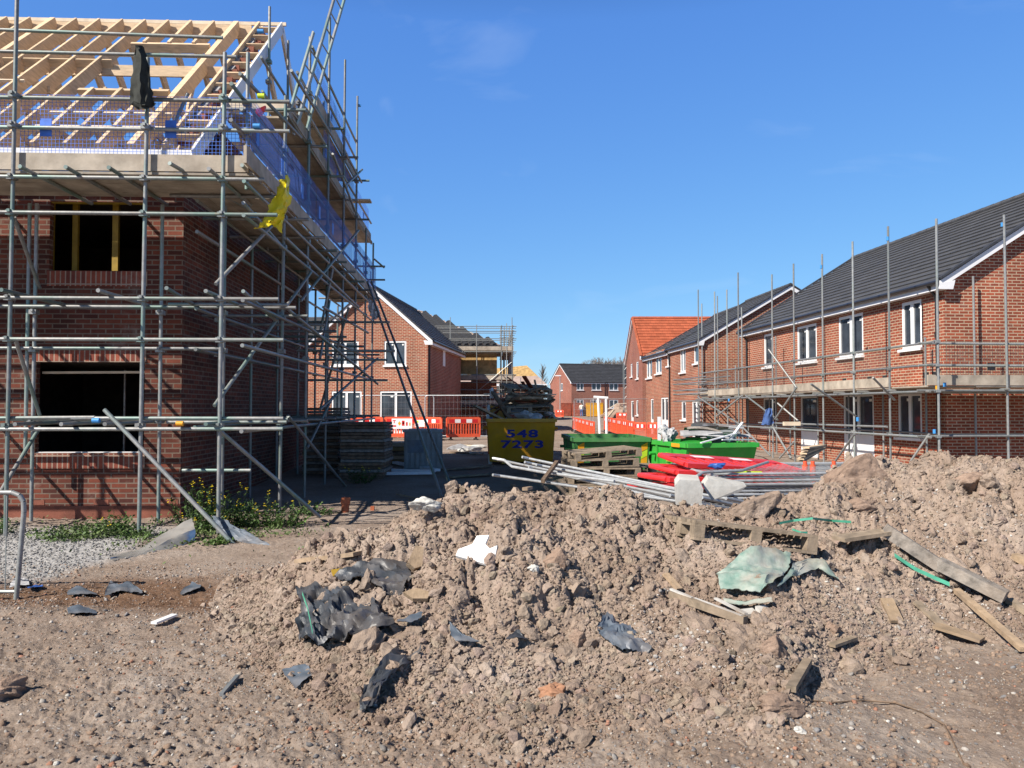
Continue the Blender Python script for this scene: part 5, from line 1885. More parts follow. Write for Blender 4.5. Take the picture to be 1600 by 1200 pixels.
# waste in the bright green skip: bent plastic trims and sheets
rg = random.Random(21)
for i in range(26):
    px0 = rg.uniform(1062, 1120); px1 = px0 + rg.uniform(25, 70)
    yb = rg.uniform(663, 688)
    d = rg.uniform(15.5, 16.6)
    a, b = P(px0, yb + rg.uniform(-3, 5), d), P(min(px1, 1172), yb + rg.uniform(-2, 6), d - rg.uniform(-0.2, 0.3))
    mid = (a + b) / 2 + Z * rg.uniform(0.01, 0.09)
    w = rg.uniform(0.03, 0.12)
    m = MB()
    rows = []
    n = 9
    tl = rg.uniform(-0.8, 0.8)
    for k in range(n):
        t = k / (n - 1)
        p = a.lerp(mid, t).lerp(mid.lerp(b, t), t)
        s = Vector((0.1, 1, tl)).normalized() * w
        rows.append([p - s, p - s * 0.3 + Z * 0.02, p + s * 0.4 + Z * 0.015, p + s])
    m.grid(rows); m.grid([[q - Z * 0.006 for q in r] for r in rows])
    mt = rg.choice(['white_plastic', 'pale_sheet', 'sheet_metal', 'insulation', 'insulation', 'tank_panel', 'grey_timber'])
    solo('plastic_offcut', 'bent grey or white plastic offcut in the pile on the bright green skip', 'offcut', m, M[mt], 'offcuts in the green skip')
for i, (px, py, d, r, lab) in enumerate(((1036, 672, 16.6, 0.11, 'white crumpled sack at the left end of the bright green skip'), (1048, 679, 16.2, 0.12, 'grey-white crumpled sack beside the offcuts in the green skip'), (1040, 684, 16.0, 0.09, 'lowest crumpled white sack at the edge of the green skip'))):
    solo('sack', lab, 'sack', blob(P(px, py, d), r, 50 + i, 3, 1.1, (1, 1, 1.2)), M['bag_white'], smooth=True)
m = MB(); m.obox(P(1030, 672, 16.9), (0.035, 0, 0), (0, 0.01, 0), (0, 0, 0.28))
solo('plastic_board', 'upright white plastic board at the back left of the green skip', 'board', m, M['white_plastic'])
for a, b, lab in (((1138, 690, 15.3), (1160, 660, 15.6), 'white trim leaning up from the right of the green skip pile'), ((1128, 687, 15.2), (1176, 687, 15.6), 'long white trim lying along the right of the green skip'), ((1095, 692, 15.0), (1150, 677, 15.4), 'pale trim slanting across the green skip pile')):
    stick(lab, P(*a), P(*b), 0.05, 0.02, 'white_plastic', 'plastic_trim', 'trim')
for k in range(6):
    a, b = P(1249 + k * 2, 722 - k * 4.5, 12.9 - 0.05 * k), P(1281 + (k % 3) * 2, 702 - k * 1.2, 13.3 - 0.05 * k)
    stick(['broken pale board at the bottom of the small pile by the right scaffold', 'broken pale board second from the bottom of the pile by the right scaffold', 'broken pale board in the pile by the right scaffold, third up', 'broken pale board in the pile by the right scaffold, fourth up', 'broken pale board near the top of the pile by the right scaffold', 'broken pale board on top of the pile by the right scaffold'][k], a, b, 0.12, 0.025, 'new_timber' if k % 2 else 'old_timber', 'broken_board', 'board', 'broken boards by the right scaffold')

# ------------------------------------------------------------------ plastic chapter barriers
def make_barrier(mat, label, group):
    r = thing('barrier', label, 'barrier', (0, 0, 0), group)
    m = MB()
    m.box(-1.0, 1.0, -0.03, 0.03, 0.72, 0.99)
    m.box(-0.94, 0.94, -0.032, 0.032, 0.985, 1.02)
    m.box(-1.0, 1.0, -0.03, 0.03, 0.12, 0.27)
    n = 13
    for i in range(n):
        x = -0.96 + i * 1.92 / (n - 1)
        w = 0.045 if i in (0, n - 1) else 0.032
        m.box(x - w, x + w, -0.022, 0.022, 0.26, 0.73)
    for s in (-1, 1):
        m.tube((s * 1.0, 0, 0.2), (s * 1.0, 0, 0.95), 0.035, 8)
    part('panel', m, M[mat], r)
    for i in range(5):
        x0 = -0.85 + i * 0.34
        m = MB(); m.box(x0, x0 + 0.335, -0.034, 0.034, 0.76, 0.92)
        part('reflective_strip', m, M['reflective_white' if i % 2 else 'reflective_red'], r)
    for s in ((-0.75, 0.75) if mat == 'orange_plastic' else ()):
        m = MB()
        m.prism([(s - 0.06, -0.26, 0.0), (s + 0.06, -0.26, 0.0), (s + 0.06, 0.26, 0.0), (s - 0.06, 0.26, 0.0)], (0, 0, 0.05))
        m.box(s - 0.05, s + 0.05, -0.06, 0.06, 0.05, 0.13)
        part('foot', m, M['rubber'] if mat == 'orange_plastic' else M[mat], r)
    return r
first_b = [None]
def barrier(a, b, label, group=None, zs=1.0):
    """barrier standing between two ground points"""
    a, b = Vector(a), Vector(b)
    if first_b[0] is None:
        o = first_b[0] = make_barrier('orange_plastic', label, group)
    else:
        o = copy_tree(first_b[0], label)
        if group: o['group'] = group
    c = (a + b) / 2
    c.z = float(G(c.x, c.y)) + 0.0
    place(o, c, axes((b - a) * Vector((1, 1, 0)), (-(b - a).y, (b - a).x, 0)))
    o.scale = ((b - a).length / 2.06, 1, zs)
    return o
gB = 'orange plastic barriers along the road'
def gp(px, d):
    p = P(px, 638, d); p.z = float(G(p.x, d)); return p
for a, b, lab in (((697, 35.5), (751, 36.0), 'orange barrier with red and white band, standing alone left of the yellow skip'), ((655, 36.3), (691, 34.8), 'orange barrier in front of the gabled house, right end of the row behind the tank'),
                  ((600, 36.4), (654, 36.3), 'orange barrier under the white gabled house window, carrying safety signs'), ((548, 36.4), (599, 36.3), 'orange barrier before the gabled house, half hidden by the dark board stack')):
    barrier(gp(*a), gp(*b), lab, gB)
A_, B_ = gp(895, 52), gp(929, 38)
n = 6
for i in range(n):
    barrier(A_.lerp(B_, i / n), A_.lerp(B_, (i + 0.96) / n), 'orange barrier in the left-hand row along the dirt road', 'left row of road barriers', 0.85)
A_, B_ = gp(944, 50), gp(992, 36.2)
for i in range(n):
    barrier(A_.lerp(B_, i / n), A_.lerp(B_, (i + 0.96) / n), 'orange barrier in the right-hand row along the dirt road', 'right row of road barriers', 0.9)
for a, b, lab in (((963, 70), (983, 68), 'distant orange barrier beside the brown rubble mound'), ((990, 35), (1010, 34.8), 'orange barrier behind the green skips, left one of two'), ((1011, 34.8), (1030, 34.5), 'orange barrier behind the green skips, right one of two'), ((868, 96), (881, 95), 'far orange barrier at the foot of the street lamp'), ((714, 42), (733, 42.5), 'orange barrier in shade beyond the gabled house')):
    barrier(gp(*a), gp(*b), lab, gB, 0.9)
# signs on the barrier
def sign(label, px0, px1, py0, py1, d, marks):
    a, b = P(px0, py1, d), P(px1, py0, d)
    r = thing('safety_sign', label, 'sign', Vector(((a.x + b.x) / 2, d, a.z)), 'safety signs')
    m = MB(); m.box(a.x, b.x, d - 0.012, d, a.z, b.z)
    part('board', m, M['reflective_white'], r)
    for k, (u0, v0, u1, v1, mt, dia) in enumerate(marks):
        x0, x1 = a.x + (b.x - a.x) * u0, a.x + (b.x - a.x) * u1
        z0, z1 = a.z + (b.z - a.z) * v0, a.z + (b.z - a.z) * v1
        y = d - 0.016
        m = MB()
        if dia == 'd':
            m.poly([((x0 + x1) / 2, y, z0), (x1, y, (z0 + z1) / 2), ((x0 + x1) / 2, y, z1), (x0, y, (z0 + z1) / 2)])
        elif dia == 't':
            m.poly([(x0, y, z1), (x1, y, z1), (x1, y, z1 - (z1 - z0) * 0.25), (x0, y, z1 - (z1 - z0) * 0.25)])
            xm = (x0 + x1) / 2; ww = (x1 - x0) * 0.14
            m.poly([(xm - ww, y, z0), (xm + ww, y, z0), (xm + ww, y, z1 - (z1 - z0) * 0.25), (xm - ww, y, z1 - (z1 - z0) * 0.25)])
        else:
            m.poly([(x0, y, z0), (x1, y, z0), (x1, y, z1), (x0, y, z1)])
        part('symbol', m, M[mt], r)
sign('white safety sign with red and yellow symbols fixed to an orange barrier', 612, 644, 654, 670, 35.9, ((0.05, 0.55, 0.2, 0.85, 'reflective_red', 't'), (0.05, 0.2, 0.22, 0.35, 'reflective_red', ''), (0.3, 0.3, 0.46, 0.75, 'amber_paint', 'd'), (0.5, 0.3, 0.63, 0.8, 'reflective_red', ''), (0.53, 0.45, 0.6, 0.65, 'reflective_white', ''), (0.7, 0.3, 0.78, 0.65, 'reflective_red', ''), (0.86, 0.3, 0.92, 0.6, 'amber_paint', '')))
sign('plain pale safety sign right of the symbol board on the barrier', 648, 667, 656, 667, 35.9, ((0.05, 0.1, 0.3, 0.45, 'reflective_red', ''), (0.05, 0.6, 0.3, 0.9, 'lime_paint', '')))

# red barriers thrown on a pile
rb = [None]
def red_barrier(label, a, b, side, lift=0.0):
    if rb[0] is None:
        o = rb[0] = make_barrier('red_plastic', label, 'red barriers piled behind the heap')
    else:
        o = copy_tree(rb[0], label)
    a, b = Vector(a), Vector(b)
    x = (b - a).normalized()
    side = Vector(side)
    zz = (side - x * side.dot(x)).normalized()
    y = zz.cross(x)
    place(o, (a + b) / 2, Matrix((x, y, zz)).transposed())
    return o
red_barrier('red plastic barrier lowest in the red pile, its end beside the concrete blocks', P(1058, 762, 10.35), P(1222, 758, 11.0), (0, 1, -0.05))
red_barrier('red plastic barrier second up in the red pile behind the heap', P(1066, 751, 10.6), P(1238, 750, 11.2), (0, 1, -0.01))
red_barrier('red plastic barrier third up in the red pile, slightly tilted', P(1085, 741, 10.9), P(1246, 744, 11.4), (0, 1, 0.03))
red_barrier('red plastic barrier topmost in the pile, its raised end towards the green skip', P(1102, 731, 11.2), P(1250, 740, 11.7), (0, 1, 0.09))
m = blob(P(1118, 728, 11.0), 0.09, 77, 3, 0.8, (1.4, 1, 0.6))
solo('blue_strap_bundle', 'small bundle of blue straps lying on the red barriers', 'straps', m, M['blue_plastic'], smooth=True)
for px, lab in ((1258, 'orange post stub behind the stacked panels, leftmost of three'), (1270, 'orange post stub behind the stacked panels, middle of three'), (1303, 'orange post stub behind the stacked panels beside the boulder')):
    c = P(px, 733, 12.0)
    m = MB(); m.tube(Vector((c.x, c.y, 0.0)), c + Z * 0.06, 0.05, 10, 0.045); m.tube(c + Z * 0.05, c + Z * 0.12, 0.03, 10)
    solo('orange_post', lab, 'post', m, M['orange_plastic'], 'orange posts', True)
stick('yellow plastic batten lying on the panel stack below the red barriers', P(1122, 736, 10.75), P(1190, 738, 10.75), 0.05, 0.02, 'lime_paint')

# ------------------------------------------------------------------ mesh fence panels
def make_panel(label, group, fine):
    r = thing('fence_panel', label, 'fence panel', (0, 0, 0), group)
    m = MB()
    W, Hh, rr = 3.45, 2.0, 0.021
    q = 0.12
    m.path([(0, 0, 0), (0, 0, Hh - q), (q * 0.3, 0, Hh - q * 0.3), (q, 0, Hh), (W - q, 0, Hh), (W - q * 0.3, 0, Hh - q * 0.3), (W, 0, Hh - q), (W, 0, 0)], rr, 8)
    m.tube((0, 0, 0.14), (W, 0, 0.14), 0.017, 8)
    part('frame', m, M['galvanised'], r, True)
    m = MB()
    n = 36 if fine else 18
    for i in range(1, n):
        x = W * i / n
        m.tube((x, 0, 0.14), (x, 0, Hh), 0.0018 if fine else 0.0025, 4, caps=False)
    for i in range(1, 10 if fine else 6):
        z = 0.14 + (Hh - 0.14) * i / (10 if fine else 6)
        m.tube((0, 0, z), (W, 0, z), 0.0018 if fine else 0.0025, 4, caps=False)
    part('wire_mesh', m, M['galvanised'], r)
    return r
fp = [None, None]
def panel(label, o, x, up, fine=True, group='steel mesh fence panels'):
    k = 1 if fine else 0
    if fp[k] is None:
        r = fp[k] = make_panel(label, group, fine)
    else:
        r = copy_tree(fp[k], label)
    x, up = Vector(x).normalized(), Vector(up)
    zz = (up - x * up.dot(x)).normalized()
    place(r, o, Matrix((x, zz.cross(x), zz)).transposed())
    return r
for (a, b, lab) in (((664, 37.0), (762, 36.6), 'upright mesh fence panel in front of the gabled house shaded side'), ((563, 37.2), (662, 37.0), 'upright mesh fence panel in front of the gabled house doors'),
        ((923, 46.0), (1018, 46.5), 'upright mesh fence panel across the road before the orange-roofed house'), ((897, 49.0), (922, 46.2), 'upright mesh fence panel set at an angle beside the road')):
    A_, B_ = gp(*a), gp(*b)
    panel(lab, A_, B_ - A_, (0, 0, 1), False)
for k, (a, b, s) in enumerate((((778, 718, 12.4), (1046, 774, 9.7), (0.12, 1, -0.10)), ((816, 714, 12.6), (1050, 762, 10.0), (0.12, 1, -0.10)), ((820, 722, 12.2), (1050, 768, 9.8), (0.12, 1, -0.10)), ((826, 730, 11.9), (1040, 780, 9.3), (0.12, 1, -0.10)), ((770, 742, 11.4), (1000, 775, 9.5), (0.12, 1, -0.10)), ((838, 726, 12.0), (1052, 764, 9.9), (0.12, 1, -0.10)))):
    A_, B_ = P(*a), P(*b)
    panel(['fallen mesh fence panel lying lowest behind the heap, its bent end far left', 'fallen mesh fence panel topmost of the sloping pile behind the heap', 'fallen mesh fence panel in the middle of the sloping pile', 'fallen mesh fence panel nearest the heap crest in the sloping pile', 'fallen mesh fence panel with its mesh lying against the heap', 'fallen mesh fence panel second from the top of the sloping pile'][k], A_, B_ - A_, s)
m = MB(); m.path([P(770, 716, 12.3), P(788, 719, 12.2), P(800, 729, 12.0), P(850, 738, 11.4), P(960, 752, 10.4)], 0.021, 8)
solo('bent_tube', 'bent steel tube lying over the fallen fence panels', 'tube', m, M['galvanised'], smooth=True)
stick('short grey timber lying across the fallen fence panels', P(848, 752, 10.6), P(870, 722, 11.6), 0.05, 0.05, 'dark_timber')
rg = random.Random(8)
for k in range(17):
    o = Vector((2.72 + rg.uniform(-0.12, 0.10), 10.42 + rg.uniform(-0.05, 0.05), 0.05 + 0.046 * k))
    panel('galvanised mesh fence panel lying in the flat stack behind the heap', o, (1, 0.10 + rg.uniform(-0.03, 0.03), rg.uniform(-0.004, 0.004)), (0.0, 1, 0.0), True, 'flat stack of fence panels')
m = MB(); m.path([P(1064, 760, 10.1), P(1098, 738, 10.35), P(1160, 735, 10.6), P(1200, 722, 11.2)], 0.021, 8)
solo('bent_tube', 'long grey tube bent over the flat stack of fence panels', 'tube', m, M['galvanised'], smooth=True)

# ------------------------------------------------------------------ tank, board stacks, planks in the shade of the scaffold
tk = gp(661, 18.9)
r = thing('tank', 'grey ribbed metal tank standing in the shade right of the scaffold', 'tank', tk)
T = frame(tk, Vector((0.99, 0.10, 0)).normalized(), Vector((-0.10, 0.99, 0)).normalized())
m = MB(T)
W_, D_, H_ = 0.88, 0.95, 0.92
m.box(-W_ / 2, W_ / 2, 0, D_, 0.03, H_)
for i in range(7):
    x = -W_ / 2 + 0.07 + i * (W_ - 0.14) / 6
    m.box(x - 0.035, x + 0.035, -0.05, 0.0, 0.05, H_ - 0.05)
    y = 0.07 + i * (D_ - 0.14) / 6
    m.box(W_ / 2, W_ / 2 + 0.022, y - 0.025, y + 0.025, 0.05, H_ - 0.05)
part('body', m, M['tank_panel'], r)
m = MB(T); m.box(-W_ / 2 - 0.035, W_ / 2 + 0.035, -0.035, D_ + 0.035, H_ - 0.02, H_ + 0.035)
m.box(-W_ / 2 + 0.1, W_ / 2 - 0.1, 0.1, D_ - 0.1, H_ + 0.035, H_ + 0.05)
part('lid', m, M['tank_panel'], r)
m = MB(T); m.box(-0.36, 0.02, -0.06, -0.053, 0.42, 0.72)
part('label_plate', m, M['slate_sheet'], r)
def stack(name, label, cat, px0, px1, d, n, t, dep, mats, seed, z0=0.0, gap=0.012, group=None):
    a, b = gp(px0, d), gp(px1, d)
    rg = random.Random(seed)
    c = (a + b) / 2
    rr = thing(name, label, cat, c, group)
    for k in range(n):
        m = MB()
        dx, dy = rg.uniform(-0.03, 0.03), rg.uniform(-0.03, 0.03)
        z = c.z + z0 + k * (t + gap)
        m.box(a.x + dx, b.x + dx, d + dy, d + dep + dy, z, z + t)
        part('layer', m, M[mats[k % len(mats)]], rr)
    return rr
stack('board_stack', 'stack of grey boards in deep shade behind the scaffold legs, right pile', 'board stack', 531, 600, 17.2, 17, 0.06, 1.2, ['dark_timber', 'dark_timber', 'grey_timber'], 3)  # dark timber layers put the shade on both board stacks into the colour
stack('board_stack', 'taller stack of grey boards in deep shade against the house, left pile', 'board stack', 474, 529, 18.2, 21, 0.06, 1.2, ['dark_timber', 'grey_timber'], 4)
stack('timber_stack', 'small stack of yellow-brown timbers between the board stack and the tank', 'timber stack', 598, 640, 20.6, 5, 0.10, 0.9, ['osb', 'new_timber', 'old_timber'], 5)
for (x0, y0, x1, y1, lab, w) in ((590, 741, 676, 741, 'white plastic plank lying lowest by the foot of the raking tubes', 0.12), (617, 728, 684, 738, 'white plastic plank crossing the others before the tank', 0.14), (604, 737, 680, 739, 'white plastic plank between the other two before the tank', 0.10)):
    d0 = 1.46 * FPX / (y0 - 638); d1 = 1.46 * FPX / (y1 - 638)
    a, b = gp(x0, d0), gp(x1, d1)
    stick(lab, a + Z * 0.06, b + Z * 0.08, w, 0.06, 'white_plastic', 'plastic_plank', 'plank', 'white planks before the tank')
for k, (x0, y0, x1, y1, w, mt, lab) in enumerate(((690, 733, 768, 729, 0.22, 'old_timber', 'wide brown board on the ground left of the yellow skip'), (700, 741, 766, 738, 0.2, 'old_timber', 'second brown board on the ground nearer the heap'), (706, 708, 752, 711, 0.18, 'dark_timber', 'dark board among the rubble beyond the tank'), (718, 697, 756, 700, 0.2, 'pale_timber', 'pale board lying behind the rubble near the barrier'),
        (600, 690, 632, 697, 0.15, 'pale_timber', 'pale board on the ground behind the timber stack'))):
    d0, d1 = 1.43 * FPX / (y0 - 638), 1.43 * FPX / (y1 - 638)
    stick(lab, gp(x0, d0) + Z * 0.03, gp(x1, d1) + Z * 0.04, w, 0.04, mt)
for k, (px, py, r_) in enumerate(((712, 702, 0.22), (725, 706, 0.18), (738, 704, 0.25), (750, 700, 0.2), (720, 699, 0.16), (742, 711, 0.14))):
    d0 = 1.43 * FPX / (py - 638)
    solo('rubble_lump', 'lump of broken concrete rubble lying beyond the tank', 'rubble', blob(gp(px, d0) + Z * 0.05, r_, 60 + k, 2, 0.6, (1.5, 1, 0.5)), M['concrete' if k % 2 else 'insulation'], 'rubble lumps beyond the tank')
# blue post with red foot at the skip
c = gp(766.5, 20.6)
r = thing('site_post', 'blue plastic post with red and white foot beside the yellow skip', 'post', c)
m = MB(); m.box(c.x - 0.03, c.x + 0.05, c.y, c.y + 0.06, c.z + 0.45, c.z + 1.2); part('post', m, M['blue_plastic'], r)
m = MB(); m.box(c.x - 0.055, c.x + 0.045, c.y - 0.004, c.y + 0.055, c.z + 0.25, c.z + 0.45); part('band', m, M['reflective_red'], r)
m = MB(); m.box(c.x - 0.055, c.x + 0.045, c.y - 0.004, c.y + 0.055, c.z, c.z + 0.25); part('foot', m, M['reflective_white'], r)
# clay drain pipe standing up
c = P(539, 800, 12.6); c.z = 0.0
m = MB()
for r0, r1 in ((0.068, 0.068),):
    n = 16
    ring = lambda z, r_: [Vector((c.x + r_ * math.cos(2 * PI * i / n) + z * 0.05, c.y + r_ * math.sin(2 * PI * i / n), c.z + z)) for i in range(n + 1)]
    m.grid([ring(-0.1, 0.062), ring(0.15, 0.062), ring(0.15, 0.074), ring(0.25, 0.074), ring(0.25, 0.058), ring(-0.1, 0.054)])
solo('drain_pipe', 'orange-brown clay drain pipe standing upright out of the ground', 'pipe', m, M['clay_pipe'], smooth=True)
m = MB(); m.obox(P(582, 797, 12.9), (0.03, 0, 0), (0, 0.03, 0), (0, 0, 0.06))
solo('pipe_stub', 'small orange clay stub in the ground right of the drain pipe', 'pipe', m, M['clay_pipe'])

# ------------------------------------------------------------------ far end: posts, lamp, person, mound, trees
c = gp(941, 34)
r = thing('height_frame', 'white goal-post frame standing beside the dirt road behind the green skip', 'frame', c)
z1 = EYE + (638 - 621) / FPX * 34
for px, px2 in ((938, 934.5), (948, 947)):
    m = MB(); m.tube(gp(px, 34) , P(px2, 621, 34), 0.055, 8); part('upright', m, M['upvc'], r, True)
m = MB(); a, b = P(927.5, 620.5, 34), P(950, 622, 34); m.tube(a, b, 0.06, 8); part('crossbar', m, M['upvc'], r, True)
c = gp(875, 100)
r = thing('street_lamp', 'thin grey street lamp standing before the gable of the far house', 'street lamp', c)
m = MB(); m.tube(c, P(875, 587.5, 100), 0.06, 8, 0.045); part('pole', m, M['grey_tube'], r, True)
m = MB(); a = P(875, 587, 100); m.obox(a + Vector((-0.25, 0, 0)), (0.38, 0, 0), (0, 0.12, 0), (0, 0, 0.06)); part('lamp_head', m, M['fascia_white'], r)
c = gp(978.5, 92)
r = thing('scaffold_tower', 'narrow scaffold tower standing left of the orange-roofed house', 'scaffold tower', c)
zt = EYE + (638 - 560) / FPX * 92
for dx in (-0.22, 0.22):
    for dy in (0, 0.8):
        m = MB(); m.tube(c + Vector((dx, dy, 0)), Vector((c.x + dx, c.y + dy, zt)), 0.035, 6); part('standard', m, M['grey_tube'], r)
k = 0
z = c.z + 0.6
while z < zt:
    m = MB(); m.tube(Vector((c.x - 0.22, c.y, z)), Vector((c.x + 0.22, c.y, z + (0.5 if k % 2 else 0))), 0.03, 6); part('rung', m, M['grey_tube'], r)
    z += 0.55; k += 1
c = gp(964, 94)
m = MB()
for i, (dx, dz, s, q) in enumerate(((0, 0, 1.1, 1.0), (0.9, 0.1, 0.9, 0.9), (-0.9, -0.1, 0.8, 0.6), (1.4, 0.3, 0.7, 1.0), (-1.4, -0.2, 0.5, 0.6), (0.4, 0.5, 0.8, 1.1))):
    b = blob(c + Vector((dx, 0.3 * i, dz + 0.4)), s, 70 + i, 3, 0.7, (1.1, 1, q))
    m.add(b.v, b.f)
solo('rubble_mound', 'tan mound of rubble and torn boards at the far end of the road', 'rubble mound', m, M['stone_clod'])
for k, (a, b) in enumerate((((948, 640, 92), (962, 632, 92)), ((963, 631, 92), (982, 630, 92)), ((950, 652, 92), (960, 640, 91.5)))):
    stick(['pale board leaning on the left of the far rubble mound', 'pale board lying on top of the far rubble mound', 'pale board propped at the foot of the far rubble mound'][k], P(*a), P(*b), 0.4, 0.06, 'pale_timber', 'board', 'board')

def skin_mesh(verts, edges, radii, sub=2):
    me = bpy.data.meshes.new('skin_source')
    me.from_pydata(verts, edges, [])
    o = bpy.data.objects.new('skin_source', me)
    COL.objects.link(o)
    md = o.modifiers.new('skin', 'SKIN')
    for v, rr in zip(me.skin_vertices[0].data, radii):
        v.radius = (rr if isinstance(rr, tuple) else (rr, rr))
    me.skin_vertices[0].data[0].use_root = True
    ss = o.modifiers.new('sub', 'SUBSURF'); ss.levels = sub; ss.render_levels = sub
    dg = bpy.context.evaluated_depsgraph_get()
    out = bpy.data.meshes.new_from_object(o.evaluated_get(dg))
    bpy.data.objects.remove(o)
    mb = MB()
    mb.add([v.co.copy() for v in out.vertices], [tuple(p.vertices) for p in out.polygons])
    bpy.data.meshes.remove(out)
    return mb
pc = gp(908.5, 99)
pr = thing('person', 'person in a pale top and blue jeans walking away along the far road', 'person', pc)
V = [(0, 0, 0.95), (0, 0, 1.15), (0, 0.01, 1.36), (0, 0.02, 1.46), (0, 0.01, 1.53), (0, 0.0, 1.64), (0, 0, 1.73),
     (-0.18, 0, 1.42), (-0.25, -0.06, 1.16), (-0.24, 0.06, 0.93), (-0.24, 0.10, 0.84),
     (0.18, 0, 1.42), (0.25, 0.08, 1.16), (0.26, 0.16, 0.95), (0.26, 0.20, 0.86),
     (-0.09, 0, 0.88), (-0.10, 0.12, 0.50), (-0.10, -0.02, 0.09), (-0.10, 0.12, 0.035),
     (0.09, 0, 0.88), (0.10, -0.06, 0.50), (0.10, -0.28, 0.12), (0.10, -0.16, 0.04)]
E = [(0, 1), (1, 2), (2, 3), (3, 4), (4, 5), (5, 6), (2, 7), (7, 8), (8, 9), (9, 10), (2, 11), (11, 12), (12, 13), (13, 14), (0, 15), (15, 16), (16, 17), (17, 18), (0, 19), (19, 20), (20, 21), (21, 22)]
Rr = [0.14, 0.13, 0.15, 0.07, 0.055, 0.095, 0.075, 0.065, 0.045, 0.035, 0.035, 0.065, 0.045, 0.035, 0.035, 0.09, 0.06, 0.042, 0.04, 0.09, 0.06, 0.042, 0.04]
def shift(mb):
    mb.v = [v + pc for v in mb.v]; return mb
part('body', shift(skin_mesh(V, E, Rr)), M['skin'], pr, True)
part('jumper', shift(skin_mesh([V[i] for i in (1, 2, 7, 8, 9, 11, 12, 13, 0)], [(0, 1), (1, 2), (2, 3), (3, 4), (1, 5), (5, 6), (6, 7), (0, 8)], [0.16, 0.175, 0.085, 0.065, 0.05, 0.085, 0.065, 0.05, 0.165])), M['white_cloth'], pr, True)
part('jeans', shift(skin_mesh([V[i] for i in (0, 15, 16, 17, 19, 20, 21)], [(0, 1), (1, 2), (2, 3), (0, 4), (4, 5), (5, 6)], [0.15, 0.10, 0.075, 0.06, 0.10, 0.075, 0.06])), M['denim'], pr, True)
part('hair', shift(blob((0, -0.02, 1.70), 0.105, 5, 3, 0.2, (0.95, 1, 0.9))), M['hair'], pr, True)

def bare_tree(label, px, pyt, d, seed, spread=0.55, mat='twig', conical=False):
    base = gp(px, d); base.z -= 0.1
    top = P(px, pyt, d)
    Ht = top.z - base.z
    rg = random.Random(seed)
    r = thing('bare_tree', label, 'tree', base, 'leafless trees beyond the far houses')
    tm = MB(); cm = MB()
    def grow(mb, p, dr, L, rad, lev):
        q = p + dr * L
        mb.tube(p, q, rad, 5 if lev < 2 else 3, rad * 0.62, caps=False)
        if lev >= 6:
            return
        n = 3
        for i in range(n):
            a = rg.uniform(0, 2 * PI)
            tl = rg.uniform(0.25, spread)
            nd = (dr + Vector((math.cos(a), math.sin(a), rg.uniform(0.0, 0.3))) * tl).normalized()
            grow(cm, q if rg.random() < 0.6 else p.lerp(q, rg.uniform(0.6, 1)), nd, L * rg.uniform(0.62, 0.82), max(rad * 0.62, 0.022), lev + 1)
    if conical:
        tm.tube(base, top, 0.16, 6, 0.02)
        for k in range(140):
            t = rg.uniform(0.12, 0.98)
            p = base.lerp(top, t); a = rg.uniform(0, 2 * PI)
            L = (1 - t) * Ht * 0.14 + 0.5
            cm.tube(p, p + Vector((math.cos(a) * L, math.sin(a) * L, L * 1.3)), 0.05, 3, 0.015, caps=False)
    else:
        for s in range(rg.choice([2, 3])):
            a = rg.uniform(0, 2 * PI)
            grow(tm, base, Vector((math.cos(a) * 0.16, math.sin(a) * 0.16, 1)).normalized(), Ht * 0.27, 0.26, 0)
    part('trunk', tm, M['bark'], r)
    part('crown', cm, M[mat], r)
for i, (px, py, d, lab) in enumerate(((922, 551, 150, 'leafless tree leftmost above the far dark roof'), (938, 546, 155, 'leafless tree second from the left above the far dark roof'), (957, 545, 150, 'leafless tree in the middle above the far dark roof'), (972, 543, 148, 'leafless tree right of the others, touching the orange-roofed gable'), (988, 548, 152, 'leafless tree partly hidden by the orange-roofed house'))):
    bare_tree(lab, px, py, d, 100 + i)
bare_tree('narrow pointed tree standing alone left of the far house', 848, 571, 150, 120, mat='bark', conical=True)
bare_tree('small bare tree behind the tan hipped roof', 811, 566, 140, 121)
# ------------------------------------------------------------------ things in and on the soil heap
def plane_hit(px, py, c, n):
    r = ray(px, py); o = Vector((0, 0, EYE))
    t = (c - o).dot(n) / r.dot(n)
    return o + r * t
def slab(name, label, cat, pts, ctr, n, th, mat, lift=0.02, group=None):
    """flat piece lying on the heap: outline seen in the photograph, laid on its own plane, with thickness"""
    n = Vector(n).normalized()
    c = hit(*ctr) + n * lift
    k = sorted((hit(x, y) - c).dot(n) for x, y in list(pts) + [((x + ctr[0]) / 2, (y + ctr[1]) / 2) for x, y in pts])
    c = c + n * max(0.0, k[int(len(k) * 0.95)] + 0.012)
    poly = [plane_hit(x, y, c, n) for x, y in pts]
    m = MB(); m.prism(poly, -n * th)
    return solo(name, label, cat, m, M[mat], group)
def hb(px, py, lift=0.02):
    p = hit(px, py); p.z += lift; return p
UPF = (0, -0.55, 0.83)
slab('white_board', 'broken white board lying on the middle of the heap, dirt on its corner', 'board', [(712, 868), (770, 884), (777, 852), (765, 857), (758, 850), (764, 836), (745, 837), (738, 850), (716, 858)], (745, 862), (-0.12, -0.62, 0.78), 0.022, 'reflective_white', 0.02)
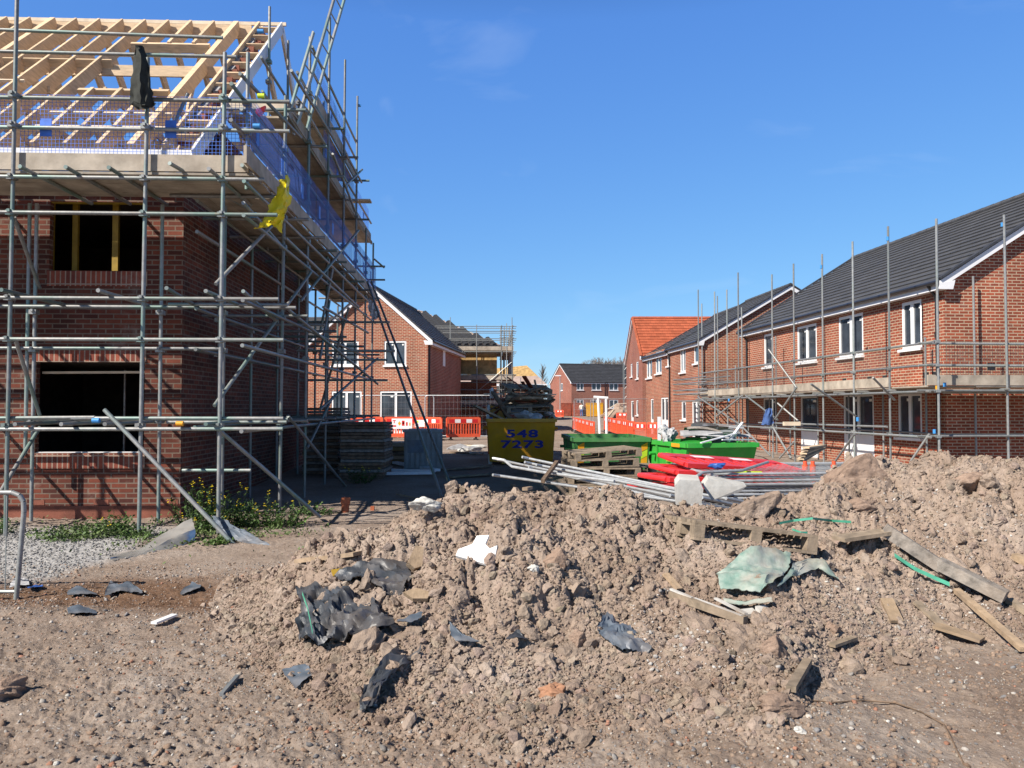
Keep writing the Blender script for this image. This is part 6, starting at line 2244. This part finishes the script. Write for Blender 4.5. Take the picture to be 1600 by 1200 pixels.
# embedded boards and planks: (x0,y0,x1,y1,width,height,material,label)
PL = [
 (1382, 850, 1470, 905, 0.13, 0.10, 'grey_timber', 'rotten grey beam jutting from the heap, upper half'),
 (1466, 902, 1572, 952, 0.12, 0.09, 'grey_timber', 'rotten grey beam running down to the right edge, lower half'),
 (1310, 866, 1384, 848, 0.17, 0.03, 'old_timber', 'short brown board propped over a dark hollow in the heap'),
 (1495, 930, 1600, 1022, 0.055, 0.035, 'heap_timber', 'long thin lath sloping down at the right of the heap'),
 (1576, 945, 1640, 985, 0.07, 0.04, 'old_timber', 'brown plank at the right edge under the grey beam'),
 (1585, 876, 1640, 905, 0.07, 0.05, 'heap_timber', 'pale plank end at the far right edge of the heap'),
 (1432, 948, 1482, 992, 0.07, 0.02, 'old_timber', 'split grey-brown board in the right hollow of the heap'),
 (1462, 985, 1535, 1008, 0.13, 0.02, 'heap_timber', 'wide pale board half buried low on the right of the heap'),
 (1385, 945, 1402, 978, 0.09, 0.025, 'heap_timber', 'small square offcut of timber low on the right of the heap'),
 (1048, 938, 1165, 978, 0.045, 0.05, 'old_timber', 'long edge-on batten with white paint below the teal sheet'),
 (1236, 1088, 1262, 1040, 0.05, 0.03, 'old_timber', 'short stick standing out of the soil at the lower right foot'),
 (1300, 1018, 1335, 1004, 0.05, 0.02, 'old_timber', 'thin lath lying flat near the foot of the heap'),
 (470, 884, 562, 872, 0.14, 0.03, 'heap_timber', 'brown board lying on the left shoulder of the heap'),
 (752, 748, 792, 772, 0.12, 0.05, 'old_timber', 'brown board poking out of the top of the heap'),
 (800, 756, 838, 773, 0.05, 0.03, 'heap_timber', 'thin pale lath on top of the heap'),
 (820, 772, 850, 758, 0.05, 0.03, 'heap_timber', 'short pale stick at the crest of the heap'),
 (722, 772, 735, 752, 0.05, 0.04, 'heap_timber', 'short pale stick leaning at the upper left crest'),
 (1040, 905, 1062, 928, 0.05, 0.02, 'heap_timber', 'small pale wood chip left of the teal sheet'),
 (620, 775, 648, 780, 0.03, 0.02, 'heap_timber', 'thin lath lying on the ground behind the left crest'),
]
for x0, y0, x1, y1, w, h, mt, lab in PL:
    up_ = 0.11 if (w >= 0.12 and 'beam' in lab) or 'propped' in lab else 0.035
    a, b = hb(x0, y0, up_), hb(min(x1, 1640), y1, up_ * 0.8)
    if (b - a).length > 1.5:
        b = a + (b - a).normalized() * 1.5
    stick(lab, a, b, w, h, mt, group='timber in the soil heap')
for k, (x0, y0, x1, y1, lab) in enumerate(((1048, 936, 1082, 950, 'narrow white strip on the batten, left piece'), (1085, 950, 1160, 978, 'narrow white strip on the batten, right piece'), (1118, 950, 1166, 974, 'white plastic angle lying below the teal sheet'))):
    stick(lab, hb(x0, y0, 0.065), hb(x1, y1, 0.06), 0.025, 0.012, 'dirty_white', 'white_strip', 'strip')
for px, py, w, lab in ((1170, 963, 0.05, 'white tile fragment left of two below the teal sheet'), (1192, 958, 0.04, 'white tile fragment right of two below the teal sheet')):
    m = MB(); m.obox(hb(px, py, 0.02), (w, 0.02, 0), (-0.01, w * 0.6, 0.01), (0, 0, 0.012)); solo('tile_fragment', lab, 'tile', m, M['dirty_white'])
slab('split_timber', 'upright block of brown timber in the soil beside the white board', 'timber', [(637, 878), (650, 852), (662, 855), (660, 884), (648, 888)], (648, 872), (0.3, -0.8, 0.5), 0.07, 'heap_timber', 0.05)
slab('timber_chip', 'orange-brown wood chip beside the black sheet', 'timber', [(630, 925), (645, 935), (668, 935), (672, 925), (650, 918)], (652, 928), UPF, 0.03, 'heap_timber', 0.03)
slab('foam_strip', 'dirty yellow foam strip lying under the brown board', 'foam', [(517, 890), (560, 884), (562, 893), (520, 900)], (540, 892), UPF, 0.02, 'amber_wrap', 0.03)
# teal straps
for k, (pts, w, lab) in enumerate((([(1218, 832), (1240, 826), (1270, 824), (1300, 827), (1330, 829)], 0.010, 'teal plastic strap arching over the soil behind the pallet'), ([(1398, 885), (1430, 905), (1462, 920), (1484, 930)], 0.016, 'teal plastic strap under the rotten beam'), ([(472, 965), (480, 990), (484, 1010), (488, 1032)], 0.010, 'green strap lying down over the black sheet'), ([(1238, 842), (1252, 846), (1262, 846)], 0.008, 'short teal strap end beside the pallet'))):
    p = [hb(x, y, 0.07 if k != 2 else 0.16) for x, y in pts]
    m = MB()
    m.grid([[q - Vector((0, 0, w)), q + Vector((0, 0.004, w))] for q in p]); m.grid([[q - Vector((0, 0.003, w)), q + Vector((0, 0.001, w))] for q in p])
    solo('plastic_strap', lab, 'strap', m, M['teal_strap'], 'plastic straps', True)
# crumpled sheets lying on the soil
def crumpled(name, label, cat, rows, mat, lift=0.05, wob=0.02, seed=1, sub=6, fold=0.05, group=None):
    pts = [[hb(x, y, lift) for x, y in r] for r in rows]
    rg = random.Random(seed)
    def up(rs):
        out = []
        for r in rs:
            q = []
            for a, b in zip(r[:-1], r[1:]):
                for i in range(sub): q.append(a.lerp(b, i / sub))
            q.append(r[-1]); out.append(q)
        return out
    g = up(pts); g = [list(c) for c in zip(*up([list(c) for c in zip(*g)]))]
    n, mm = len(g), len(g[0])
    off = Vector((0, -0.5, 0.8)).normalized()
    X = np.array([[p.x for p in r] for r in g]); Y = np.array([[p.y + p.z for p in r] for r in g])
    f1 = fbm(X * 5 + seed, Y * 5, 3, seed) - 0.5
    f2 = np.abs(fbm(X * 9 + seed * 3, Y * 7, 3, seed + 9) - 0.5)
    for j in range(n):
        for i in range(mm):
            g[j][i] = g[j][i] + off * (fold * (f1[j][i] * 1.6 - f2[j][i] * 1.8)) + Vector((rg.uniform(-1, 1), 0, rg.uniform(-1, 1))) * wob * 0.3
    mb = MB(); mb.grid(g); mb.grid([[p - off * 0.004 for p in r] for r in g])
    return solo(name, label, cat, mb, M[mat], group, smooth=True)
gS = 'dark plastic sheets on the soil'
crumpled('black_sheet', 'large torn black plastic sheet half buried at the left foot of the heap', 'plastic sheet', [[(462, 942), (492, 930), (515, 936), (548, 940), (580, 945)], [(470, 965), (495, 960), (518, 962), (552, 968), (590, 968)], [(462, 992), (490, 995), (520, 998), (556, 1000), (604, 985)], [(468, 1020), (496, 1032), (520, 1020), (545, 1012), (618, 998)]], 'black_sheet', 0.09, 0.02, 3, 10, 0.13, gS)
crumpled('black_sheet', 'black plastic sheet folded over the soil below the brown board', 'plastic sheet', [[(522, 915), (555, 900), (590, 888), (635, 893)], [(530, 920), (560, 915), (600, 905), (642, 910)], [(560, 918), (590, 920), (612, 928), (634, 926)], [(575, 925), (600, 935), (620, 942), (630, 938)]], 'black_sheet', 0.07, 0.02, 5, 7, 0.09, gS)
crumpled('black_sheet', 'narrow black sheet edge hanging in the lower hollow of the heap', 'plastic sheet', [[(592, 1050), (615, 1035), (660, 1028)], [(575, 1085), (600, 1070), (640, 1045)], [(560, 1108), (580, 1098), (602, 1082)], [(562, 1122), (572, 1122), (585, 1112)]], 'black_sheet', 0.06, 0.02, 6, 6, 0.10, gS)
crumpled('black_sheet', 'small curled black sheet right of the large torn one', 'plastic sheet', [[(622, 985), (640, 976), (660, 968)], [(620, 992), (642, 988), (658, 980)]], 'slate_sheet', 0.06, 0.01, 8, 5, 0.03, gS)
crumpled('black_sheet', 'strip of black sheet left of the hollow at the heap foot', 'plastic sheet', [[(440, 1052), (462, 1046), (480, 1042)], [(444, 1062), (466, 1058), (484, 1052)], [(462, 1085), (470, 1076), (490, 1062)]], 'slate_sheet', 0.03, 0.01, 9, 5, 0.04, gS)
crumpled('slate_sheet', 'grey plastic sheet draped over lumps low in the middle of the heap', 'plastic sheet', [[(935, 985), (950, 970), (968, 985), (985, 985)], [(935, 1000), (955, 992), (975, 998), (1000, 1005)], [(940, 1008), (962, 1012), (985, 1015), (1018, 1022)], [(960, 1030), (972, 1034), (990, 1030), (1015, 1032)]], 'slate_sheet', 0.06, 0.02, 11, 6, 0.08, gS)
crumpled('slate_sheet', 'stiff dark sheet corner sticking up in the lower middle of the heap', 'plastic sheet', [[(702, 990), (705, 992), (708, 996)], [(704, 1012), (720, 1010), (728, 1010)], [(712, 1018), (735, 1020), (750, 1020)]], 'slate_sheet', 0.07, 0.01, 12, 5, 0.03, gS)
crumpled('slate_sheet', 'folded dark sheet forming a small tent in the heap', 'plastic sheet', [[(806, 1002), (808, 1000), (812, 1003)], [(797, 1012), (808, 1008), (818, 1014)], [(788, 1021), (806, 1016), (832, 1020)]], 'black_sheet', 0.08, 0.01, 13, 5, 0.03, gS)
crumpled('teal_sheet', 'dirty teal and grey plastic sheet lying on the right of the heap', 'plastic sheet', [[(1155, 885), (1185, 876), (1212, 876), (1236, 884)], [(1128, 912), (1170, 900), (1210, 900), (1235, 902)], [(1120, 915), (1160, 922), (1200, 922), (1225, 920)], [(1126, 940), (1160, 944), (1190, 942), (1205, 935)]], 'teal_sheet', 0.10, 0.015, 15, 7, 0.06, None)
crumpled('teal_sheet', 'twisted teal plastic strip trailing right from the dirty sheet', 'plastic sheet', [[(1240, 896), (1262, 890), (1285, 892), (1304, 912)], [(1235, 910), (1262, 896), (1284, 900), (1310, 918)], [(1215, 934), (1245, 915), (1280, 904), (1312, 922)]], 'teal_sheet', 0.09, 0.01, 16, 6, 0.05, None)
crumpled('teal_sheet', 'thin teal strip lying along the foot of the dirty sheet', 'plastic sheet', [[(1130, 948), (1165, 954), (1205, 948)], [(1132, 954), (1166, 960), (1208, 954)]], 'teal_sheet', 0.06, 0.01, 17, 6, 0.02, None)
# boulders and blocks (seen one by one)
def rock(label, px, py, d, r, seed, sq, mat='stone_clod', sink=0.35, rough=0.6):
    if not d: r *= 0.72
    c = P(px, py, d) if d else hb(px, py, r * (0.5 - sink))
    return solo('boulder' if r > 0.2 else 'rock', label, 'boulder' if r > 0.2 else 'rock', blob(c, r, seed, 5, rough, sq), M[mat], 'rocks on the soil heap', True)
def hull_rock(name, label, outline, d, depth, mat, seed, noise=0.03):
    rg = random.Random(seed)
    bm = bmesh.new()
    pts = [P(x, y, d) for x, y in outline]
    c = sum(pts, Vector()) / len(pts)
    for p in pts:
        bm.verts.new(p + Vector((rg.uniform(-.01, .01), rg.uniform(-0.05, 0.05), 0)))
        bm.verts.new(c + (p - c) * rg.uniform(0.72, 0.95) + Vector((0.06, depth * rg.uniform(0.8, 1.1), 0.0)))
    bmesh.ops.convex_hull(bm, input=bm.verts)
    for v in [v for v in bm.verts if not v.link_faces]:
        bm.verts.remove(v)
    for k in range(5):
        bmesh.ops.subdivide_edges(bm, edges=[e for e in bm.edges if e.calc_length() > 0.02], cuts=1, use_grid_fill=True)
        if len(bm.verts) > 6000: break
    bmesh.ops.triangulate(bm, faces=bm.faces)
    V = np.array([v.co[:] for v in bm.verts])
    f = fbm(V[:, 0] * 7 + V[:, 1] * 3, V[:, 2] * 7 + V[:, 1] * 4, 5, seed, 0.6) - 0.5
    bm.normal_update()
    for v, q in zip(bm.verts, f):
        v.co += v.normal * float(q) * noise * 3
    bm.verts.index_update()
    m = MB(); m.add([v.co.copy() for v in bm.verts], [tuple(v.index for v in f.verts) for f in bm.faces])
    bm.free()
    return solo(name, label, 'boulder', m, M[mat], 'rocks on the soil heap', True)
hull_rock('boulder', 'big square-shouldered boulder standing on the right crest before the house', [(1288, 772), (1297, 748), (1330, 722), (1348, 711), (1362, 709), (1372, 722), (1383, 740), (1390, 772)], 8.1, 0.30, 'stone_clod', 4)
hull_rock('clay_lump', 'sloping clay slab overhanging a shadow above the pallet', [(1140, 802), (1168, 786), (1215, 770), (1222, 778), (1196, 806), (1160, 815)], 7.1, 0.25, 'heap_soil', 8)
rock('flat pink-brown stone slab facing out of the middle of the heap', 872, 885, 0, 0.12, 13, (0.95, 0.55, 1.05))
rock('squarish stone beside the grey sheet low in the heap', 903, 1008, 0, 0.085, 15, (1, 0.8, 1.05), sink=0.1)
rock('reddish rock low in the heap right of the white strip', 1210, 1015, 0, 0.10, 16, (1.0, 0.8, 1.1))
rock('smooth brown rock just left of the teal strip end', 1300, 985, 0, 0.075, 17, (1, 0.9, 1))
rock('rounded clay lump on the right crest of the heap', 1510, 760, 0, 0.20, 20, (1.4, 0.8, 0.8), sink=0.4)
rock('pinkish rock half buried below the boulder', 1340, 800, 0, 0.14, 23, (1.4, 0.8, 0.9), sink=0.4)
rock('single pale stone on the flat ground at the lower right', 1250, 1145, 0, 0.035, 26, (1.3, 1, 0.7), 'concrete', 0.1)
rock('clod of crumbled clay at the lower right foot of the heap', 1215, 1110, 0, 0.13, 27, (1.3, 0.9, 0.6), sink=0.3)
rock('cracked brick-red rock at the bottom centre of the heap', 862, 1085, 0, 0.085, 28, (1.2, 0.9, 0.9), 'mud_red', 0.25)
rock('pale stone lodged left of the flat pink slab', 833, 893, 0, 0.05, 29, (1.1, 0.9, 0.9), 'concrete', 0.2)
rock('pale limestone block on the left crest of the heap', 665, 797, 0, 0.12, 31, (1.4, 0.8, 0.7), 'concrete', 0.1)
rock('shaded clod at the left picture edge', 8, 1085, 0, 0.13, 35, (1.0, 1.0, 0.7), sink=0.2)
m = MB()
c = P(1078, 768, 7.75)
m.prism([c + Vector((-0.135, 0, -0.13)), c + Vector((0.115, 0.02, -0.12)), c + Vector((0.135, 0.02, 0.02)), c + Vector((0.10, 0.02, 0.10)), c + Vector((-0.10, 0, 0.115)), c + Vector((-0.14, 0, 0.06))], (0.05, 0.3, 0.03))
solo('concrete_block', 'broken off-white concrete block on the crest, nearer and larger one', 'concrete block', m, M['concrete'])
m = MB()
c = P(1128, 766, 8.0)
m.prism([c + Vector((-0.19, 0, 0.04)), c + Vector((-0.10, 0, -0.10)), c + Vector((0.20, 0.05, -0.02)), c + Vector((0.26, 0.05, 0.035)), c + Vector((-0.13, 0.02, 0.11))], (0.04, 0.24, 0.02))
solo('concrete_block', 'broken off-white concrete wedge lying right of the larger block', 'concrete block', m, M['concrete'])

# ------------------------------------------------------------------ left foreground
c = P(25, 935, 6.95); c.z = float(H(np.array([c.x]), np.array([6.95]))[0])
r = thing('crowd_barrier', 'grey steel crowd barrier entering the picture at the left edge', 'barrier', c)
m = MB()
top = EYE + (638 - 769) / FPX * 6.95
x1 = c.x
pts = [Vector((x1, 6.95, c.z - 0.02)), Vector((x1 + 0.055, 6.95, top - 0.17)), Vector((x1 + 0.05, 6.95, top - 0.08)), Vector((x1 + 0.015, 6.95, top - 0.025)), Vector((x1 - 0.05, 6.95, top)), Vector((x1 - 2.2, 6.95, top)), Vector((x1 - 2.25, 6.95, c.z))]
m.path(pts, 0.021, 12)
part('frame', m, M['grey_tube'], r, True)
m = MB(); m.tube((x1, 6.95, c.z + 0.07), (x1 - 2.2, 6.95, c.z + 0.07), 0.016, 10); part('lower_rail', m, M['grey_tube'], r, True)
for i in range(1, 15):
    m = MB(); m.tube((x1 + 0.05 - i * 0.145, 6.95, c.z + 0.07), (x1 + 0.05 - i * 0.145, 6.95, top), 0.005, 6); part('bar', m, M['grey_tube'], r, True)
def ground_sheet(name, label, cat, rows, mat, lift, seed, fold, group=None, sub=5):
    return crumpled(name, label, cat, rows, mat, lift, 0.01, seed, sub, fold, group)
sheet('metal_sheet', 'long curled strip of bare sheet metal lying before the left brick wall', 'metal sheet',
    [[P(172, 869, 8.9), P(220, 857, 9.35), P(262, 829, 9.85), P(300, 809, 10.2)], [P(172, 872, 8.8), P(222, 863, 9.15), P(268, 842, 9.62), P(305, 826, 9.9)], [P(176, 876, 8.78), P(226, 868, 9.1), P(276, 856, 9.55), P(304, 844, 9.85)]], M['sheet_metal'], 0.006, 31, 6)
sheet('dark_sheet', 'dark shiny sheet lying under the foot of the big slanting tube', 'plastic sheet',
    [[P(332, 806, 10.3), P(350, 812, 10.2), P(376, 826, 10.0), P(406, 842, 9.75)], [P(333, 818, 10.2), P(356, 828, 10.0), P(384, 838, 9.85), P(416, 847, 9.65)], [P(338, 832, 10.15), P(362, 843, 9.9), P(392, 851, 9.7), P(426, 853, 9.55)]], M['slate_sheet'], 0.012, 32, 5)
for k, (rows, lab) in enumerate((([[(104, 932), (120, 921), (150, 932)], [(106, 936), (126, 934), (152, 935)]], 'small dark plastic scrap in the muddy strip, leftmost'), ([[(164, 930), (172, 912), (186, 920), (200, 913), (222, 928)], [(163, 936), (182, 930), (192, 928), (206, 932), (222, 932)]], 'torn grey plastic scrap with two peaks in the muddy strip'), ([[(280, 930), (300, 914), (314, 918)], [(283, 934), (300, 928), (312, 924)]], 'grey triangular plastic scrap, rightmost in the muddy strip'), ([[(104, 956), (120, 953), (148, 958)], [(106, 966), (124, 964), (150, 962)]], 'rolled dark rubber strip on the near bank'), ([[(16, 918), (28, 905), (44, 910)], [(14, 924), (30, 920), (46, 920)]], 'scrap of white plastic film at the foot of the crowd barrier'), ([[(42, 921), (55, 918), (66, 919)], [(43, 925), (55, 923), (66, 922)]], 'flat blue plastic scrap beside the crowd barrier'))):
    ground_sheet('plastic_scrap', lab, 'plastic scrap', rows, 'slate_sheet' if k < 4 else ('bag_white' if k == 4 else 'blue_plastic'), 0.035, 40 + k, 0.03, 'plastic scraps on the mud')
stick('small white plastic strip lying on the bare ground at left', hb(240, 978, 0.02), hb(273, 966, 0.025), 0.05, 0.015, 'upvc', 'white_strip', 'strip')
stick('short dull metal bar lying on the near ground', hb(346, 1090, 0.015), hb(371, 1062, 0.02), 0.022, 0.018, 'tank_panel', 'metal_bar', 'bar')
# wiry root across the lower right
p = [hb(x, y, 0.008) for x, y in ((1238, 1094), (1270, 1098), (1300, 1100), (1350, 1097), (1400, 1102), (1440, 1115), (1475, 1135), (1490, 1165), (1505, 1195))]
m = MB(); m.path(p, 0.0045, 5)
solo('root', 'thin brown root trailing over the ground at the lower right', 'root', m, M['dark_timber'], smooth=True)

# weeds along the wall
def weed(label, px, d, h, spread, seed, flowers=0, n=26, group='weeds along the left brick wall'):
    x = (px - 800) / FPX * d
    c = Vector((x, d, float(H(np.array([x]), np.array([d]))[0])))
    r = thing('weed', label, 'weed', c, group)
    rg = random.Random(seed)
    sm, lm, fm = MB(), MB(), MB()
    for i in range(n):
        a = rg.uniform(0, 2 * PI); rad = spread * math.sqrt(rg.random())
        b = c + Vector((math.cos(a) * rad * 0.45, math.sin(a) * rad * 0.45, -0.02))
        hh = h * 1.15 * rg.uniform(0.35, 1.0) * (1 - 0.4 * rad / max(spread, 0.01))
        t = b + Vector((math.cos(a) * rad * 0.7, math.sin(a) * rad * 0.7, hh))
        sm.tube(b, t, 0.004, 4, 0.002, caps=False)
        for k in range(int(7 + hh * 26)):
            q = b.lerp(t, rg.uniform(0.15, 1.0))
            dr = Vector((rg.uniform(-1, 1), rg.uniform(-1, 1), rg.uniform(-0.3, 0.7))).normalized()
            s = dr.cross(Vector((rg.uniform(-1, 1), rg.uniform(-1, 1), 1))).normalized()
            L, W = rg.uniform(0.025, 0.07), rg.uniform(0.008, 0.02)
            lm.add([q, q + dr * L * 0.5 + s * W, q + dr * L - Z * 0.01, q + dr * L * 0.5 - s * W], [(0, 1, 2, 3)])
        if i < flowers:
            for k in range(4):
                q = t + Vector((rg.uniform(-1, 1), rg.uniform(-1, 1), rg.uniform(-1.5, 1.2))) * 0.025 + Z * 0.03
                fm.obox(q, (0.007, 0.003, 0), (-0.003, 0.007, 0), (0, 0, 0.004))
    part('stem', sm, M['leaf'], r)
    part('leaves', lm, M['leaf'], r)
    if flowers:
        part('flowers', fm, M['petal'], r)['kind'] = 'stuff'
for a in (('tall weed with yellow flowers at the corner of the left brick wall', 303, 10.9, 0.66, 0.30, 1, 14, 40), ('tall flowering weed under the right scaffold leg', 326, 10.75, 0.72, 0.28, 2, 12, 38), ('bushy weed with yellow flowers right of the scaffold leg', 368, 11.3, 0.56, 0.32, 3, 10, 40),
          ('broad leafy weed in the shade beside the slanting tube', 408, 11.2, 0.46, 0.45, 4, 4, 60), ('low leafy weed at the foot of the second scaffold leg', 447, 11.3, 0.36, 0.40, 5, 3, 44), ('leafy weed left of the middle scaffold tube before the wall', 182, 10.6, 0.36, 0.26, 6, 2, 30),
          ('low weed spreading on the gravel edge', 140, 10.3, 0.20, 0.40, 7, 0, 34), ('small weed against the wall at the far left', 6, 10.6, 0.28, 0.2, 8, 0, 20), ('low green weed beside the metal sheet', 225, 10.3, 0.20, 0.32, 9, 0, 30), ('dark weed in the shade under the scaffold by the board stack', 565, 16.6, 0.45, 0.35, 10, 6, 30),
          ('small bright grass tuft at the foot of the big slanting tube', 344, 9.75, 0.10, 0.16, 11, 0, 40), ('low weed right of the drain pipe', 500, 12.4, 0.14, 0.3, 12, 0, 26), ('weed growing in the dark behind the slanting scaffold tubes', 480, 12.6, 0.22, 0.3, 13, 2, 26), ('weed spilling over the edge of the gravel', 95, 10.2, 0.14, 0.3, 14, 0, 24)):
    weed(*a)
rg = random.Random(77)
m = MB()
for i in range(5200):
    px = rg.gauss(240, 130); d = rg.gauss(10.6, 0.55)
    if not (40 < px < 520): continue
    x = (px - 800) / FPX * d
    if vnoise(np.array([x * 2.2]), np.array([d * 2.2]), 55)[0] < 0.45: continue
    q = Vector((x, d, rg.uniform(0.0, 0.07)))
    dr = Vector((rg.uniform(-1, 1), rg.uniform(-1, 1), rg.uniform(0, 0.9))).normalized()
    s = dr.cross(Vector((rg.uniform(-1, 1), rg.uniform(-1, 1), 1))).normalized()
    L, W = rg.uniform(0.02, 0.06), rg.uniform(0.008, 0.02)
    m.add([q, q + dr * L * 0.5 + s * W, q + dr * L, q + dr * L * 0.5 - s * W], [(0, 1, 2, 3)])
o = solo('ground_weeds', 'low green weeds and leaves covering the ground along the left wall', None, m, M['weed'], kind='stuff')
# ------------------------------------------------------------------ camera, sun, sky
def setup():
    cam = bpy.data.cameras.new('camera')
    cam.sensor_width = 36
    cam.lens = 36 * FPX / 1600
    cam.clip_start = 0.05
    cam.clip_end = 9000
    co = bpy.data.objects.new('camera', cam)
    _link(co)
    co.location = (0, 0, EYE)
    co.rotation_euler = (PI / 2 + PITCH, 0, 0)
    SC.camera = co
    el = math.radians(41)
    az = math.radians(-129)          # clockwise from +Y
    to = Vector((math.sin(az) * math.cos(el), math.cos(az) * math.cos(el), math.sin(el)))
    sun = bpy.data.lights.new('sun', 'SUN')
    sun.energy = 5.0
    sun.angle = math.radians(0.53)
    sun.color = (1.0, 0.93, 0.83)
    so = bpy.data.objects.new('sun', sun)
    _link(so)
    so.location = (-20, -20, 30)
    so.rotation_mode = 'QUATERNION'
    so.rotation_quaternion = to.to_track_quat('Z', 'Y')
    w = bpy.data.worlds.new('World')
    SC.world = w
    w.use_nodes = True
    nt = w.node_tree
    sky = nt.nodes.new('ShaderNodeTexSky')
    sky.sky_type = 'NISHITA'
    sky.sun_disc = False
    sky.sun_elevation = el
    sky.sun_rotation = az
    sky.air_density = 1.0
    sky.dust_density = 0.0
    sky.ozone_density = 5.0
    bg = nt.nodes['Background']
    bg.inputs['Strength'].default_value = 0.102
    # clear spring sky: the camera's deeper blue, per-channel response
    sp = nt.nodes.new('ShaderNodeSeparateColor')
    cb = nt.nodes.new('ShaderNodeCombineColor')
    nt.links.new(sky.outputs[0], sp.inputs[0])
    for i, (g, k) in enumerate(((0.815, 0.655), (0.676, 1.19), (0.34, 3.08))):
        pw = nt.nodes.new('ShaderNodeMath'); pw.operation = 'POWER'
        pw.inputs[1].default_value = g
        ml = nt.nodes.new('ShaderNodeMath'); ml.operation = 'MULTIPLY'
        ml.inputs[1].default_value = k
        nt.links.new(sp.outputs[i], pw.inputs[0])
        nt.links.new(pw.outputs[0], ml.inputs[0])
        nt.links.new(ml.outputs[0], cb.inputs[i])
    # sky above the view darkened towards the zenith to weaken the fill light
    tc = nt.nodes.new('ShaderNodeTexCoord')
    sx = nt.nodes.new('ShaderNodeSeparateXYZ')
    nt.links.new(tc.outputs['Generated'], sx.inputs[0])
    rp = nt.nodes.new('ShaderNodeValToRGB')
    rp.color_ramp.elements[0].position = 0.44
    rp.color_ramp.elements[0].color = (1, 1, 1, 1)
    rp.color_ramp.elements[1].position = 0.68
    rp.color_ramp.elements[1].color = (0.10, 0.075, 0.05, 1)
    nt.links.new(sx.outputs[2], rp.inputs[0])
    mx = nt.nodes.new('ShaderNodeMix'); mx.data_type = 'RGBA'; mx.blend_type = 'MULTIPLY'
    mx.inputs[0].default_value = 1.0
    nt.links.new(cb.outputs[0], mx.inputs[6])
    nt.links.new(rp.outputs[0], mx.inputs[7])
    # faint high cirrus wisps
    mp = nt.nodes.new('ShaderNodeMapping')
    mp.inputs['Rotation'].default_value = (0, 0, 0.5)
    mp.inputs['Scale'].default_value = (3.0, 1.2, 7.0)
    nz = nt.nodes.new('ShaderNodeTexNoise')
    nz.inputs['Scale'].default_value = 1.7
    nz.inputs['Detail'].default_value = 7
    nz.inputs['Distortion'].default_value = 0.8
    nt.links.new(tc.outputs['Generated'], mp.inputs['Vector'])
    nt.links.new(mp.outputs['Vector'], nz.inputs['Vector'])
    cr = nt.nodes.new('ShaderNodeValToRGB')
    cr.color_ramp.elements[0].position = 0.60
    cr.color_ramp.elements[0].color = (0, 0, 0, 1)
    cr.color_ramp.elements[1].position = 0.82
    cr.color_ramp.elements[1].color = (0.11, 0.11, 0.11, 1)
    nt.links.new(nz.outputs['Fac'], cr.inputs[0])
    mw = nt.nodes.new('ShaderNodeMix'); mw.data_type = 'RGBA'
    nt.links.new(cr.outputs[0], mw.inputs[0])
    nt.links.new(mx.outputs[2], mw.inputs[6])
    mw.inputs[7].default_value = (6.0, 6.6, 7.2, 1)
    nt.links.new(mw.outputs[2], bg.inputs['Color'])
    SC.view_settings.view_transform = 'Standard'
    SC.view_settings.look = 'None'
    SC.view_settings.exposure = 0.68
    SC.view_settings.gamma = 1.0
    SC.cycles.max_bounces = 6
setup()
